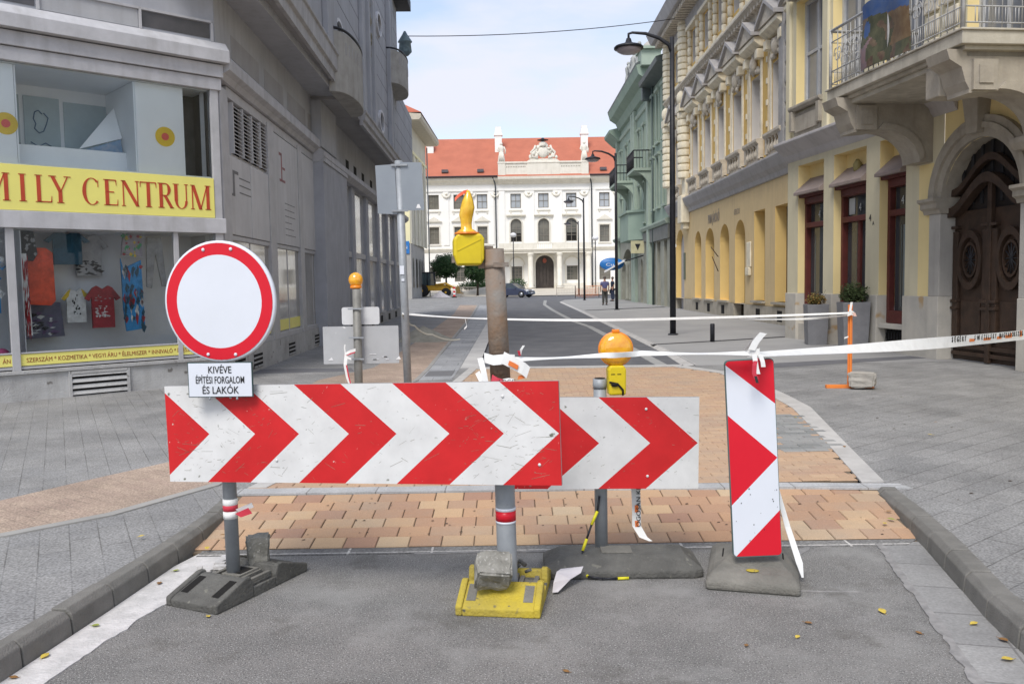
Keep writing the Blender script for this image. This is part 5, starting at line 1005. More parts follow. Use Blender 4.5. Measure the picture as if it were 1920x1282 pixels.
for i in range(26): rg2 = random.Random(i); m.ball(GF.p(rg2.uniform(9.8, 12), .5, rg2.uniform(14.4, 15.8)), .2, .16, .22, 6, 5)
m.build('roof_carving', MATS['statue_grey'], gr)
def gbalc(s0, s1, z, dp):
    m = GF.mb(); GF.b(m, s0, s1, 0, dp, z, z+.18); n = 8
    for s in (s0+.1, s1-.35):
        P = [(0, z), (dp-.1, z)]+[(.05+(dp-.15)*(1-math.sin(R(90*i/n))), z-1.5+1.4*math.cos(R(90*i/n))*1.0) for i in range(n+1)]; m.ext([GF.p(s, a, q) for a, q in P], (.25, 0, 0))
    o = m.build('balcony', Gl2, gr, fix=True)
    m = GF.mb(); m.tube([GF.p(s0, 0, z+1.2), GF.p(s0, dp, z+1.2), GF.p(s1, dp, z+1.2), GF.p(s1, 0, z+1.2)], .04, 5)
    k = s0
    while k <= s1+.01: m.tube([GF.p(k, dp, z+.15), GF.p(k, dp, z+1.2)], .02, 4); k += .22
    for q in range(6): m.tube([GF.p(s0, dp*q/6, z+.15), GF.p(s0, dp*q/6, z+1.2)], .016, 4)
    m.build('railing', M_black, o)
gbalc(3.3+2.6, 9.0, 8.2, 1.1); gbalc(12.4, 16.8, 8.2, 1.3)
m = GF.mb()
m.ext([GF.p(8.7, 0, 4.2), GF.p(9.6, .95, 4.2), GF.p(13.6, .95, 4.2), GF.p(14.5, 0, 4.2)], (0, 0, 1.75)); m.ext([GF.p(8.5, 0, 5.95), GF.p(9.5, 1.08, 5.95), GF.p(13.7, 1.08, 5.95), GF.p(14.7, 0, 5.95)], (0, 0, .15)); m.build('corner_bay', Gn, gr, fix=True)
m = GF.mb(); GF.b(m, 8.4, 8.46, .1, .95, 3.3, 4.1); m.k = 1; m.ext([GF.p(8.38, .35, 3.9), GF.p(8.38, .7, 3.9), GF.p(8.38, .525, 3.5)], (.03, 0, 0)); o = m.build('projecting_sign', [mat('sign_cream', (.55, .52, .33), rough=.6), M_black], gr, fix=True)
m = GF.mb(); m.tube([GF.p(4.9, .12, .1), GF.p(4.9, .12, 12.9)], .07, 7); m.build('downpipe', mat('pipe_green_grey', (.09, .12, .11), rough=.5), gr)
m = GF.mb(); GF.b(m, 0, 23.5, -9, -.65, .05, 13.3); GF.b(m, -.001, .06, -9, 0, 0, 13.3); m.build('building_core', Gn, gr)
# blue oval shop sign and tilted awning beyond the second lamp
bx = thing('shop_sign', 'blue oval sign with white lettering above a tilted white board near the green building', 'sign', (6.55, 55.5, 2.45))
m = MB(); m.lathe([(.0001, -.05), (.62, -.05), (.66, 0), (.62, .05), (.0001, .05)], (0, 0, .35), 22, 'Y', 1, 1); bo = m.build('oval_board', mat('sign_blue', (0, 0, 0)), bx); bo.scale = (1.2, 1, .62)
text('Cu', .42, Matrix.Translation((-.34, -.06, .16)) @ Matrix.Rotation(R(90), 4, 'X'), M_white, 'lettering', bo, sx=.9)
m = MB(); m.ext([(-.55, -.4, -.25), (.75, -.4, .45), (.95, .5, .55), (-.35, .5, -.15)], (.03, 0, -.09)); m.build('tilted_board', M_white, bx, fix=True)
m = MB(); m.tube([(.5, .1, .3), (2.1, .1, .75)], .04, 6); m.tube([(.3, 0, .35), (.35, 0, 1.8)], .02, 5); m.build('bracket', M_black, bx)
# ================================================================ PALACE AND SQUARE
PL = (4.76, 120, .68)
pa = thing('baroque_palace', 'white baroque palace with red tiled roof, portico and arched gateway closing the street', 'building', PL)
PF = Fac((0, 120), (10, 120), -1, PL)
Pw = mat('palace_white', (.86, .85, .82), (.82, .81, .77), rough=.8, ns=.35); Pt = mat('palace_stone_trim', (.74, .71, .63), (.66, .63, .55), rough=.9, ns=1.5, streak=.15); Pr = mat('palace_roof_tiles', (.46, .155, .095), (.39, .13, .08), rough=.8, ns=.5, bump=.3, bs=5)
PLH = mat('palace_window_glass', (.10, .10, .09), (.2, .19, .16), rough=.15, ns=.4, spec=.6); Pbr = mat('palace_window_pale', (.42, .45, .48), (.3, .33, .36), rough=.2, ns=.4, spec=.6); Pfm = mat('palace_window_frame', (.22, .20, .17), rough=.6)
X3 = [-25, -21.4, -17.8, -14.3, -10.6, -7.1, -3.85, .84, 4.70, 8.58, 13.2, 16.7, 20.3, 24]
cen = [.84, 4.70, 8.58]; wing = [x for x in X3 if x not in cen]
ops = [(x-.73, x+.73, 11.87, 13.88, 0) for x in X3]+[(x-.68, x+.68, 7.05, 9.4, 0) for x in wing]+[(x-.78, x+.78, 7.2, 10.4, .78) for x in cen]+[(x-.78, x+.78, 1.8, 3.85, 0) for x in wing]
m = PF.mb(); PF.wall(m, -30, 30, 6.0, 16.0, 0, [q for q in ops if q[2] > 5], .35)
PF.wall(m, -30, -1.6, .3, 6.0, 0, [q for q in ops if q[2] < 5 and q[0] < -1.6], .35); PF.wall(m, 11.1, 30, .3, 6.0, 0, [q for q in ops if q[2] < 5 and q[0] > 11], .35)
gwo = [(3.48, 6.05, .68, 5.3, 1.28), (.1, 1.62, 1.8, 3.8, 0), (7.85, 9.4, 1.8, 3.8, 0)]
PF.wall(m, -1.6, 11.1, .3, 6.0, -.2, gwo, .4); m.build('facade_wall', Pw, pa)
m = PF.mb(); PF.b(m, -30, 30, -14, -.6, .3, 16); m.build('building_core', M_dark, pa)
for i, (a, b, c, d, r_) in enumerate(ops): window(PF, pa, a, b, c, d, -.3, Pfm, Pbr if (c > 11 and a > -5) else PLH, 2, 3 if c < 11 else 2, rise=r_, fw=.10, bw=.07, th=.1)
for a, b, c, d, r_ in gwo[1:]: window(PF, pa, a, b, c, d, -.5, Pfm, PLH, 3, 4, fw=.1, bw=.07, th=.1)
m = PF.mb()
for x in (.84, 8.58): PF.b(m, x-.66, x+.66, -.27, -.24, 7.25, 8.4)
m.build('open_casement', M_dark, pa)
m = PF.mb(); a, b, c, d, r_ = gwo[0]; n = 12; P = [PF.p((a+b)/2-(b-a)/2*math.cos(math.pi*i/n), -.55, d-r_+r_*math.sin(math.pi*i/n)) for i in range(n+1)]+[PF.p(b, -.55, c), PF.p(a, -.55, c)]
m.ext(P, (0, .05, 0)); gt = m.build('gate', mat('palace_gate', (.06, .05, .045), (.09, .075, .065), rough=.6, ns=1.5), pa, fix=True)
m = PF.mb()
for i in range(5): PF.b(m, a+.15+i*.48, a+.5+i*.48, -.5, -.46, 1.0, 3.9)
for z in (1.8, 2.9): PF.b(m, a, b, -.46, -.44, z, z+.12)
m.build('gate_panel', MATS['palace_gate'], gt)
m = PF.mb(); m.ball(PF.p(4.76, -.4, 4.55), .3, .08, .34, 10, 6); m.build('gate_emblem', mat('emblem_red', (.35, .1, .07), rough=.7), gt)
# trims
m = PF.mb(); PF.prof(m, -30, -1.45, [(0, 15.2), (.15, 15.25), (.3, 15.5), (.75, 15.8), (.8, 16.1), (0, 16.2)]); PF.prof(m, 11.0, 30, [(0, 15.2), (.15, 15.25), (.3, 15.5), (.75, 15.8), (.8, 16.1), (0, 16.2)]); PF.prof(m, -1.6, 11.15, [(0, 15.2), (.35, 15.25), (.5, 15.5), (1.0, 15.8), (1.05, 16.15), (0, 16.25)]); m.build('cornice', Pt, pa)
m = PF.mb()
for i in range(42): PF.b(m, -1.5+i*.3, -1.36+i*.3, .4, .75, 15.5, 15.72)
m.build('dentils', Pt, pa)
m = PF.mb(); PF.b(m, -1.5, 11.0, 0, .28, .68, 15.25); m2 = PF.mb()
# shallow centre bay: strips between the windows
m = PF.mb()
for x0, x1 in ((-1.5, -.7), (2.1, 3.4), (6.0, 7.3), (9.9, 11.0)): PF.b(m, x0, x1, 0, .16, 6.9, 14.3)
PF.b(m, -1.55, 11.05, 0, .22, 14.3, 14.6)
for x0 in (-23.2, -19.6, -16, -12.5, -8.9, -5.5, -2.6, 11.6, 15, 18.5, 22.2): PF.b(m, x0-.4, x0+.4, 0, .12, 6.9, 14.3)
PF.b(m, -30, -1.6, 0, .16, 14.3, 14.5); PF.b(m, 11.1, 30, 0, .16, 14.3, 14.5); m.build('wall_strips', Pw, pa)
m = PF.mb(); PF.prof(m, -30, -1.7, [(0, 5.9), (.12, 5.95), (.3, 6.3), (.3, 6.4), (0, 6.5)]); PF.prof(m, 11.2, 30, [(0, 5.9), (.12, 5.95), (.3, 6.3), (.3, 6.4), (0, 6.5)]); PF.b(m, -30, -1.7, 0, .1, .3, 1.4); PF.b(m, 11.2, 30, 0, .1, .3, 1.4); m.build('string_course', Pt, pa)
m = PF.mb(); k = 0
for x in X3:
    PF.b(m, x-.95, x+.95, 0, .14, 11.5, 11.66); PF.b(m, x-.8, x-.62, 0, .1, 11.2, 11.5); PF.b(m, x+.62, x+.8, 0, .1, 11.2, 11.5)
    for sg in (1,):
        cx = x+1.8
        m.tube([PF.p(cx-.62, .12, 14.0), PF.p(cx-.35, .16, 13.62), PF.p(cx, .18, 13.5), PF.p(cx+.35, .16, 13.62), PF.p(cx+.62, .12, 14.0)], [.06, .14, .2, .14, .06], 7); m.ball(PF.p(cx, .2, 13.95), .2, .12, .18, 8, 5)
m.build('festoon', Pt, pa)
m = PF.mb()
for x in wing:
    PF.b(m, x-.85, x+.85, 0, .10, 9.45, 9.62); m.ext([PF.p(x-1.1, 0, 10.15), PF.p(x+1.1, 0, 10.15), PF.p(x, 0, 10.85)], (0, -.28, 0)); m.k = 0
    PF.b(m, x-.86, x-.70, 0, .08, 7.0, 9.45); PF.b(m, x+.70, x+.86, 0, .08, 7.0, 9.45); PF.b(m, x-.95, x+.95, 0, .14, 6.85, 7.0)
for x in cen:
    PF.prof(m, x-1.35, x+1.35, [(0, 10.72), (.4, 10.8), (.42, 10.95), (0, 11.05)]); PF.arc(m, x, 9.62, .80, .98, 0, .12, n=12); PF.b(m, x-.98, x-.8, 0, .12, 7.1, 9.62); PF.b(m, x+.8, x+.98, 0, .12, 7.1, 9.62)
m.build('window_surround', Pt, pa, fix=True)
# portico with balcony
m = PF.mb(); PF.b(m, -1.75, 11.25, -.1, 1.9, 5.55, 5.75); PF.prof(m, -1.75, 11.25, [(-.1, 5.75), (1.95, 5.78), (2.1, 6.05), (2.1, 6.15), (-.1, 6.2)]); PF.b(m, -1.6, 3.7, 1.7, 1.9, 6.2, 6.95); PF.b(m, 5.8, 11.1, 1.7, 1.9, 6.2, 6.95); PF.b(m, 3.7, 5.8, 1.7, 1.9, 6.82, 6.95)
for i in range(8): PF.b(m, 3.8+i*.27, 3.9+i*.27, 1.74, 1.86, 6.2, 6.82)
m.build('portico_balcony', Pt, pa, bevel=.02)
for x in (-1.25, 2.75, 6.75, 10.75):
    m = PF.mb(); m.lathe([(.5, .68), (.5, .9), (.38, 1.0), (.36, 5.0), (.33, 5.1), (.48, 5.35), (.52, 5.55)], (x, -1.5, 0), 14); m.build('column', Pt, pa)
m = PF.mb()
PF.arc(m, 4.765, 4.02, 1.3, 1.62, -.2, .02, n=16); PF.b(m, 3.14, 3.46, -.2, .02, .68, 4.02); PF.b(m, 6.07, 6.39, -.2, .02, .68, 4.02)
for x in (.86, 8.62): PF.arc(m, x, 4.0, 1.0, 1.18, -.2, -.08, n=14); PF.b(m, x-1.0, x-.82, -.2, -.08, 1.5, 4.0); PF.b(m, x+.84, x+1.0, -.2, -.08, 1.5, 4.0)
PF.b(m, -1.6, 3.1, -.2, 1.2, .3, 1.35); PF.b(m, 6.4, 11.1, -.2, 1.2, .3, 1.35)
m.build('portico_trim', Pt, pa, fix=True)
m = PF.mb()
for i in range(3): PF.b(m, 3.0-.2*i, 6.6+.2*i, 0, 2.2+.35*i, .2, .66-.15*i)
m.build('entrance_step', Pt, pa)
# attic, statues, arms
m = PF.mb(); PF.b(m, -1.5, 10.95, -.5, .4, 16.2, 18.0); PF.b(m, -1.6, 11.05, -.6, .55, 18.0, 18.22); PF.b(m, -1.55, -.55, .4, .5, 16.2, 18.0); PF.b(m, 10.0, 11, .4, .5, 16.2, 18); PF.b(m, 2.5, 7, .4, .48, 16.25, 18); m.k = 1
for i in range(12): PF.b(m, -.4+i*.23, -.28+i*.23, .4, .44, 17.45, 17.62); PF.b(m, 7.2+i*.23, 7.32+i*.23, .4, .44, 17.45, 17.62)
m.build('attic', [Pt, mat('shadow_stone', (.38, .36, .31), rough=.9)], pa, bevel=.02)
for x, s_ in ((-1.05, 1), (10.45, 2)):
    m = MB(PF.M); figure_stone(m, PF.p(x, 0, 18.2), 2.75, .5); m.build('roof_statue', Pt, pa)
m = PF.mb(); rg = random.Random(8)
m.ext([PF.p(2.4, -.2, 18.2), PF.p(7.1, -.2, 18.2), PF.p(6.5, -.2, 18.6), PF.p(3.0, -.2, 18.6)], (0, -.5, 0))
m.ball(PF.p(4.72, .2, 19.5), .72, .3, .8, 14, 9)
for i in range(70):
    q = rg.uniform(0, math.pi); r_ = rg.uniform(.85, 1.75); x = 4.72+r_*1.1*math.cos(q); z = 18.6+r_*1.2*math.sin(q); 
    if z > 20.9-abs(x-4.72)*1.15: z = 20.9-abs(x-4.72)*1.15
    m.ball(PF.p(x, rg.uniform(-.1, .3), z), rg.uniform(.12, .3), .2, rg.uniform(.12, .34), 8, 5)
for sg in (-1, 1): m.tube([PF.p(4.72+sg*.7, .3, 18.7), PF.p(4.72+sg*1.5, .3, 18.9), PF.p(4.72+sg*1.65, .3, 19.5), PF.p(4.72+sg*1.2, .3, 19.9), PF.p(4.72+sg*1.0, .3, 20.4)], .16, 7)
m.lathe([(.5, 0), (.42, .12), (.6, .42), (.3, .62), (.08, .8)], PF.p(4.72, .1, 20.3), 12)
m.build('stone_crest', Pt, pa)
m = PF.mb(); m.lathe([(.1, 0), (.75, .05), (.8, .12), (.3, .2), (.15, .4)], PF.p(4.72, .1, 21.05), 12); m.build('crest_cap', M_black, pa)
# roof
m = PF.mb(); m.ext([PF.p(-32, .85, 16.15), PF.p(-32, -8.5, 22.9), PF.p(-32, -18, 16.15)], (64, 0, 0)); m.build('roof', Pr, pa)
m = PF.mb(); m.tube([PF.p(-31, .95, 16.2), PF.p(-1.6, .95, 16.2)], .14, 7); m.tube([PF.p(11.1, .95, 16.2), PF.p(31, .95, 16.2)], .14, 7); m.build('gutter_pipe', mat('gutter_brown', (.05, .035, .04), rough=.5), pa)
m = PF.mb()
for x in (-1.95, 11.4): m.tube([PF.p(x-.35, .8, 16.1), PF.p(x-.05, .4, 15.3), PF.p(x, .28, 14.8), PF.p(x, .28, .7)], .09, 7)
m.build('downpipe', mat('pipe_dark', (.05, .06, .07), rough=.5), pa)
m = PF.mb()
for x in (-8.95, -4.0, 13.1, -14.5): PF.b(m, x-.45, x+.45, -.65, .1, 16.95, 17.35)
m.build('roof_light', mat('rooflight', (.12, .11, .12), rough=.4), pa)
for x, z in ((-1.5, 23.5), (10.95, 23.5), (-11.4, 22.2)):
    m = PF.mb(); PF.b(m, x-.5, x+.5, -6.0, -5.0, 19.8, z); PF.b(m, x-.62, x+.62, -6.12, -4.88, z-.75, z-.5); PF.b(m, x-.4, x+.4, -5.9, -5.1, z, z+.5); m.build('chimney', Pw, pa)
# ---------------- street lamps
def street_lamp(loc, label, H=7.9, arm=1.15, k=1.0):
    t = thing('street_lamp', label, 'street lamp', loc, 0, 'street lamps along the pavement')
    m = MB(); m.tube([(0, 0, 0), (0, 0, H*.55), (0, 0, H)], [.085*k, .078*k, .06*k], 10); m.lathe([(.14, 0), (.14, .03), (.09, .05)], (0, 0, 0), 12); m.build('pole', M_black, t)
    m = MB(); P = [(0, 0, H-.42), (-.08, 0, H-.2), (-.35, 0, H-.02), (-.7, 0, H+.10), (-arm+.1, 0, H+.13), (-arm, 0, H+.10), (-arm, 0, H-.05)]; m.tube(P, [.055, .055, .05, .045, .035, .035, .035], 8); m.build('arm', M_black, t)
    m = MB(); m.lathe([(.06, .2), (.09, .1), (.16, .06), (.36, .0), (.39, -.03), (.39, -.07), (.33, -.07)], (-arm, 0, H-.22), 20); ls = m.build('lamp_shade', M_black, t)
    m = MB(); m.lathe([(.33, 0), (.31, -.06), (.22, -.11), (.06, -.13)], (-arm, 0, H-.29), 18); m.build('diffuser', mat('lamp_diffuser', (.45, .40, .42), rough=.3), ls)
    m = MB(); m.lathe([(.05, 0), (.05, .03)], (0, 0, H*.58), 8); m.box(-.03, .09, -.04, .04, H*.3, H*.3+.08); m.build('clip', M_white, t)
    return t
L1 = street_lamp((4.37, 23.1, .1), 'nearest tall black street lamp, before the yellow building')
dup(L1, (5.38, 43.6, .1), 0, 'second black street lamp, beside the walking man and the green building')
dup(L1, (5.71, 66.6, .1), 0, 'slim black street lamp at the kerb corner, right of the palace gate')
dup(L1, (7.3, 92.0, .1), 0, 'farthest black street lamp, in front of the palace window right of the gate')
def globe_lamp(loc, label, H):
    t = thing('globe_lamp', label, 'street lamp', loc, 0, 'globe lamps on the square')
    m = MB(); m.tube([(0, 0, 0), (0, 0, H)], .055, 8); m.build('pole', M_black, t); m = MB(); m.ball((0, 0, H+.2), .36, .36, .28, 12, 8); m.build('globe', M_white, t)
globe_lamp((.33, 97, .1), 'white globe lamp standing left of the palace gate', 6.6); globe_lamp((9.6, 97, .1), 'short globe lamp by the palace downpipe', 6.1)
# ---------------- clipped trees, hedge bank
tl = mat('tree_leaf', (.035, .085, .03), (.02, .055, .022), rough=.7, ns=1.3); tl2 = mat('tree_leaf_light', (.07, .13, .045), rough=.7, ns=2); tk = mat('trunk_bark', (.06, .045, .035), rough=.9, ns=5)
def tree(loc, r_, h, label, seed):
    t = thing('clipped_tree', label, 'tree', loc, 0, 'clipped trees before the palace')
    m = MB(); m.tube([(0, 0, 0), (.04, 0, h*.3), (0, .02, h*.62)], [.13, .11, .08], 8)
    for i in range(6): q = i*1.05; m.tube([(0, 0, h*.45), (.5*r_*math.cos(q), .5*r_*math.sin(q), h*.45+.45*r_), (.75*r_*math.cos(q), .75*r_*math.sin(q), h*.5+.8*r_)], [.05, .035, .015], 5)
    m.build('trunk', tk, t); m = MB(); leaves(m, (0, 0, h-r_*.85), r_, r_, r_*.88, 11000, .17, seed, .3); m.build('crown', [tl, tl2], t)
tree((-7.45, 98, .1), 1.85, 5.0, 'left clipped round tree, above the yellow digger', 1); tree((-3.85, 98, .1), 1.8, 4.5, 'right clipped round tree, half behind the rusty post', 2)
hb = thing('shrub_bank', 'low green shrubs on the bank beside the rusty post', 'shrub', (-3.6, 103, .3)); m = MB(); leaves(m, (0, 0, .9), 3.6, 1.0, .75, 5000, .18, 3, .5); leaves(m, (4.4, 0, 1.1), 1.3, .8, .8, 1600, .16, 9, .5); m.build('foliage', [tl, tl2], hb); m = MB()
for i in range(7): m.tube([(-2.4+i, 0, -.2), (-2.3+i, .1, .8)], .04, 5)
m.build('stem', tk, hb)
def mound(name, loc, rx, ry, h, mt, label, seed):
    m = MB(); n = 22; V = [(0, 0, h)]; F = []
    for j in range(1, 7):
        for i in range(n):
            q = 2*math.pi*i/n; k = j/6; rr = k*(1+.22*noise.noise(Vector((math.cos(q)*1.5+seed, math.sin(q)*1.5, k)))); V.append((rx*rr*math.cos(q), ry*rr*math.sin(q), h*(1-k)**1.15+.06*h*noise.noise(Vector((q*2, k*5, seed)))-(.03 if j == 6 else 0)))
    for i in range(n):
        F.append((0, 1+i, 1+(i+1) % n))
        for j in range(5): F.append((1+j*n+i, 1+(j+1)*n+i, 1+(j+1)*n+(i+1) % n, 1+j*n+(i+1) % n))
    m.smooth = True; m.add(V, F); o = m.build(name, mt, None, loc=loc); return tag(o, label, None, None, 'stuff')
mound('sand_heap', (-2.3, 22.2, .09), .95, .55, .42, mat('wet_sand', (.30, .29, .25), (.22, .21, .18), rough=.95, ns=6, bump=.5, bs=40), 'heap of grey sand on the left pavement', 2)
mound('gravel_heap', (-7.7, 92.5, .05), 1.2, .8, .75, mat('pale_gravel', (.62, .58, .58), rough=.95, ns=5), 'pale gravel heap in front of the digger', 4)
mound('sand_bank', (-2.5, 101, .1), 6.5, 3.0, 1.1, M_SAND, 'long sandy bank behind the parked car', 5)
# ---------------- dark blue car
def car(loc, rz):
    t = thing('parked_car', 'dark blue hatchback standing at the end of the road beside the rusty post', 'car', loc, rz)
    body = mat('car_blue', (.012, .02, .055), (.02, .03, .07), rough=.3, ns=2, spec=.6, coat=.5)
    prof = [(-2.05, .35), (-2.1, .62), (-2.02, .92), (-1.2, .98), (.75, .93), (1.75, .78), (2.05, .62), (2.1, .35), (1.75, .22), (-1.8, .22)]
    m = MB(); V = []; F = []; n = len(prof)
    for y, k, dz in ((-.86, .97, 0), (-.8, 1, .0), (.8, 1, 0), (.86, .97, 0)):
        for x, z in prof: V.append((x*k, y, z if abs(y) < .82 else .22+(z-.22)*.93))
    for j in range(3):
        for i in range(n): F.append((j*n+i, j*n+(i+1) % n, (j+1)*n+(i+1) % n, (j+1)*n+i))
    F += [list(range(n))[::-1], [3*n+i for i in range(n)]]; m.add(V, F); m.build('body', body, t, bevel=.05, fix=True)
    gh = [(-1.75, .93, .78), (-1.35, 1.36, .62), (-.9, 1.44, .6), (.1, 1.43, .6), (1.0, .92, .76)]
    m = MB(); V = []; F = []
    for x, z, y in gh: V += [(x, -y, z), (x, y, z)]
    V += [(-1.75, -.78, .9), (1.0, -.76, .88)]
    for i in range(4): F.append((2*i, 2*i+2, 2*i+3, 2*i+1))
    F += [(0, 2, 4, 6, 8), (9, 7, 5, 3, 1), (0, 1, 9, 8)]; m.add(V[:10], F); m.build('cabin', glass('car_glass', (.02, .03, .035)), t, fix=True)
    m = MB(); m.box(-1.3, .12, -.6, .6, 1.40, 1.455)
    for y in (-1, 1):
        for a in (((-1.3, 1.42, .62), (-1.75, .95, .79)), ((.1, 1.43, .61), (1.0, .92, .77)), ((-.5, 1.44, .61), (-.45, .95, .79))): m.tube([(a[0][0], y*a[0][2], a[0][1]), (a[1][0], y*a[1][2], a[1][1])], .035, 5)
    m.build('roof', body, t, bevel=.02)
    for x in (-1.32, 1.35):
        for y in (-.82, .82):
            m = MB(); m.lathe([(.2, -.1), (.31, -.1), (.32, -.06), (.32, .06), (.31, .1), (.2, .1)], (x, y, .32), 20, 'Y'); wh = m.build('wheel', M_rubber, t)
            m = MB(); m.lathe([(.04, -.115), (.2, -.105), (.2, .105), (.04, .115)], (x, y, .32), 14, 'Y'); m.build('rim', mat('alloy', (.4, .41, .43), metal=.8, rough=.35), wh)
    for y in (-.62, .62): m = MB(); m.ball((1.9, y, .68), .14, .2, .09, 10, 6); m.build('headlight', mat('headlamp', (.75, .78, .8), rough=.1, spec=.8), t)
    m = MB(); m.box(2.1, 2.115, -.26, .26, .42, .54); m.build('number_plate', M_white, t); m = MB(); m.box(2.06, 2.11, -.5, .5, .56, .64); m.build('grille', M_dark, t)
    for y in (-.92, .92): m = MB(); m.ball((.72, y, .98), .07, .1, .07, 8, 5); m.build('mirror', body, t)
    return t
car((.22, 86.6, .05), R(-28))
# ---------------- yellow digger
dg = thing('backhoe_loader', 'yellow digger parked on the square under the left clipped tree', 'digger', (-9.0, 95.5, .1))
Dy = mat('digger_yellow', (.62, .36, .03), (.5, .28, .03), rough=.5, ns=3)
m = MB(); m.ext([(-1.2, -.5, .7), (2.2, -.5, .7), (2.3, -.5, 1.25), (.5, -.5, 1.5), (-1.2, -.5, 1.3)], (0, 1.0, 0)); m.build('body', Dy, dg, bevel=.05, fix=True)
m = MB(); m.ext([(-1.1, -.6, 1.3), (.55, -.6, 1.3), (.4, -.6, 2.65), (-.9, -.6, 2.65)], (0, 1.2, 0)); cbn = m.build('cab', glass('cab_glass', (.03, .05, .055)), dg, bevel=.03, fix=True)
m = MB(); m.box(-1.05, .5, -.66, .66, 2.65, 2.78)
for x0, x1 in ((-1.1, -.92), (.55, .42), (-.25, -.25)):
    for y in (-.62, .62): m.tube([(x0, y, 1.3), (x1, y, 2.66)], .05, 5)
m.build('cab_frame', M_black, cbn)
for x, rr in ((-.9, .72), (1.75, .5)):
    for y in (-.7, .7):
        m = MB(); m.lathe([(rr*.5, -.2), (rr*.95, -.2), (rr, -.1), (rr, .1), (rr*.95, .2), (rr*.5, .2)], (x, y, rr), 20, 'Y'); wh = m.build('wheel', M_rubber, dg); m = MB(); m.lathe([(.05, -.21), (rr*.5, -.18), (rr*.5, .18), (.05, .21)], (x, y, rr), 14, 'Y'); m.build('rim', Dy, wh)
for y in (-.62, .62): m = MB(); m.tube([(.6, y, 1.35), (1.7, y, 1.5), (3.0, y, .75)], .1, 6); m.build('loader_arm', Dy, dg)
m = MB(); m.ext([(2.9, -1.0, .35), (3.7, -1.0, .3), (3.35, -1.0, .55), (3.15, -1.0, 1.15), (2.9, -1.0, 1.1)], (0, 2.0, 0)); m.build('bucket', mat('worn_bucket', (.2, .13, .06), (.3, .2, .06), rough=.7), dg, fix=True)
m = MB(); m.tube([(-1.2, 0, 1.1), (-2.2, 0, 2.8), (-3.0, 0, 1.4)], .13, 6); m.build('rear_boom', Dy, dg)
# ---------------- small road works furniture on the square
Rr = mat('retro_red', (.58, .03, .03), (.5, .03, .03), rough=.45)
def warning_post(loc, label):
    t = thing('warning_post', label, 'post', loc); m = MB()
    for i in range(5): m.k = i % 2; m.box(-.12, .12, -.03, .03, .12+i*.2, .32+i*.2)
    m.build('panel', [Rr, M_white], t); m = MB(); m.lathe([(.28, 0), (.28, .08), (.1, .14)], (0, 0, 0), 12); m.build('foot', M_rubber, t)
warning_post((-5.9, 88.6, .1), 'red and white striped warning post left of the far road')
Oc = mat('orange_plastic', (.75, .22, .04), (.65, .2, .05), rough=.6)
def hurdle(loc, rz, label, mt, w_=2.0):
    t = thing('site_barrier', label, 'barrier', loc, rz); m = MB(); m.tube([(0, 0, 0), (0, 0, 1.05), (w_, 0, 1.05), (w_, 0, 0)], .03, 6); m.tube([(0, 0, .25), (w_, 0, .25)], .02, 5); m.build('frame', mt, t); m = MB()
    for i in range(1, 12): m.tube([(w_*i/12, 0, .25), (w_*i/12, 0, 1.05)], .012, 4)
    m.build('bars', mt, t)
    m = MB(); m.box(-.03, .03, -.3, .3, 0, .04); m.box(w_-.03, w_+.03, -.3, .3, 0, .04); m.build('feet', mt, t)
hurdle((-5.3, 90.2, .1), 0, 'pale mesh barrier beside the striped warning post', mat('pale_metal', (.5, .45, .4), rough=.6), 1.6)
hurdle((6.7, 78, .1), R(12), 'orange mesh barrier leaning behind the third lamp', Oc, 1.8); hurdle((4.8, 90, .1), R(-8), 'pale barrier with a crossed plank before the palace', mat('pale_metal', (0, 0, 0)), 2.0)
on = thing('orange_netting', 'orange safety netting sagging beside the walking man', 'netting', (5.9, 76, .1)); m = MB()
for j in range(9):
    for i in range(16):
        a = (-.2+i*.13, .05*math.sin(i), .15+j*.085-.12*math.sin(i/15*math.pi)); m.tube([a, (a[0]+.13, a[1], a[2]+.04)], .008, 3); m.tube([a, (a[0]+.02, a[1], a[2]+.085)], .008, 3)
m.build('net', Oc, on); m = MB(); m.tube([(-.2, 0, 0), (-.2, 0, 1.1)], .03, 6); m.tube([(1.9, 0, 0), (1.9, 0, 1.0)], .03, 6); m.build('post', wood, on)
bo = MB(); bo.lathe([(.055, 0), (.055, .42), (.045, .44)], (0, 0, 0), 14); o = bo.build('bollard', M_black, None, loc=(4.78, 20.3, .1)); tag(o, 'short black bollard on the pavement left of the planters', 'bollard')
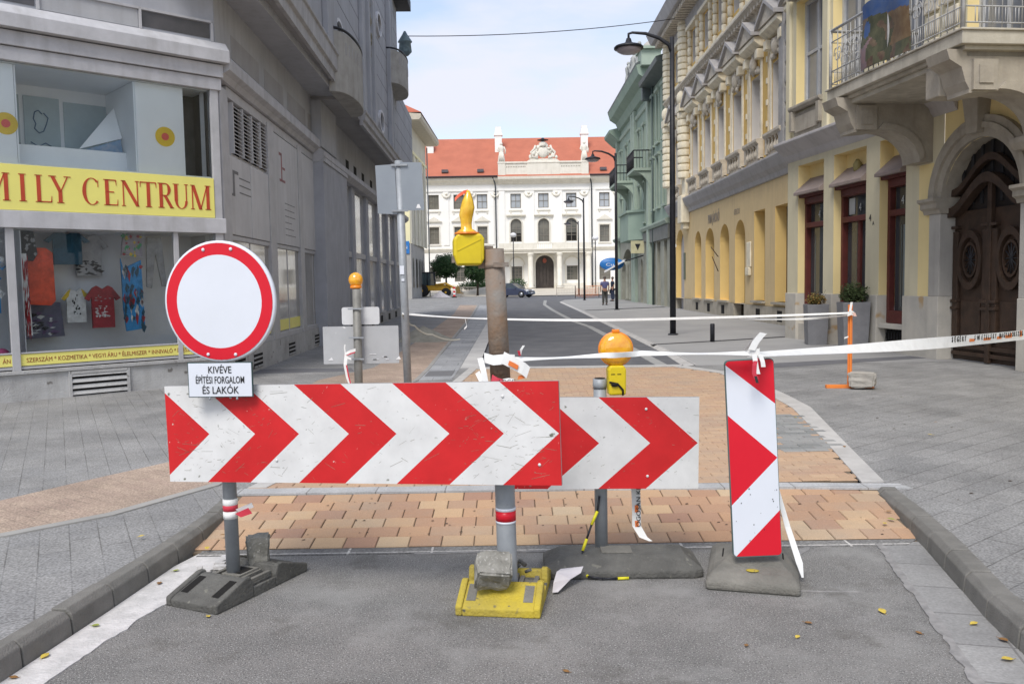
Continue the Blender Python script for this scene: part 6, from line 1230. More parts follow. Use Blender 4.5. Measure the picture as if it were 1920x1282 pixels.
# ---------------- people
def person(loc, rz, label, shirt, trousers, stripes=None, bag=False):
    t = thing('person', label, 'person', loc, rz)
    skin = mat('skin', (.36, .2, .14), rough=.6)
    def limb(name, pts, mt, rs):
        me = bpy.data.meshes.new(name); me.from_pydata([p for p, _ in pts], [(a, b) for a, b in rs], []); o = bpy.data.objects.new(name, me); COL.objects.link(o); o.parent = t
        o.modifiers.new('skin', 'SKIN'); sv = me.skin_vertices[0].data if me.skin_vertices else None
        if sv is None:
            bm = bmesh.new(); bm.from_mesh(me); bm.verts.layers.skin.verify(); bm.to_mesh(me); bm.free(); sv = me.skin_vertices[0].data
        for i, (_, r_) in enumerate(pts): sv[i].radius = r_ if isinstance(r_, tuple) else (r_, r_)
        sv[0].use_root = True; s = o.modifiers.new('sub', 'SUBSURF'); s.levels = 2; s.render_levels = 2; me.materials.append(mt); return o
    # one continuous body from feet to head, clothes over it
    B = [((0, 0, .93), (.15, .11)), ((0, 0, 1.12), (.14, .1)), ((0, 0, 1.34), (.17, .11)), ((0, 0, 1.46), (.07, .07)), ((0, 0, 1.55), .052), ((0, 0, 1.62), (.075, .09)), ((0, 0, 1.70), (.07, .085)),
         ((.09, 0, .86), .09), ((.10, .03, .48), .06), ((.11, -.02, .09), .04), ((.11, .13, .04), .04), ((-.09, 0, .86), .09), ((-.10, -.05, .48), .06), ((-.11, -.02, .09), .04), ((-.11, .12, .04), .04),
         ((.2, 0, 1.40), .055), ((.26, -.02, 1.13), .042), ((.25, .06, .9), .032), ((.25, .08, .8), .03), ((-.2, 0, 1.40), .055), ((-.26, -.02, 1.13), .042), ((-.25, .06, .9), .032), ((-.25, .08, .8), .03)]
    ed = [(0, 1), (1, 2), (2, 3), (3, 4), (4, 5), (5, 6), (0, 7), (7, 8), (8, 9), (9, 10), (0, 11), (11, 12), (12, 13), (13, 14), (2, 15), (15, 16), (16, 17), (17, 18), (2, 19), (19, 20), (20, 21), (21, 22)]
    body = limb('body', B, skin, ed)
    limb('trousers', [((0, 0, .95), (.165, .125)), ((.095, 0, .84), .115), ((.105, .03, .48), .085), ((.11, -.02, .1), .075), ((-.095, 0, .84), .115), ((-.105, -.05, .48), .085), ((-.11, -.02, .1), .075)], trousers, [(0, 1), (1, 2), (2, 3), (0, 4), (4, 5), (5, 6)]).parent = body
    sh = limb('shirt', [((0, 0, .97), (.17, .13)), ((0, 0, 1.15), (.165, .125)), ((0, 0, 1.36), (.185, .125)), ((0, 0, 1.45), (.11, .09)), ((.21, 0, 1.39), .075), ((.25, -.01, 1.2), .065), ((-.21, 0, 1.39), .075), ((-.25, -.01, 1.2), .065)], shirt, [(0, 1), (1, 2), (2, 3), (2, 4), (4, 5), (2, 6), (6, 7)]); sh.parent = body
    m = MB(); m.ball((0, -.01, 1.69), .095, .11, .10, 12, 8); m.build('hair', mat('hair_grey', (.12, .1, .09), rough=.8), body)
    for sg in (-1, 1): m = MB(); m.ball((sg*.11, .05, .05), .055, .13, .05, 10, 6); m.build('shoe', M_black, body)
    if bag: m = MB(); m.box(-.06, .06, -.12, .12, -.2, .1); m.build('bag', M_black, body, bevel=.02).location = (.3, .02, .75)
    return t
stripe = bpy.data.materials.new('striped_cloth'); stripe.use_nodes = True; _t = stripe.node_tree; _w = _t.nodes.new('ShaderNodeTexWave'); _w.bands_direction = 'Z'; _w.inputs['Scale'].default_value = 4.5
_r = _t.nodes.new('ShaderNodeValToRGB'); _r.color_ramp.interpolation = 'CONSTANT'; _r.color_ramp.elements[0].color = (.035, .035, .15, 1); _r.color_ramp.elements[1].color = (.22, .22, .34, 1); _r.color_ramp.elements[1].position = .72; _c = _t.nodes.new('ShaderNodeTexCoord')
_t.links.new(_c.outputs['Object'], _w.inputs[0]); _t.links.new(_w.outputs['Fac'], _r.inputs[0]); _t.links.new(_r.outputs[0], _t.nodes['Principled BSDF'].inputs['Base Color'])
person((5.76, 52.6, .1), R(10), 'man in a blue striped shirt and grey trousers walking away on the right pavement', stripe, mat('grey_trousers', (.07, .07, .065), rough=.9))
person((7.35, 62.0, .1), R(100), 'person in dark clothes behind the second lamp post with an arm by the orange barrier', mat('dark_jacket', (.02, .035, .06), rough=.9), mat('dark_trousers', (.03, .04, .07), rough=.9), bag=True)
# ================================================================ ROAD CLOSURE IN THE FOREGROUND
W_ret = mat('scuffed_white', (.70, .70, .69), (.60, .60, .59), rough=.38, ns=5, speck=[((.16, .17, .13), 19, .70), ((.3, .3, .28), 60, .70)])
R_ret = mat('scuffed_red', (.60, .022, .025), (.50, .018, .02), rough=.38, ns=4, speck=[((.62, .40, .36), 42, .715), ((.40, .14, .12), 15, .72)])
R_shiny = mat('fresh_red', (.64, .015, .03), (.60, .012, .028), rough=.3, ns=2); W_shiny = mat('fresh_white', (.68, .71, .77), (.64, .67, .72), rough=.3, ns=2)
M_pipe = mat('grey_painted_pipe', (.34, .36, .38), (.27, .29, .31), rough=.45, ns=9, metal=.1, speck=((.28, .29, .3), 30, .68))
M_rust = mat('rusty_pipe', (.215, .20, .18), (.235, .125, .055), rough=.75, ns=4.5, amt=.85, bump=.3, bs=50, speck=((.09, .055, .035), 16, .66))
M_foot = mat('recycled_rubber', (.13, .127, .115), (.085, .083, .076), rough=.75, ns=6, bump=.5, bs=60, speck=((.17, .165, .14), 22, .66))
M_foot2 = mat('dusty_rubber', (.21, .20, .175), (.13, .125, .11), rough=.85, ns=4, bump=.5, bs=60)
M_yrub = mat('yellow_rubber', (.50, .385, .04), (.34, .27, .06), rough=.75, ns=4, bump=.4, bs=70, speck=[((.10, .10, .085), 14, .66), ((.1, .1, .08), 50, .70)])
M_stone = mat('rough_granite', (.28, .27, .24), (.15, .145, .125), rough=.95, ns=9, bump=.9, bs=22, speck=((.36, .35, .32), 60, .62))
M_tape = mat('white_tape', (.78, .78, .76), (.70, .70, .68), rough=.35, ns=12); M_orange = mat('tape_orange', (.78, .20, .05), rough=.4); M_ink = mat('tape_ink', (.03, .03, .03), rough=.5); M_tred = mat('tape_red', (.62, .05, .08), rough=.4)
Am = mat('amber_lens', (.70, .27, .006), (.88, .44, .012), rough=.12, ns=22, spec=.8, coat=.6); Am2 = mat('amber_rim', (.75, .20, .01), (.8, .26, .015), rough=.3, spec=.6); YP = mat('yellow_plastic', (.68, .52, .008), (.58, .43, .008), rough=.4, ns=7, spec=.5)
def clip_half(pts, a, b, c):
    o = []; n = len(pts)
    for i in range(n):
        p, q = pts[i], pts[(i+1) % n]; dp, dq = a*p[0]+b*p[1]-c, a*q[0]+b*q[1]-c
        if dp <= 0: o.append(p)
        if (dp < 0) != (dq < 0) and dp != dq: t = dp/(dp-dq); o.append((p[0]+(q[0]-p[0])*t, p[1]+(q[1]-p[1])*t))
    return o
def chevrons(root, w_, h, tips, first, y, mats, rnd=.012):
    """board face: upper and lower halves cut by 45 degree edges whose tips lie at 'tips' along the mid line."""
    g = MB(); g.k = 2; g.box(0, w_, 0, .022, 0, h); g.k = 0
    e = [-9]+list(tips)+[99]; sl = (h/2)
    for half in (0, 1):
        z0, z1 = (0, h/2) if half == 0 else (h/2, h)
        for i in range(len(e)-1):
            P = [(0, z0), (w_, z0), (w_, z1), (0, z1)]; sk = SK
            # edge line: x = tip - |z-h/2|*sk
            if half == 0: P = clip_half(P, 1, -sk, e[i+1]-sk*h/2); P = clip_half(P, -1, sk, -(e[i]-sk*h/2)) if P else P
            else: P = clip_half(P, 1, sk, e[i+1]+sk*h/2); P = clip_half(P, -1, -sk, -(e[i]+sk*h/2)) if P else P
            if len(P) > 2:
                g.k = (first+i) % 2; g.add([(x, -.001, z) for x, z in P], [list(range(len(P)))])
    return g
SK = 1.12
board_back = mat('board_back_grey', (.3, .3, .3), rough=.6)
# -- long arrow board
A0, A1 = Vector((-1.797, 4.40, .592)), Vector((.226, 4.0, .633)); d = A1-A0; Lb = Vector((d.x, d.y, 0)).length; az = math.atan2(d.y, d.x)
cb1 = thing('chevron_board', 'long scratched board of red and white arrows, under the round sign', 'barrier board', tuple(A0), az); cb1.rotation_euler = (0, -math.atan2(d.z, Lb), az)
k = Lb/737
tips = [k*v for v in (86, 177, 263, 358, 447, 543, 640, 735-0)]
g = chevrons(cb1, Lb, .50, tips, 1, 0, None); g.build('panel', [W_ret, R_ret, board_back], cb1)
def rivet(m, x, z, y=-.003, r_=.008): m.ball((x, y, z), r_, .005, r_, 8, 5)
m = MB(); [rivet(m, x, z) for x, z in ((k*133, .44), (k*217, .115), (k*700, .1), (k*640, .43))]; m.build('rivets', W_ret, cb1)
rg = random.Random(21); m = MB()   # scratches and chips
for i in range(330):
    x, z, a, l_ = rg.choice((rg.uniform(.02, .6), rg.uniform(1.55, Lb-.03), rg.uniform(.02, Lb-.05))), rg.uniform(.02, .5), rg.uniform(-1.2, 1.2), rg.uniform(.005, .03) if rg.random() < .8 else rg.uniform(.04, .1)
    z = min(max(z, .03), .47); dx, dz = l_*math.cos(a), l_*math.sin(a)*.6; w_ = rg.uniform(.0006, .0018)
    if not .01 < z+dz < .49 or x+dx > Lb-.01: continue
    m.add([(x, -.0016, z), (x+dx, -.0016, z+dz), (x+dx, -.0016, z+dz+w_), (x, -.0016, z+w_)], [(0, 1, 2, 3)])
m.build('scratches', mat('scratch_dark', (.10, .10, .07), (.3, .28, .2), rough=.7, ns=30), cb1); tag([c for c in cb1.children if c.name.startswith('scratches')][0], kind='stuff')
# -- short arrow board behind it
B0 = Vector((-.02, 4.62, .468)); cb2 = thing('chevron_board', 'shorter board of red and white arrows, half behind the long one', 'barrier board', tuple(B0), 0); cb2.rotation_euler = (0, R(.75), 0)
k2 = 1.03/355; g = chevrons(cb2, 1.03, .505, [k2*v for v in (71, 167, 263, 353)], 0, 0, None); g.build('panel', [W_ret, R_ret, board_back], cb2)
m = MB(); rg = random.Random(5)
for i in range(36):
    x, z = rg.uniform(.36, 1.0), rg.uniform(.03, .47); l_ = rg.uniform(.006, .03); a = rg.uniform(-1, 1); m.add([(x, -.0016, z), (x+l_*math.cos(a), -.0016, z+l_*math.sin(a)*.5), (x+l_*math.cos(a), -.0016, z+l_*math.sin(a)*.5+.0015), (x, -.0016, z+.0015)], [(0, 1, 2, 3)])
tag(m.build('scratches', MATS['scratch_dark'], cb2), kind='stuff'); m = MB(); rivet(m, .75, .07); rivet(m, .74, .44); m.build('rivets', W_ret, cb2)
# -- left post with round sign and plate
p1 = thing('sign_post', 'grey metal post carrying the round sign, standing in the dark rubber foot', 'post', (-1.503, 4.45, .05))
m = MB(); m.tube([(0, 0, .03), (-.01, 0, 1.5), (-.012, 0, 1.66)], .036, 20); m.build('pole', M_pipe, p1)
m = MB()
for z, c_ in ((.33, 0), (.37, 1), (.395, 0)): m.k = c_; m.lathe([(.038, 0), (.039, .02), (.038, .04)], (-.003, 0, z), 16)
m.ext([(.03, -.02, .38), (.11, .0, .41), (.12, .0, .385), (.05, -.01, .36)], (0, .003, 0)); m.k = 1; m.ext([(.03, -.03, .36), (.10, -.03, .39), (.12, -.03, .36), (.06, -.03, .34)], (0, .003, 0)); o = m.build('tape_wrap', [M_tape, M_tred], None, loc=(-1.503, 4.45, .05), fix=True); tag(o, 'red and white tape wrapped round the left post with a loose end', 'tape')
YAW = R(-12)
rs = thing('round_sign', 'round no vehicles sign with red ring and white centre', 'sign', (-1.478, 4.325, 1.527), YAW)
def disc(m, r0, r1, y, n=56, th=.002):
    for i in range(n):
        a, b_ = 2*math.pi*i/n, 2*math.pi*(i+1)/n; m.add([(r*math.cos(q), y, r*math.sin(q)) for r, q in ((r1, a), (r1, b_), (r0, b_), (r0, a))], [(3, 2, 1, 0)])
m = MB(); m.lathe([(.298, -.014), (.307, -.008), (.307, .012), (.298, .014)], (0, .012, 0), 64, 'Y'); m.build('plate', W_shiny, rs)
m = MB(); m.lathe([(.236, .0), (.240, .0012), (.294, .0012), (.296, 0)], (0, -.004, 0), 64, 'Y'); 
m = MB(); disc(m, .236, .295, -.0048); m.build('red_ring', R_shiny, rs, fix=False)
m = MB(); disc(m, 0.0001, .236, -.0046); m.build('white_face', W_shiny, rs)
for x, z in ((-.075, .262), (.078, .262), (-.07, -.268), (.083, -.268)):
    m = MB(); m.ball((x, -.007, z), .009, .006, .009, 10, 6); m.build('rivet', W_shiny, rs)
sp = thing('supplementary_plate', 'white plate with three lines of black capitals below the round sign', 'sign', (-1.468, 4.262, 1.136), R(-3))
m = MB(); m.box(-.165, .165, 0, .012, -.088, .088); m.k = 1; m.box(-.161, .161, -.0015, 0, -.084, .084); m.build('plate', [mat('plate_edge', (.03, .07, .07), rough=.5), W_shiny], sp, bevel=.004)
for txt, z, s_, sx_ in (('KIVÉVE', .034, .050, .78), ('ÉPÍTÉSI FORGALOM', -.017, .050, .575), ('ÉS LAKÓK', -.069, .052, .80)): text(txt, s_, Matrix.Translation((0, -.0035, z)) @ Matrix.Rotation(R(90), 4, 'X'), M_ink, 'lettering', sp, 'CENTER', sx_, .0005, .0002)
m = MB(); [m.ball((x, -.004, -.094), .006, .006, .008, 8, 5) for x in (-.055, .085)]; m.build('bolt', M_steel, sp)
# -- rubber feet
def foot(loc, rz, L_, W_, H, mt, name='ballast_block', label='', cat='base', pockets=True, slot=True):
    t = thing(name, label, cat, loc, rz)
    m = MB(); e = .03; hc = H*.60
    prof = [(-L_/2, 0), (-L_/2, H*.35), (-L_/2+.025, H*.47), (-L_*.20, H), (-L_*.155, H), (-L_*.135, hc), (L_*.135, hc), (L_*.155, H), (L_*.20, H), (L_/2-.025, H*.47), (L_/2, H*.35), (L_/2, 0)]
    m.ext([(x, -W_/2+e, z) for x, z in prof], (0, W_-2*e, 0)); m.build('block', mt, t, bevel=.006, fix=True)
    for sy in (-1, 1):
        for sx_ in (-1, 1):
            m = MB(); pr2 = [(sx_*L_/2, 0), (sx_*L_/2, H*.44), (sx_*L_*.20, H*1.1), (sx_*L_*.15, H*1.1), (sx_*L_*.12, H*.66), (sx_*L_*.12, 0)]
            m.ext([(x, sy*W_/2-(e if sy > 0 else 0), z) for x, z in pr2], (0, e+.004, 0)); m.build('side_rim', mt, t, bevel=.008, fix=True)
        m = MB(); m.box(-L_*.118, L_*.118, sy*W_/2-(e*.6 if sy > 0 else 0), sy*W_/2+(e*.6 if sy < 0 else 0), 0, H*.5); m.build('side_web', mt, t, bevel=.004)
    if pockets:
        for sx_ in (-1, 1):
            for sy in (-1, 1):
                x0, x1 = sx_*L_*.23, sx_*L_*.42; z0 = H-(abs(x0)-L_*.20)/(L_*.30-.025)*H*.53+.001; z1 = H-(abs(x1)-L_*.20)/(L_*.30-.025)*H*.53+.001; y0 = sy*(W_/2-e-.012); y1 = sy*(W_/2-e-.058)
                m = MB(); m.add([(x0, y0, z0+.001), (x1, y0, z1+.001), (x1, y1, z1+.001), (x0, y1, z0+.001)], [(0, 1, 2, 3)]); m.build('recess', M_foot2 if mt is M_yrub else M_dark, t)
    if slot:
        m = MB()
        for q in range(5): m.box(-L_*.12, L_*.12, -W_*.4+q*W_*.18, -W_*.4+q*W_*.18+.022, hc+.001, hc+.02)
        m.box(-.075, .075, -.06, .06, hc+.002, hc+.03); m.k = 1; m.box(-.05, .05, -.045, .045, hc+.0301, hc+.031); m.build('socket_plate', [M_foot2, M_dark], t)
    return t
foot((-1.47, 4.46, 0), R(65), .70, .335, .105, M_foot, label='dark rubber foot under the round sign post')
f2 = foot((-.05, 4.27, 0), R(82), .57, .41, .11, M_yrub, label='yellow rubber foot under the rusty post')
m = MB(); m.box(-.078, .078, -.165, .165, .068, .074); m.build('worn_top', M_foot2, f2, bevel=.003)
b2 = thing('ballast_block', 'long low grey rubber foot under the short arrow board', 'base', (.585, 4.66, 0), R(-1))
m = MB(); V = []; W2 = .43; L2 = .32
for z, dx, dy in ((0, 0, 0), (.045, .0, .0), (.105, -.09, -.11)):
    a, b_ = W2+dx, .16+.0+dy*.75
    V += [(-a, -b_, z), (-a+.05, -b_-.02, z), (a-.05, -b_-.02, z), (a, -b_, z), (a, b_, z), (a-.05, b_+.02, z), (-a+.05, b_+.02, z), (-a, b_, z)]
F = [list(range(8))[::-1], [16+i for i in range(8)]]+[(j*8+i, j*8+(i+1) % 8, (j+1)*8+(i+1) % 8, (j+1)*8+i) for j in range(2) for i in range(8)]
m.add(V, F); m.build('block', M_foot, b2, bevel=.012, fix=True); m = MB(); m.box(-.11, .06, -.06, .06, .105, .112); m.build('socket_plate', M_foot2, b2, bevel=.002)
m = MB(); m.ext([(-.12, -.163, .052), (-.02, -.163, .052), (-.02, -.132, .078), (-.12, -.132, .078)], (0, .001, .002)); m.build('label_recess', M_dark, b2, fix=True)
bd = thing('ballast_block', 'worn grey rubber foot under the striped delineator', 'base', (1.285, 4.53, 0), R(-16))
m = MB(); V = []
for z, a, b_ in ((0, .235, .30), (.05, .235, .30), (.085, .20, .25), (.13, .12, .09)): V += [(-a, -b_, z), (a, -b_, z), (a, b_, z), (-a, b_, z)]
m.add(V, [(3, 2, 1, 0), (12, 13, 14, 15)]+[(j*4+i, j*4+(i+1) % 4, (j+1)*4+(i+1) % 4, (j+1)*4+i) for j in range(3) for i in range(4)]); m.build('block', M_foot2, bd, bevel=.018, seg=3, fix=True)
m = MB(); m.box(-.16, -.10, -.07, .07, .105, .112); m.box(.10, .16, -.05, .05, .106, .112); m.build('recess', M_dark, bd)
m = MB(); m.ball((.0, -.22, .095), .035, .025, .004, 10, 5); m.build('paint_spot', M_yrub, bd)
# -- thick rusty post, short post
p2 = thing('rusty_post', 'thick steel post, rusty above and grey below, with a red and white band', 'post', (-.040, 4.24, .07))
m = MB(); m.k = 0; m.tube([(.0, 0, .0), (-.008, 0, .45), (-.019, 0, 1.0)], .050, 24, cap=False); m.k = 1; m.tube([(-.019, 0, 1.0), (-.043, 0, 1.695)], .050, 24); m.build('pole', [M_pipe, M_rust], p2)
m = MB(); m.lathe([(.044, 0), (.044, .004)], (-.043, 0, 1.693), 20); m.build('bore', M_dark, p2)
for z, c_, h in ((.352, W_shiny, .012), (.364, R_shiny, .052), (.416, W_shiny, .015)):
    m = MB(); m.lathe([(.0515, 0), (.0515, h)], (-.006, 0, z-.03), 24); m.build('reflective_band', c_, p2)
m = MB(); m.lathe([(.052, 0), (.052, .028)], (-.042, 0, 1.60), 20); m.box(-.12, -.04, -.015, .015, 1.60, 1.63); m.box(-.045, .03, -.058, -.05, 1.605, 1.628); m.build('clamp', M_rust, p2)
p3 = thing('short_post', 'short grey post holding the short arrow board and its amber lamp', 'post', (.487, 4.74, .1))
m = MB(); m.tube([(0, 0, 0), (.0, 0, .95)], .036, 20); m.lathe([(.038, 0), (.04, .02), (.038, .055)], (0, 0, .90), 18); m.build('pole', M_pipe, p3); m = MB(); m.lathe([(.03, 0), (.03, .003)], (0, 0, .956), 16); m.build('bore', M_dark, p3)
# -- flashing lamps
fl = thing('warning_lamp', 'yellow warning lamp with its amber lens wrapped in a bag, on the rusty post', 'lamp', (-.205, 4.225, 1.685), R(8))
m = MB(); m.ext([(-.062, -.045, .0), (.055, -.045, .0), (.072, -.045, .03), (.074, -.045, .13), (.058, -.045, .155), (-.055, -.045, .155), (-.078, -.045, .13), (-.078, -.045, .05)], (0, .09, 0)); m.build('housing', YP, fl, bevel=.012, seg=3, fix=True)
m = MB(); m.box(-.058, .056, -.048, -.0455, .01, .145); m.build('cover_plate', YP, fl, bevel=.004); m = MB(); m.ext([(-.06, -.0505, .07), (.055, -.0505, .125), (.055, -.0505, .13), (-.06, -.0505, .075)], (0, .004, 0)); m.build('ridge', YP, fl, fix=True)
m = MB(); m.box(-.085, -.06, -.02, .02, .015, .05); m.box(.07, .12, -.012, .012, .07, .095); m.build('bracket', M_rust, fl)
def bag():
    m = MB(); n = 22; V = []; F = []; prof = [(.042, 0), (.040, .012), (.026, .022), (.025, .05), (.030, .09), (.031, .125), (.025, .16), (.013, .195), (.006, .21)]
    for j, (r_, z) in enumerate(prof):
        for i in range(n):
            q = 2*math.pi*i/n; kk = r_*(1+(.16*abs(math.sin(q*4+z*9))*1.3-.05+.05*math.sin(q*2+j*1.9) if 0 < j < 8 else 0)); V.append((kk*math.cos(q)+(.012*z/.21 if j > 4 else 0)-.01, kk*math.sin(q)*.9, z))
    for j in range(len(prof)-1):
        for i in range(n): F.append((j*n+i, j*n+(i+1) % n, (j+1)*n+(i+1) % n, (j+1)*n+i))
    F.append([len(prof)*n-n+i for i in range(n)]); m.smooth = True; m.add(V, F); return m
b_ = bag(); b_.build('wrapped_lens', mat('amber_film', (.66, .34, .008), (.86, .56, .03), rough=.2, ns=14, spec=.7), fl).location = (0, 0, .157)
m = MB(); m.lathe([(.062, 0), (.062, .008), (.05, .012)], (-.008, 0, .153), 20); m.build('collar', Am2, fl); m = MB(); ribbon(m, [(.0, 0, .362), (-.02, -.01, .357), (-.05, -.02, .337), (-.065, -.02, .32)], [(0, .4, 1)]*4, .018); m.build('tie', mat('tie_red', (.75, .12, .05), rough=.5), fl)
fl2 = thing('warning_lamp', 'round amber warning lamp behind the white tape, on the short post', 'lamp', (.572, 4.70, .97), R(4))
m = MB(); m.ext([(-.045, -.04, .0), (.05, -.04, .0), (.052, -.04, .14), (.04, -.04, .165), (-.04, -.04, .165), (-.05, -.04, .14)], (0, .075, 0)); m.build('housing', YP, fl2, bevel=.012, seg=3, fix=True)
m = MB(); m.tube([(-.045, -.045, .075), (0, -.048, .065), (.03, -.045, .03), (.03, -.04, .0)], .006, 5); m.ball((-.015, -.048, .06), .022, .008, .012, 8, 5); m.box(-.035, -.012, -.0415, -.04, .115, .119); m.box(.0, .022, -.0415, -.04, .115, .119); m.build('latch', M_dark, fl2)
m = MB(); m.lathe([(.02, -.05), (.06, -.045), (.085, -.032), (.092, -.012), (.092, .012), (.085, .032), (.06, .045), (.02, .05)], (0, 0, .252), 30, 'Y'); ln = m.build('lens', Am, fl2)
m = MB(); m.lathe([(.088, -.01), (.098, -.008), (.098, .008), (.088, .01)], (0, 0, .252), 30, 'Y'); m.box(-.02, .02, -.015, .015, .345, .362); m.box(-.03, .03, -.02, .02, .158, .175); m.build('rim', Am2, fl2, bevel=.003)
m = MB()
for r_ in (.03, .05, .068): m.lathe([(r_-.002, -.0485-.0), (r_, -.050+(r_-.03)*.25), (r_+.002, -.0485)], (0, 0, .252), 26, 'Y')
m.build('lens_ring', Am2, ln)
# -- striped delineator
dl = thing('delineator', 'upright board with slanting red and white stripes in the right-hand foot', 'barrier board', (1.262, 4.36, .155), R(-3)); dl.rotation_euler = (R(-1.2), R(-2.4), R(-3))
def rrect(w_, h, r_, n=5): return [(cx+r_*math.cos(q), cz+r_*math.sin(q)) for cx, cz, a in ((w_/2-r_, r_, -90), (w_/2-r_, h-r_, 0), (-w_/2+r_, h-r_, 90), (-w_/2+r_, r_, 180)) for q in [R(a+90*i/n) for i in range(n+1)]]
m = MB(); m.ext([(x, -.006, z) for x, z in rrect(.25, 1.03, .022)], (0, .026, 0)); m.build('plate', mat('delineator_back', (.10, .16, .16), rough=.5), dl, fix=True)
DW, DH = .244, 1.02
face = rrect(DW, DH, .02)
def cut(P, lo=None, hi=None):
    for ln_, sgn in ((lo, 1), (hi, -1)):
        if ln_ is None: continue
        (x0, z0), (x1, z1) = ln_; sl_ = (z1-z0)/(x1-x0)  # keep above lo / below hi
        P = clip_half(P, sgn*sl_, -sgn, sgn*(sl_*x0-z0)) if P else P
    return P
l_, r_ = -.122, .122
E1 = ((l_, 1.0), (r_, .79)); E2 = ((l_, .74), (r_, .51)); E3 = ((l_, .27), (r_, .51)); E4 = ((l_, -.01), (r_, .235))
for nm, mt, P in (('red_stripe', R_shiny, cut(face, lo=E1)), ('white_stripe', W_shiny, cut(face, lo=E2, hi=E1)), ('red_stripe', R_shiny, cut(face, lo=E3, hi=E2)), ('white_stripe', W_shiny, cut(face, lo=E4, hi=E3)), ('red_stripe', R_shiny, cut(face, hi=E4))):
    m = MB(); m.add([(x, -.0075, z+.005) for x, z in P], [list(range(len(P)))]); m.build(nm, mt, dl)
m = MB(); rg = random.Random(2)
for i in range(16):
    x, z = rg.uniform(-.11, .11), rg.uniform(.04, .36); s_ = rg.uniform(.002, .006); m.add([(x, -.009, z), (x+s_, -.009, z+s_*.4), (x+s_*.7, -.009, z+s_*1.6), (x-s_*.2, -.009, z+s_)], [(0, 1, 2, 3)])
tag(m.build('scuffs', M_ink, dl), kind='stuff')
# -- loose stones weighing the feet
def rock(loc, sx_, sy, sz, seed, label, rz=0, mt=M_stone, tilt=0):
    m = MB(); V = []; n = 6; rg = random.Random(seed); idx = {}
    bm = bmesh.new(); bmesh.ops.create_cube(bm, size=1); bmesh.ops.bevel(bm, geom=bm.edges[:], offset=.07, segments=2, affect='EDGES'); bmesh.ops.subdivide_edges(bm, edges=bm.edges[:], cuts=3, use_grid_fill=True)
    for v in bm.verts:
        p = v.co.copy(); q = p+p.normalized()*.10*noise.noise(p*3+Vector((seed, 0, 0)))+p*.03*noise.noise(p*11+Vector((seed, 3, 0))); v.co = Vector((q.x*sx_*(1+.12*q.z), q.y*sy, q.z*sz))
    me = bpy.data.meshes.new('stone_block'); bm.to_mesh(me); bm.free(); me.materials.append(mt); o = bpy.data.objects.new('stone_block', me); COL.objects.link(o); o.location = loc; o.rotation_euler = (0, tilt, rz); return tag(o, label, 'stone')
rock((-1.42, 4.62, .15), .12, .12, .16, 3, 'dark grey stone block behind the left sign post', R(15))
rock((-.115, 4.10, .190), .165, .15, .13, 7, 'pale grey rough stone block lying on the yellow foot', R(8), tilt=R(8)).rotation_euler.x = R(32)
m = MB(); rg = random.Random(12)
for i in range(9): x, y = rg.uniform(.02, .12), rg.uniform(-.13, .08); m.tube([(x, y, 0), (x+rg.uniform(-.04, .04), y+rg.uniform(-.03, .03), .02)], rg.uniform(.004, .012), 4)
o = m.build('debris', M_foot, None, loc=(-.06, 4.40, .12)); tag(o, 'splinters and crumbs scattered on top of the yellow foot', None, None, 'stuff')
m = MB(); rg = random.Random(13)
for i in range(12): x, y = rg.uniform(-.28, .02), rg.uniform(-.06, .1); s_ = rg.uniform(.01, .04); m.box(x, x+s_*2, y, y+s_, 0, rg.uniform(.006, .03))
o = m.build('debris', M_MORTAR, None, loc=(-1.52, 4.72, .006)); tag(o, 'broken mortar pieces around the left rubber foot', None, None, 'stuff')
# -- second line: posts with sign backs on the left pavement
mp_ = thing('sign_post', 'greyish post with two sign backs and an amber lamp on the left pavement', 'post', (-1.455, 8.0, .1))
m = MB(); m.tube([(0, 0, 0), (.008, 0, 1.46)], .039, 16); m.build('pole', mat('weathered_pipe', (.24, .235, .215), (.17, .165, .15), rough=.6, ns=9, metal=.3), mp_)
m = MB()
for z in (1.27, 1.0, .80): m.lathe([(.043, 0), (.043, .014)], (0, 0, z), 14); m.box(-.07, .07, -.05, -.04, z, z+.014)
m.build('clamp', M_steel, mp_)
m = MB(); m.ext([(x+.0, -.06, z) for x, z in rrect(.355, .165, .02)], (0, .006, 0)); o = m.build('sign_back', mat('sign_back_pale', (.62, .63, .64), rough=.5), mp_, fix=True); o.location = (.03, .115, 1.125)
m = MB(); m.ext([(x, -.06, z) for x, z in rrect(.715, .355, .006)], (0, .006, 0)); o = m.build('sign_back', mat('sign_back_grey', (.42, .43, .44), (.36, .37, .38), rough=.55, ns=3, speck=((.7, .7, .7), 9, .72)), mp_, fix=True); o.location = (.025, .12, .755)
m = MB(); rg = random.Random(4)
for i in range(10): x, z = .10+rg.uniform(0, .17), .79+rg.choice((0, .025, .05)); m.box(x, x+.03, .055, .057, z, z+.005)
for i in range(2): m.ext([(-.29+i*.64, .0561, .79), (-.24+i*.64, .0561, .79), (-.255+i*.64, .0561, .82)], (0, .001, 0))
tag(m.build('marking', M_white, mp_, fix=True), kind='stuff')
bl = thing('warning_lamp', 'small amber globe lamp on top of the post with sign backs', 'lamp', (-1.455, 8.02, 1.56)); m = MB(); m.ball((.0, 0, .085), .068, .06, .072, 18, 12); m.build('lens', Am, bl); m = MB(); m.lathe([(.03, 0), (.055, .01), (.055, .03), (.03, .035)], (0, 0, 0), 14); m.build('collar', Am2, bl)
tp = thing('tall_sign_post', 'tall leaning grey post with two plain plates seen from behind', 'post', (-1.105, 9.0, .1))
m = MB(); m.tube([(0, 0, 0), (-.045, 0, 2.78)], .042, 16); m.build('pole', M_steel, tp)
m = MB()
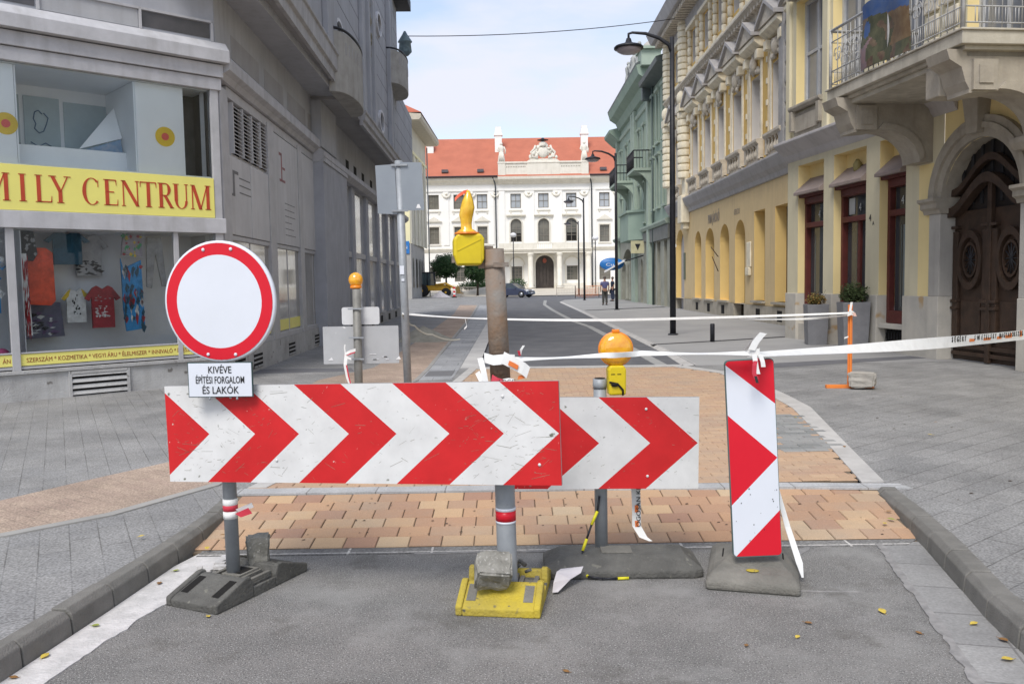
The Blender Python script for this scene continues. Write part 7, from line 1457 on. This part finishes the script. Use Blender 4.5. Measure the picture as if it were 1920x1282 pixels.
for z in (2.25, 2.72): m.lathe([(.045, 0), (.045, .02)], (-.04, 0, z), 14); m.box(-.12, .05, -.058, -.046, z, z+.02)
m.build('clamp', M_steel, tp)
pg = mat('plate_back_grey', (.27, .30, .33), (.235, .26, .29), rough=.45, metal=.3, ns=2)
for x0, x1, z0, z1, dz in ((-.27, -.065, 2.235, 2.74, .01), (-.01, .215, 2.26, 2.755, -.005)):
    m = MB(); m.ext([(x0, -.03, z0), (x1, -.03, z0-dz), (x1-.02, -.03, z1), (x0-.015, -.03, z1-dz)], (0, -.006, 0)); m.build('plate', pg, tp, fix=True)
m = MB(); m.ext([(.13, -.0375, 2.285), (.18, -.0375, 2.285), (.165, -.0375, 2.325), (.145, -.0375, 2.325)], (0, -.001, 0)); m.build('sticker', M_white, tp, fix=True)
m = MB(); m.box(-.055, -.01, -.05, -.045, 1.60, 1.69); m.box(-.04, -.01, -.05, -.045, 1.53, 1.555); m.build('sticker', W_shiny, tp)
# -- orange stake with foot plate and concrete block
st = thing('orange_stake', 'orange steel stake holding the tape in front of the planters', 'stake', (4.555, 11.47, .104), R(-6)); m = MB(); m.box(-.03, .03, -.006, .006, 0, 1.12); m.box(-.01, .01, -.03, .006, 0, 1.1); m.build('upright', Oc, st, bevel=.003); m = MB(); m.box(-.32, .30, -.08, .0, 0, .045); m.box(-.03, .04, -.1, .06, 0, .02); m.build('foot', Oc, st, bevel=.004)
rock((4.66, 11.32, .225), .33, .26, .19, 15, 'pale concrete block weighing down the orange stake', R(-24), mt=mat('pale_concrete_block', (.40, .38, .34), (.32, .30, .27), rough=.95, ns=5, bump=.4, bs=40))
# -- barrier tapes
def tape(name, label, P, wd, ups=None, sag=0, n=18, tw=None, mats=None):
    Q = []; U = []
    for i in range(len(P)-1):
        a, b_ = Vector(P[i]), Vector(P[i+1])
        for j in range(n+(i == len(P)-2)):
            u = j/n; Q.append(a.lerp(b_, u)-Vector((0, 0, sag*4*u*(1-u)))); t = (i+u); q = (tw(t) if tw else 0); U.append((0, math.sin(q), math.cos(q)))
    W0 = Q[0].copy(); m = MB(); ribbon(m, [q-W0 for q in Q], U, wd); o = m.build(name, mats or M_tape, None, loc=tuple(W0)); return tag(o, label, 'tape')
tB = tape('barrier_tape', 'white barrier tape from the rusty post past the amber lamp to the striped board', [(-.02, 4.17, 1.222), (.47, 4.30, 1.224), (.66, 4.36, 1.226), (1.215, 4.30, 1.222)], .028, sag=.003, tw=lambda t: .9*math.sin(t*3.1)+.5)
P0, P1 = Vector((1.235, 4.30, 1.215)), Vector((8.14, 10.58, 1.085))
tC = tape('barrier_tape', 'white and orange barrier tape with company lettering running right from the striped board', [tuple(P0), tuple(P1)], .078, sag=.062, n=70, tw=lambda t: 1.35*max(0, 1-t*3.3)+.12*math.sin(t*15))
# lettering on the tape: black capitals over orange patches
dirv = (P1-P0).normalized(); off_ = tC.location
def tape_pt(u): return P0.lerp(P1, u)-Vector((0, 0, .062*4*u*(1-u)))
nrm = Vector((dirv.y, -dirv.x, 0)).normalized()
word = 'SÉGÉRT   SWIETELSKY MAGYARORSZÁG KFT.'
u = .269
for i, ch in enumerate(word):
    p = tape_pt(u); q = tape_pt(u+.01); dd = (q-p).normalized()
    if ch != ' ': text(ch, .052, Matrix.Translation(-off_) @ frame2(p+nrm*.004+Vector((0, 0, -.002)), dd, (0, 0, 1)), M_ink, 'lettering', tC, sx=.9, bold=.001)
    if i in (7, 8, 13, 14, 15, 19, 20, 23, 24, 25, 30):
        m = MB(); a, b_ = tape_pt(u)-off_+nrm*.0022, tape_pt(u+.006)-off_+nrm*.0022; m.add([a+Vector((0, 0, -.012)), b_+Vector((0, 0, -.012)), b_+Vector((0, 0, .037)), a+Vector((0, 0, .037))], [(0, 1, 2, 3)]); m.build('orange_patch', M_orange, tC)
    u += .00503
tA = tape('barrier_tape', 'long white tape from the tall sign post to the orange stake', [(-1.145, 8.95, 1.292), (-.33, 9.72, 1.192), (1.2, 10.2, 1.13), (4.53, 11.43, 1.115)], .03, sag=.008, tw=lambda t: .7+.5*math.sin(t*2.2))
tape('barrier_tape', 'second white strand twisted under the long tape near the orange stake', [(2.9, 10.85, 1.095), (4.53, 11.43, 1.085)], .03, sag=.03, tw=lambda t: 1.0*math.sin(t*5))
tape('tape_scrap', 'short white tape end hanging from the long tape over the cycle lane', [(-.52, 9.5, 1.21), (-.50, 9.5, 1.12), (-.53, 9.5, 1.09)], .02, n=6)
tape('barrier_tape', 'loose tape sagging from the tall sign post down to the sand heap', [(-1.145, 8.93, 1.28), (-1.05, 9.2, 1.15), (-.9, 9.6, 1.03), (-.62, 10.2, .93)], .035, sag=.03, n=8, tw=lambda t: 1.2, mats=mat('dirty_tape', (.42, .40, .34), rough=.5))
# knots
def knot(loc, label, strips, name='tape_knot'):
    for k_ in {id(x[2]): x[2] for x in strips}.values(): pass
    m = MB(); mats = []
    for P, w_, mt, ups in strips:
        if mt not in mats: mats.append(mt)
        m.k = mats.index(mt); ribbon(m, P, ups if isinstance(ups, list) else [ups]*len(P), w_, .0012)
    o = m.build(name, mats, None, loc=loc); return tag(o, label, 'tape')
Z = (0, 0, 1); Xv = (1, 0, 0)
knot((-.048, 4.19, 1.19), 'crumpled white and orange tape knotted round the rusty post', [
    ([(-.09, .02, .04), (-.045, -.02, .03), (.01, -.03, .035), (.06, .0, .03)], .05, M_tape, (0, .3, 1)),
    ([(-.11, 0, .04), (-.095, -.02, -.02), (-.085, -.03, -.075), (-.06, -.03, -.10)], .028, M_tape, (1, 0, .1)), ([(-.125, 0, -.03), (-.105, -.02, -.07), (-.07, -.03, -.105), (-.02, -.03, -.115)], .025, M_tape, (.8, 0, .6)),
    ([(.0, -.035, .045), (.05, -.05, .02), (.10, -.06, -.008), (.125, -.06, -.03)], .058, M_tape, (.35, 0, 1)), ([(.03, -.056, .02), (.055, -.062, .008), (.075, -.064, -.004)], .022, M_orange, (.35, 0, 1)),
    ([(.075, -.04, -.055), (.10, -.05, -.05), (.115, -.05, -.045)], .02, M_orange, (.3, 0, 1)), ([(-.055, -.04, -.06), (-.03, -.05, -.075), (.0, -.05, -.085)], .045, M_tred, (.2, .2, 1)), ([(.0, -.045, -.09), (.03, -.05, -.085), (.055, -.05, -.09)], .06, M_tape, (0, .2, 1)),
    ([(.05, -.05, -.095), (.075, -.05, -.10)], .055, M_tred, (0, .2, 1)), ([(.07, -.052, -.10), (.09, -.05, -.10)], .035, YP, (0, .2, 1)), ([(.085, -.01, .05), (.092, -.02, .08), (.105, -.02, .10)], .012, M_tape, Xv), ([(.085, -.012, .05), (.08, -.02, .075)], .012, M_tred, Xv)])
text('LOGG', .03, Matrix.Translation((-.068, 4.133, 1.108)) @ Matrix.Rotation(R(90), 4, 'X'), M_ink, 'lettering', [o for o in COL.objects if o.name.startswith('tape_knot')][0]).location = (0, 0, 0)
_k = [o for o in COL.objects if o.name.startswith('tape_knot')][0]
for c_ in _k.children: c_.location = tuple(-Vector(_k.location))
knot((1.215, 4.30, 1.22), 'white tape knot with tails on top of the striped board', [
    ([(-.025, 0, .0), (.03, -.02, .01), (.04, .02, .01)], .035, M_tape, Z), ([(-.01, -.02, .02), (.01, -.02, .06), (.035, -.02, .09), (.05, -.02, .105)], .035, M_tape, (1, 0, -.2)), ([(-.035, 0, .02), (-.01, -.01, .055), (.015, -.02, .085)], .02, mat('tape_grey', (.40, .38, .37), rough=.5), (1, 0, .2)),
    ([(.0, -.03, .0), (.004, -.035, -.03), (.01, -.035, -.07), (.018, -.035, -.10)], .024, M_tape, Xv), ([(.01, -.033, -.02), (.0, -.038, -.055), (-.002, -.038, -.095), (.01, -.038, -.125)], .022, M_tred, Xv), ([(.005, -.0385, -.11), (.014, -.04, -.145)], .014, M_ink, Xv), ([(.03, -.03, .0), (.042, -.035, -.04), (.045, -.035, -.065)], .022, M_tape, Xv)])
knot((-1.50, 7.93, .86), 'red and white tape tied round the post with sign backs, its tail hanging', [
    ([(-.05, -.04, .10), (.0, -.06, .125), (.05, -.05, .14)], .028, M_tape, Z), ([(-.06, -.03, .085), (.0, -.06, .105), (.045, -.05, .12)], .014, M_tred, Z), ([(-.04, -.04, .1), (-.05, -.05, .0), (-.03, -.05, -.12), (-.0, -.05, -.2)], .03, M_tape, Xv), ([(-.038, -.052, .0), (-.022, -.053, -.1), (.002, -.053, -.2)], .012, M_tred, Xv), ([(-.05, -.03, .1), (-.055, -.03, .16), (-.05, -.03, .19)], .012, M_tape, Xv), ([(-.03, -.05, .07), (.01, -.06, .055)], .02, M_tape, Z)])
knot((4.54, 11.42, 1.10), 'white tape tuft tied at the top of the orange stake', [([(-.05, -.02, .0), (.0, -.03, .02), (.04, -.02, .0)], .06, M_tape, Z), ([(-.02, -.03, .03), (-.01, -.03, .10), (.0, -.03, .16)], .03, M_tape, Xv), ([(.03, -.03, .02), (.05, -.03, -.03)], .04, mat('tape_pink', (.75, .50, .42), rough=.5), Xv), ([(-.09, -.02, -.32), (-.04, -.03, -.30)], .02, M_tape, Z)])
o = knot((.69, 4.76, .12), 'printed tape strip hanging below the short arrow board', [([(-.005, 0, .34), (.0, 0, .2), (.0, 0, .09)], .05, M_tape, Xv), ([(.0, 0, .09), (.035, -.02, .03), (.075, -.03, .01)], [.05, .045, .02], M_tape, Xv), ([(.012, -.003, .34), (.014, -.003, .30)], .024, M_orange, Xv), ([(.0, -.003, .21), (.0, -.003, .17)], .02, M_orange, Xv), ([(.0, -.003, .12), (.002, -.003, .085)], .02, M_orange, Xv)], 'hanging_tape')
text('OGOSAN KFT', .034, Matrix.Translation((.022, -.006, .085)) @ Matrix(((0, -1, 0, 0), (0, 0, -1, 0), (1, 0, 0, 0), (0, 0, 0, 1))), M_ink, 'lettering', o, sx=1.2)
knot((1.42, 4.40, .08), 'narrow white tape tail hanging from behind the striped board to its foot', [([(-.03, .12, .58), (-.015, .1, .4), (.03, .06, .2), (.075, .0, .02), (.085, -.02, -.05)], [.018, .02, .03, .035, .01], M_tape, Xv)], 'hanging_tape')
knot((.25, 4.39, .01), 'crumpled white plastic scrap on the asphalt by the yellow foot', [([(.05, .06, .07), (.03, .03, .055), (-.01, -.03, .03), (-.05, -.12, .004)], [.12, .13, .09, .03], mat('plastic_scrap', (.60, .57, .58), rough=.4), [(1, 0, .1), (1, .1, -.1), (1, 0, .2), (1, .2, 0)])], 'plastic_scrap')
# black and yellow cord
m = MB(); P = [(.05, .02, .40), (.035, 0, .32), (.0, -.02, .25), (-.03, -.05, .18), (-.055, -.07, .12), (-.06, -.09, .075), (-.04, -.20, .02), (.04, -.215, .012), (.12, -.21, .01), (.18, -.205, .01)]
for i in range(len(P)-1): m.k = (0, 1, 0, 1, 0, 1, 0, 0, 1)[i]; m.tube([P[i], P[i+1]], .0085 if m.k else .006, 6)
o = m.build('rope', [M_black, mat('cord_yellow', (.75, .68, .03), rough=.5)], None, loc=(.425, 4.68, .0)); tag(o, 'black and yellow cord trailing over the long rubber foot', 'rope')
# -- planters
def planter(loc, label, w_, h, seed, kind):
    t = thing('planter', label, 'planter', loc, R(-7), 'tall grey planters by the shop door')
    m = MB(); a, b_ = w_/2*.86, w_/2; V = [(-a, -a, 0), (a, -a, 0), (a, a, 0), (-a, a, 0), (-b_, -b_, h), (b_, -b_, h), (b_, b_, h), (-b_, b_, h), (-b_+.03, -b_+.03, h), (b_-.03, -b_+.03, h), (b_-.03, b_-.03, h), (-b_+.03, b_-.03, h), (-b_+.03, -b_+.03, h-.08), (b_-.03, -b_+.03, h-.08), (b_-.03, b_-.03, h-.08), (-b_+.03, b_-.03, h-.08)]
    m.add(V, [(3, 2, 1, 0), (12, 13, 14, 15)]+[(j*4+i, j*4+(i+1) % 4, (j+1)*4+(i+1) % 4, (j+1)*4+i) for j in range(3) for i in range(4)]); m.build('pot', mat('planter_grey', (.22, .22, .23), (.18, .18, .19), rough=.6, ns=4, bump=.1), t, bevel=.006, fix=True)
    m = MB(); m.box(-b_+.04, b_-.04, -b_+.04, b_-.04, h-.1, h-.04); m.build('soil', mat('soil', (.03, .022, .016), rough=1), t)
    m = MB(); leaves(m, (0, 0, h+(.10 if kind else .16)), w_*(.52 if kind else .62), w_*(.5 if kind else .6), .17 if kind else .27, 1100 if kind else 2200, .05, seed, .6)
    cols = [mat('dry_leaf', (.22, .12, .035), (.30, .20, .06), rough=.8, ns=9), mat('olive_leaf', (.12, .12, .04), rough=.8, ns=8)] if kind else [mat('dark_leaf', (.035, .055, .02), (.06, .08, .03), rough=.8, ns=8), mat('mid_leaf', (.07, .10, .035), rough=.8, ns=9)]
    m.build('plant', cols, t); m = MB(); rg = random.Random(seed)
    for i in range(22): q = rg.uniform(0, 6.28); r_ = rg.uniform(.05, w_*.5); m.tube([(0, 0, h-.05), (r_*math.cos(q)*.6, r_*math.sin(q)*.6, h+.12), (r_*math.cos(q), r_*math.sin(q), h+rg.uniform(.12, .32))], .004, 3)
    m.build('twigs', tk, t)
planter((6.78, 19.0, .1), 'farther grey planter with dry brownish plant, left of the shop door', .46, .90, 3, 1)
planter((7.03, 17.55, .1), 'nearer grey planter with a bushy dark green plant behind the orange stake', .54, .98, 5, 0)
# -- fallen leaves
lf = [mat('leaf_yellow', (.62, .48, .08), (.45, .32, .06), rough=.7, ns=60), mat('leaf_brown', (.28, .15, .05), (.2, .1, .035), rough=.8, ns=60), mat('leaf_green', (.30, .34, .07), rough=.7, ns=60)]
def leaf(loc, s_, c_, rz, label):
    m = MB(); n = 7; out_ = [(0, -.5), (.22, -.32), (.34, 0), (.24, .28), (0, .55), (-.24, .28), (-.34, 0), (-.22, -.32)]
    m.add([(0, 0, .012*s_/.05)]+[(x*s_*1.5, y*s_*1.5, s_*(.10+.45*abs(x)+.25*max(0, y))) for x, y in out_], [(0, 1+i, 1+(i+1) % 8) for i in range(8)]); m.tube([(0, -.5*s_*1.5, s_*.1), (.1*s_, -1.1*s_, .004)], .0012, 3)
    o = m.build('fallen_leaf', lf[c_], None, loc=loc); o.rotation_euler = (0, 0, rz); return tag(o, label, 'leaf', 'fallen leaves on the ground')
for i, (x, y, z, s_, c_, lb) in enumerate([(1.745, 3.97, .003, .05, 0, 'yellow leaf on the asphalt right of the delineator foot'), (2.03, 3.43, .008, .05, 0, 'largest yellow leaf on the gutter slabs at the lower right'), (2.12, 3.62, .008, .045, 1, 'ochre leaf against the right kerb, lower right'), (2.09, 3.80, .008, .04, 0, 'yellow-brown leaf halfway along the right kerb'), (1.80, 3.72, .003, .03, 1, 'small brown leaf where asphalt meets the right gutter'), (2.16, 3.38, .008, .035, 0, 'yellow leaf nearest the bottom right corner'),
        (1.35, 3.85, .003, .035, 1, 'pale brown leaf in front of the delineator foot'), (1.25, 3.7, .003, .03, 0, 'tiny yellow leaf below the delineator foot'), (.20, 3.4, .003, .03, 1, 'small brown leaf on the asphalt near the bottom centre'), (-.05+1.05, 3.62, .003, .028, 1, 'small dry leaf on the asphalt right of centre'), (-2.0, 3.95, .006, .04, 2, 'yellow-green leaf on the left gutter by the kerb'), (-2.06, 3.62, .006, .045, 0, 'long yellow leaf on the left gutter near the bottom'), (-2.08, 3.42, .006, .035, 1, 'brown leaf on the left gutter at the bottom left'),
        (-1.93, 4.52, .006, .04, 1, 'brown leaf against the left kerb near the dark foot'), (-1.92, 4.72, .006, .035, 2, 'greenish leaf against the left kerb'), (-1.86, 5.05, .03, .04, 0, 'yellow leaf where the left kerb meets the bricks'), (-1.83, 5.25, .05, .035, 1, 'brown leaf on the bricks beside the left kerb'), (-1.50, 4.05, .003, .03, 0, 'yellow leaf touching the front of the dark rubber foot'), (-2.23, 5.0, .125, .035, 0, 'yellow leaf lying on top of the left kerb'),
        (2.40, 5.35, .05, .045, 2, 'green-yellow leaf in the corner of bricks and right kerb'), (2.33, 5.28, .045, .04, 0, 'yellow leaf beside the green one at the right kerb'), (2.45, 5.5, .06, .035, 1, 'brown leaf behind the leaf pair at the right kerb'), (2.9, 7.4, .112, .04, 1, 'dry leaf on the grey slabs beyond the right kerb'), (3.9, 7.9, .11, .045, 0, 'yellow leaf alone on the right pavement slabs'), (3.0, 9.0, .112, .05, 0, 'pale yellow leaf on the slabs left of the orange stake'), (4.3, 8.6, .11, .03, 1, 'small dark leaf far right on the slabs'), (-3.2, 4.9, .112, .03, 2, 'dark leaf on the left pavement')]):
    leaf((x, y, z), s_*.72, c_, i*1.7, lb)
m = MB(); rg = random.Random(31)
for i in range(60):
    x, y = rg.uniform(-1.8, 2.3), rg.uniform(5.12, 6.0); s_ = rg.uniform(.004, .012); z = rampz(x, y)+.003; m.add([(x-s_, y-s_*.5, z), (x+s_, y-s_*.4, z), (x+s_*.6, y+s_*.7, z+.002), (x-s_*.5, y+s_*.6, z)], [(0, 1, 2, 3)])
for i in range(70):
    x, y = rg.uniform(2.8, 7), rg.uniform(5, 13); s_ = rg.uniform(.006, .018); m.add([(x-s_, y-s_*.5, .108), (x+s_, y-s_*.4, .108), (x+s_*.6, y+s_*.7, .110), (x-s_*.5, y+s_*.6, .108)], [(0, 1, 2, 3)])
tag(m.build('litter_specks', mat('dark_speck', (.07, .05, .035), rough=.9), None), 'dark crumbs scattered over bricks and slabs', None, None, 'stuff')

# ================================================================ every separate piece becomes a part of its own
def autosplit(o):
    me = o.data; nv = len(me.vertices)
    if nv > 6000 or nv == 0: return
    par = list(range(nv))
    def find(a):
        while par[a] != a: par[a] = par[par[a]]; a = par[a]
        return a
    for p in me.polygons:
        vs = p.vertices; r_ = find(vs[0])
        for v in vs[1:]:
            q = find(v)
            if q != r_: par[q] = r_
    isl = {}
    for v in range(nv): isl.setdefault(find(v), []).append(v)
    if not 1 < len(isl) <= 400: return
    keys = list(isl); bb = []
    for k in keys:
        c = [me.vertices[v].co for v in isl[k]]; bb.append(([min(q[i] for q in c) for i in range(3)], [max(q[i] for q in c) for i in range(3)]))
    sz = [max(h[i]-l[i] for i in range(3)) for l, h in bb]; n = len(keys); g = list(range(n))
    def fg(a):
        while g[a] != a: a = g[a]
        return a
    for i in range(n):
        for j in range(i+1, n):
            d = math.sqrt(sum(max(0, bb[i][0][k]-bb[j][1][k], bb[j][0][k]-bb[i][1][k])**2 for k in range(3)))
            if d <= max(.02, .5*max(sz[i], sz[j])): g[fg(j)] = fg(i)
    roots = sorted({fg(i) for i in range(n)})
    if not 1 < len(roots) <= 100: return
    rootof = {keys[i]: fg(i) for i in range(n)}
    for r_ in roots[::-1]:
        sel = [p for p in me.polygons if rootof[find(p.vertices[0])] == r_]; mp_ = {}; V = []; F = []
        for p in sel:
            f_ = []
            for v in p.vertices:
                if v not in mp_: mp_[v] = len(V); V.append(tuple(me.vertices[v].co))
                f_.append(mp_[v])
            F.append(f_)
        m2 = bpy.data.meshes.new(me.name); m2.from_pydata(V, [], F)
        for q in me.materials: m2.materials.append(q)
        m2.polygons.foreach_set('material_index', [p.material_index for p in sel]); m2.polygons.foreach_set('use_smooth', [p.use_smooth for p in sel]); m2.update()
        if r_ == roots[0]: o.data = m2
        else:
            c = o.copy(); c.data = m2; COL.objects.link(c)
bpy.context.view_layer.update()
for o in list(COL.objects):
    if o.type == 'MESH' and o.parent and o.get('kind') is None and not o.children and not o.name.startswith(('lettering', 'foliage', 'crown', 'plant', 'scrollwork', 'twigs', 'net')) and not any(q.type in ('SKIN', 'SUBSURF') for q in o.modifiers): autosplit(o)
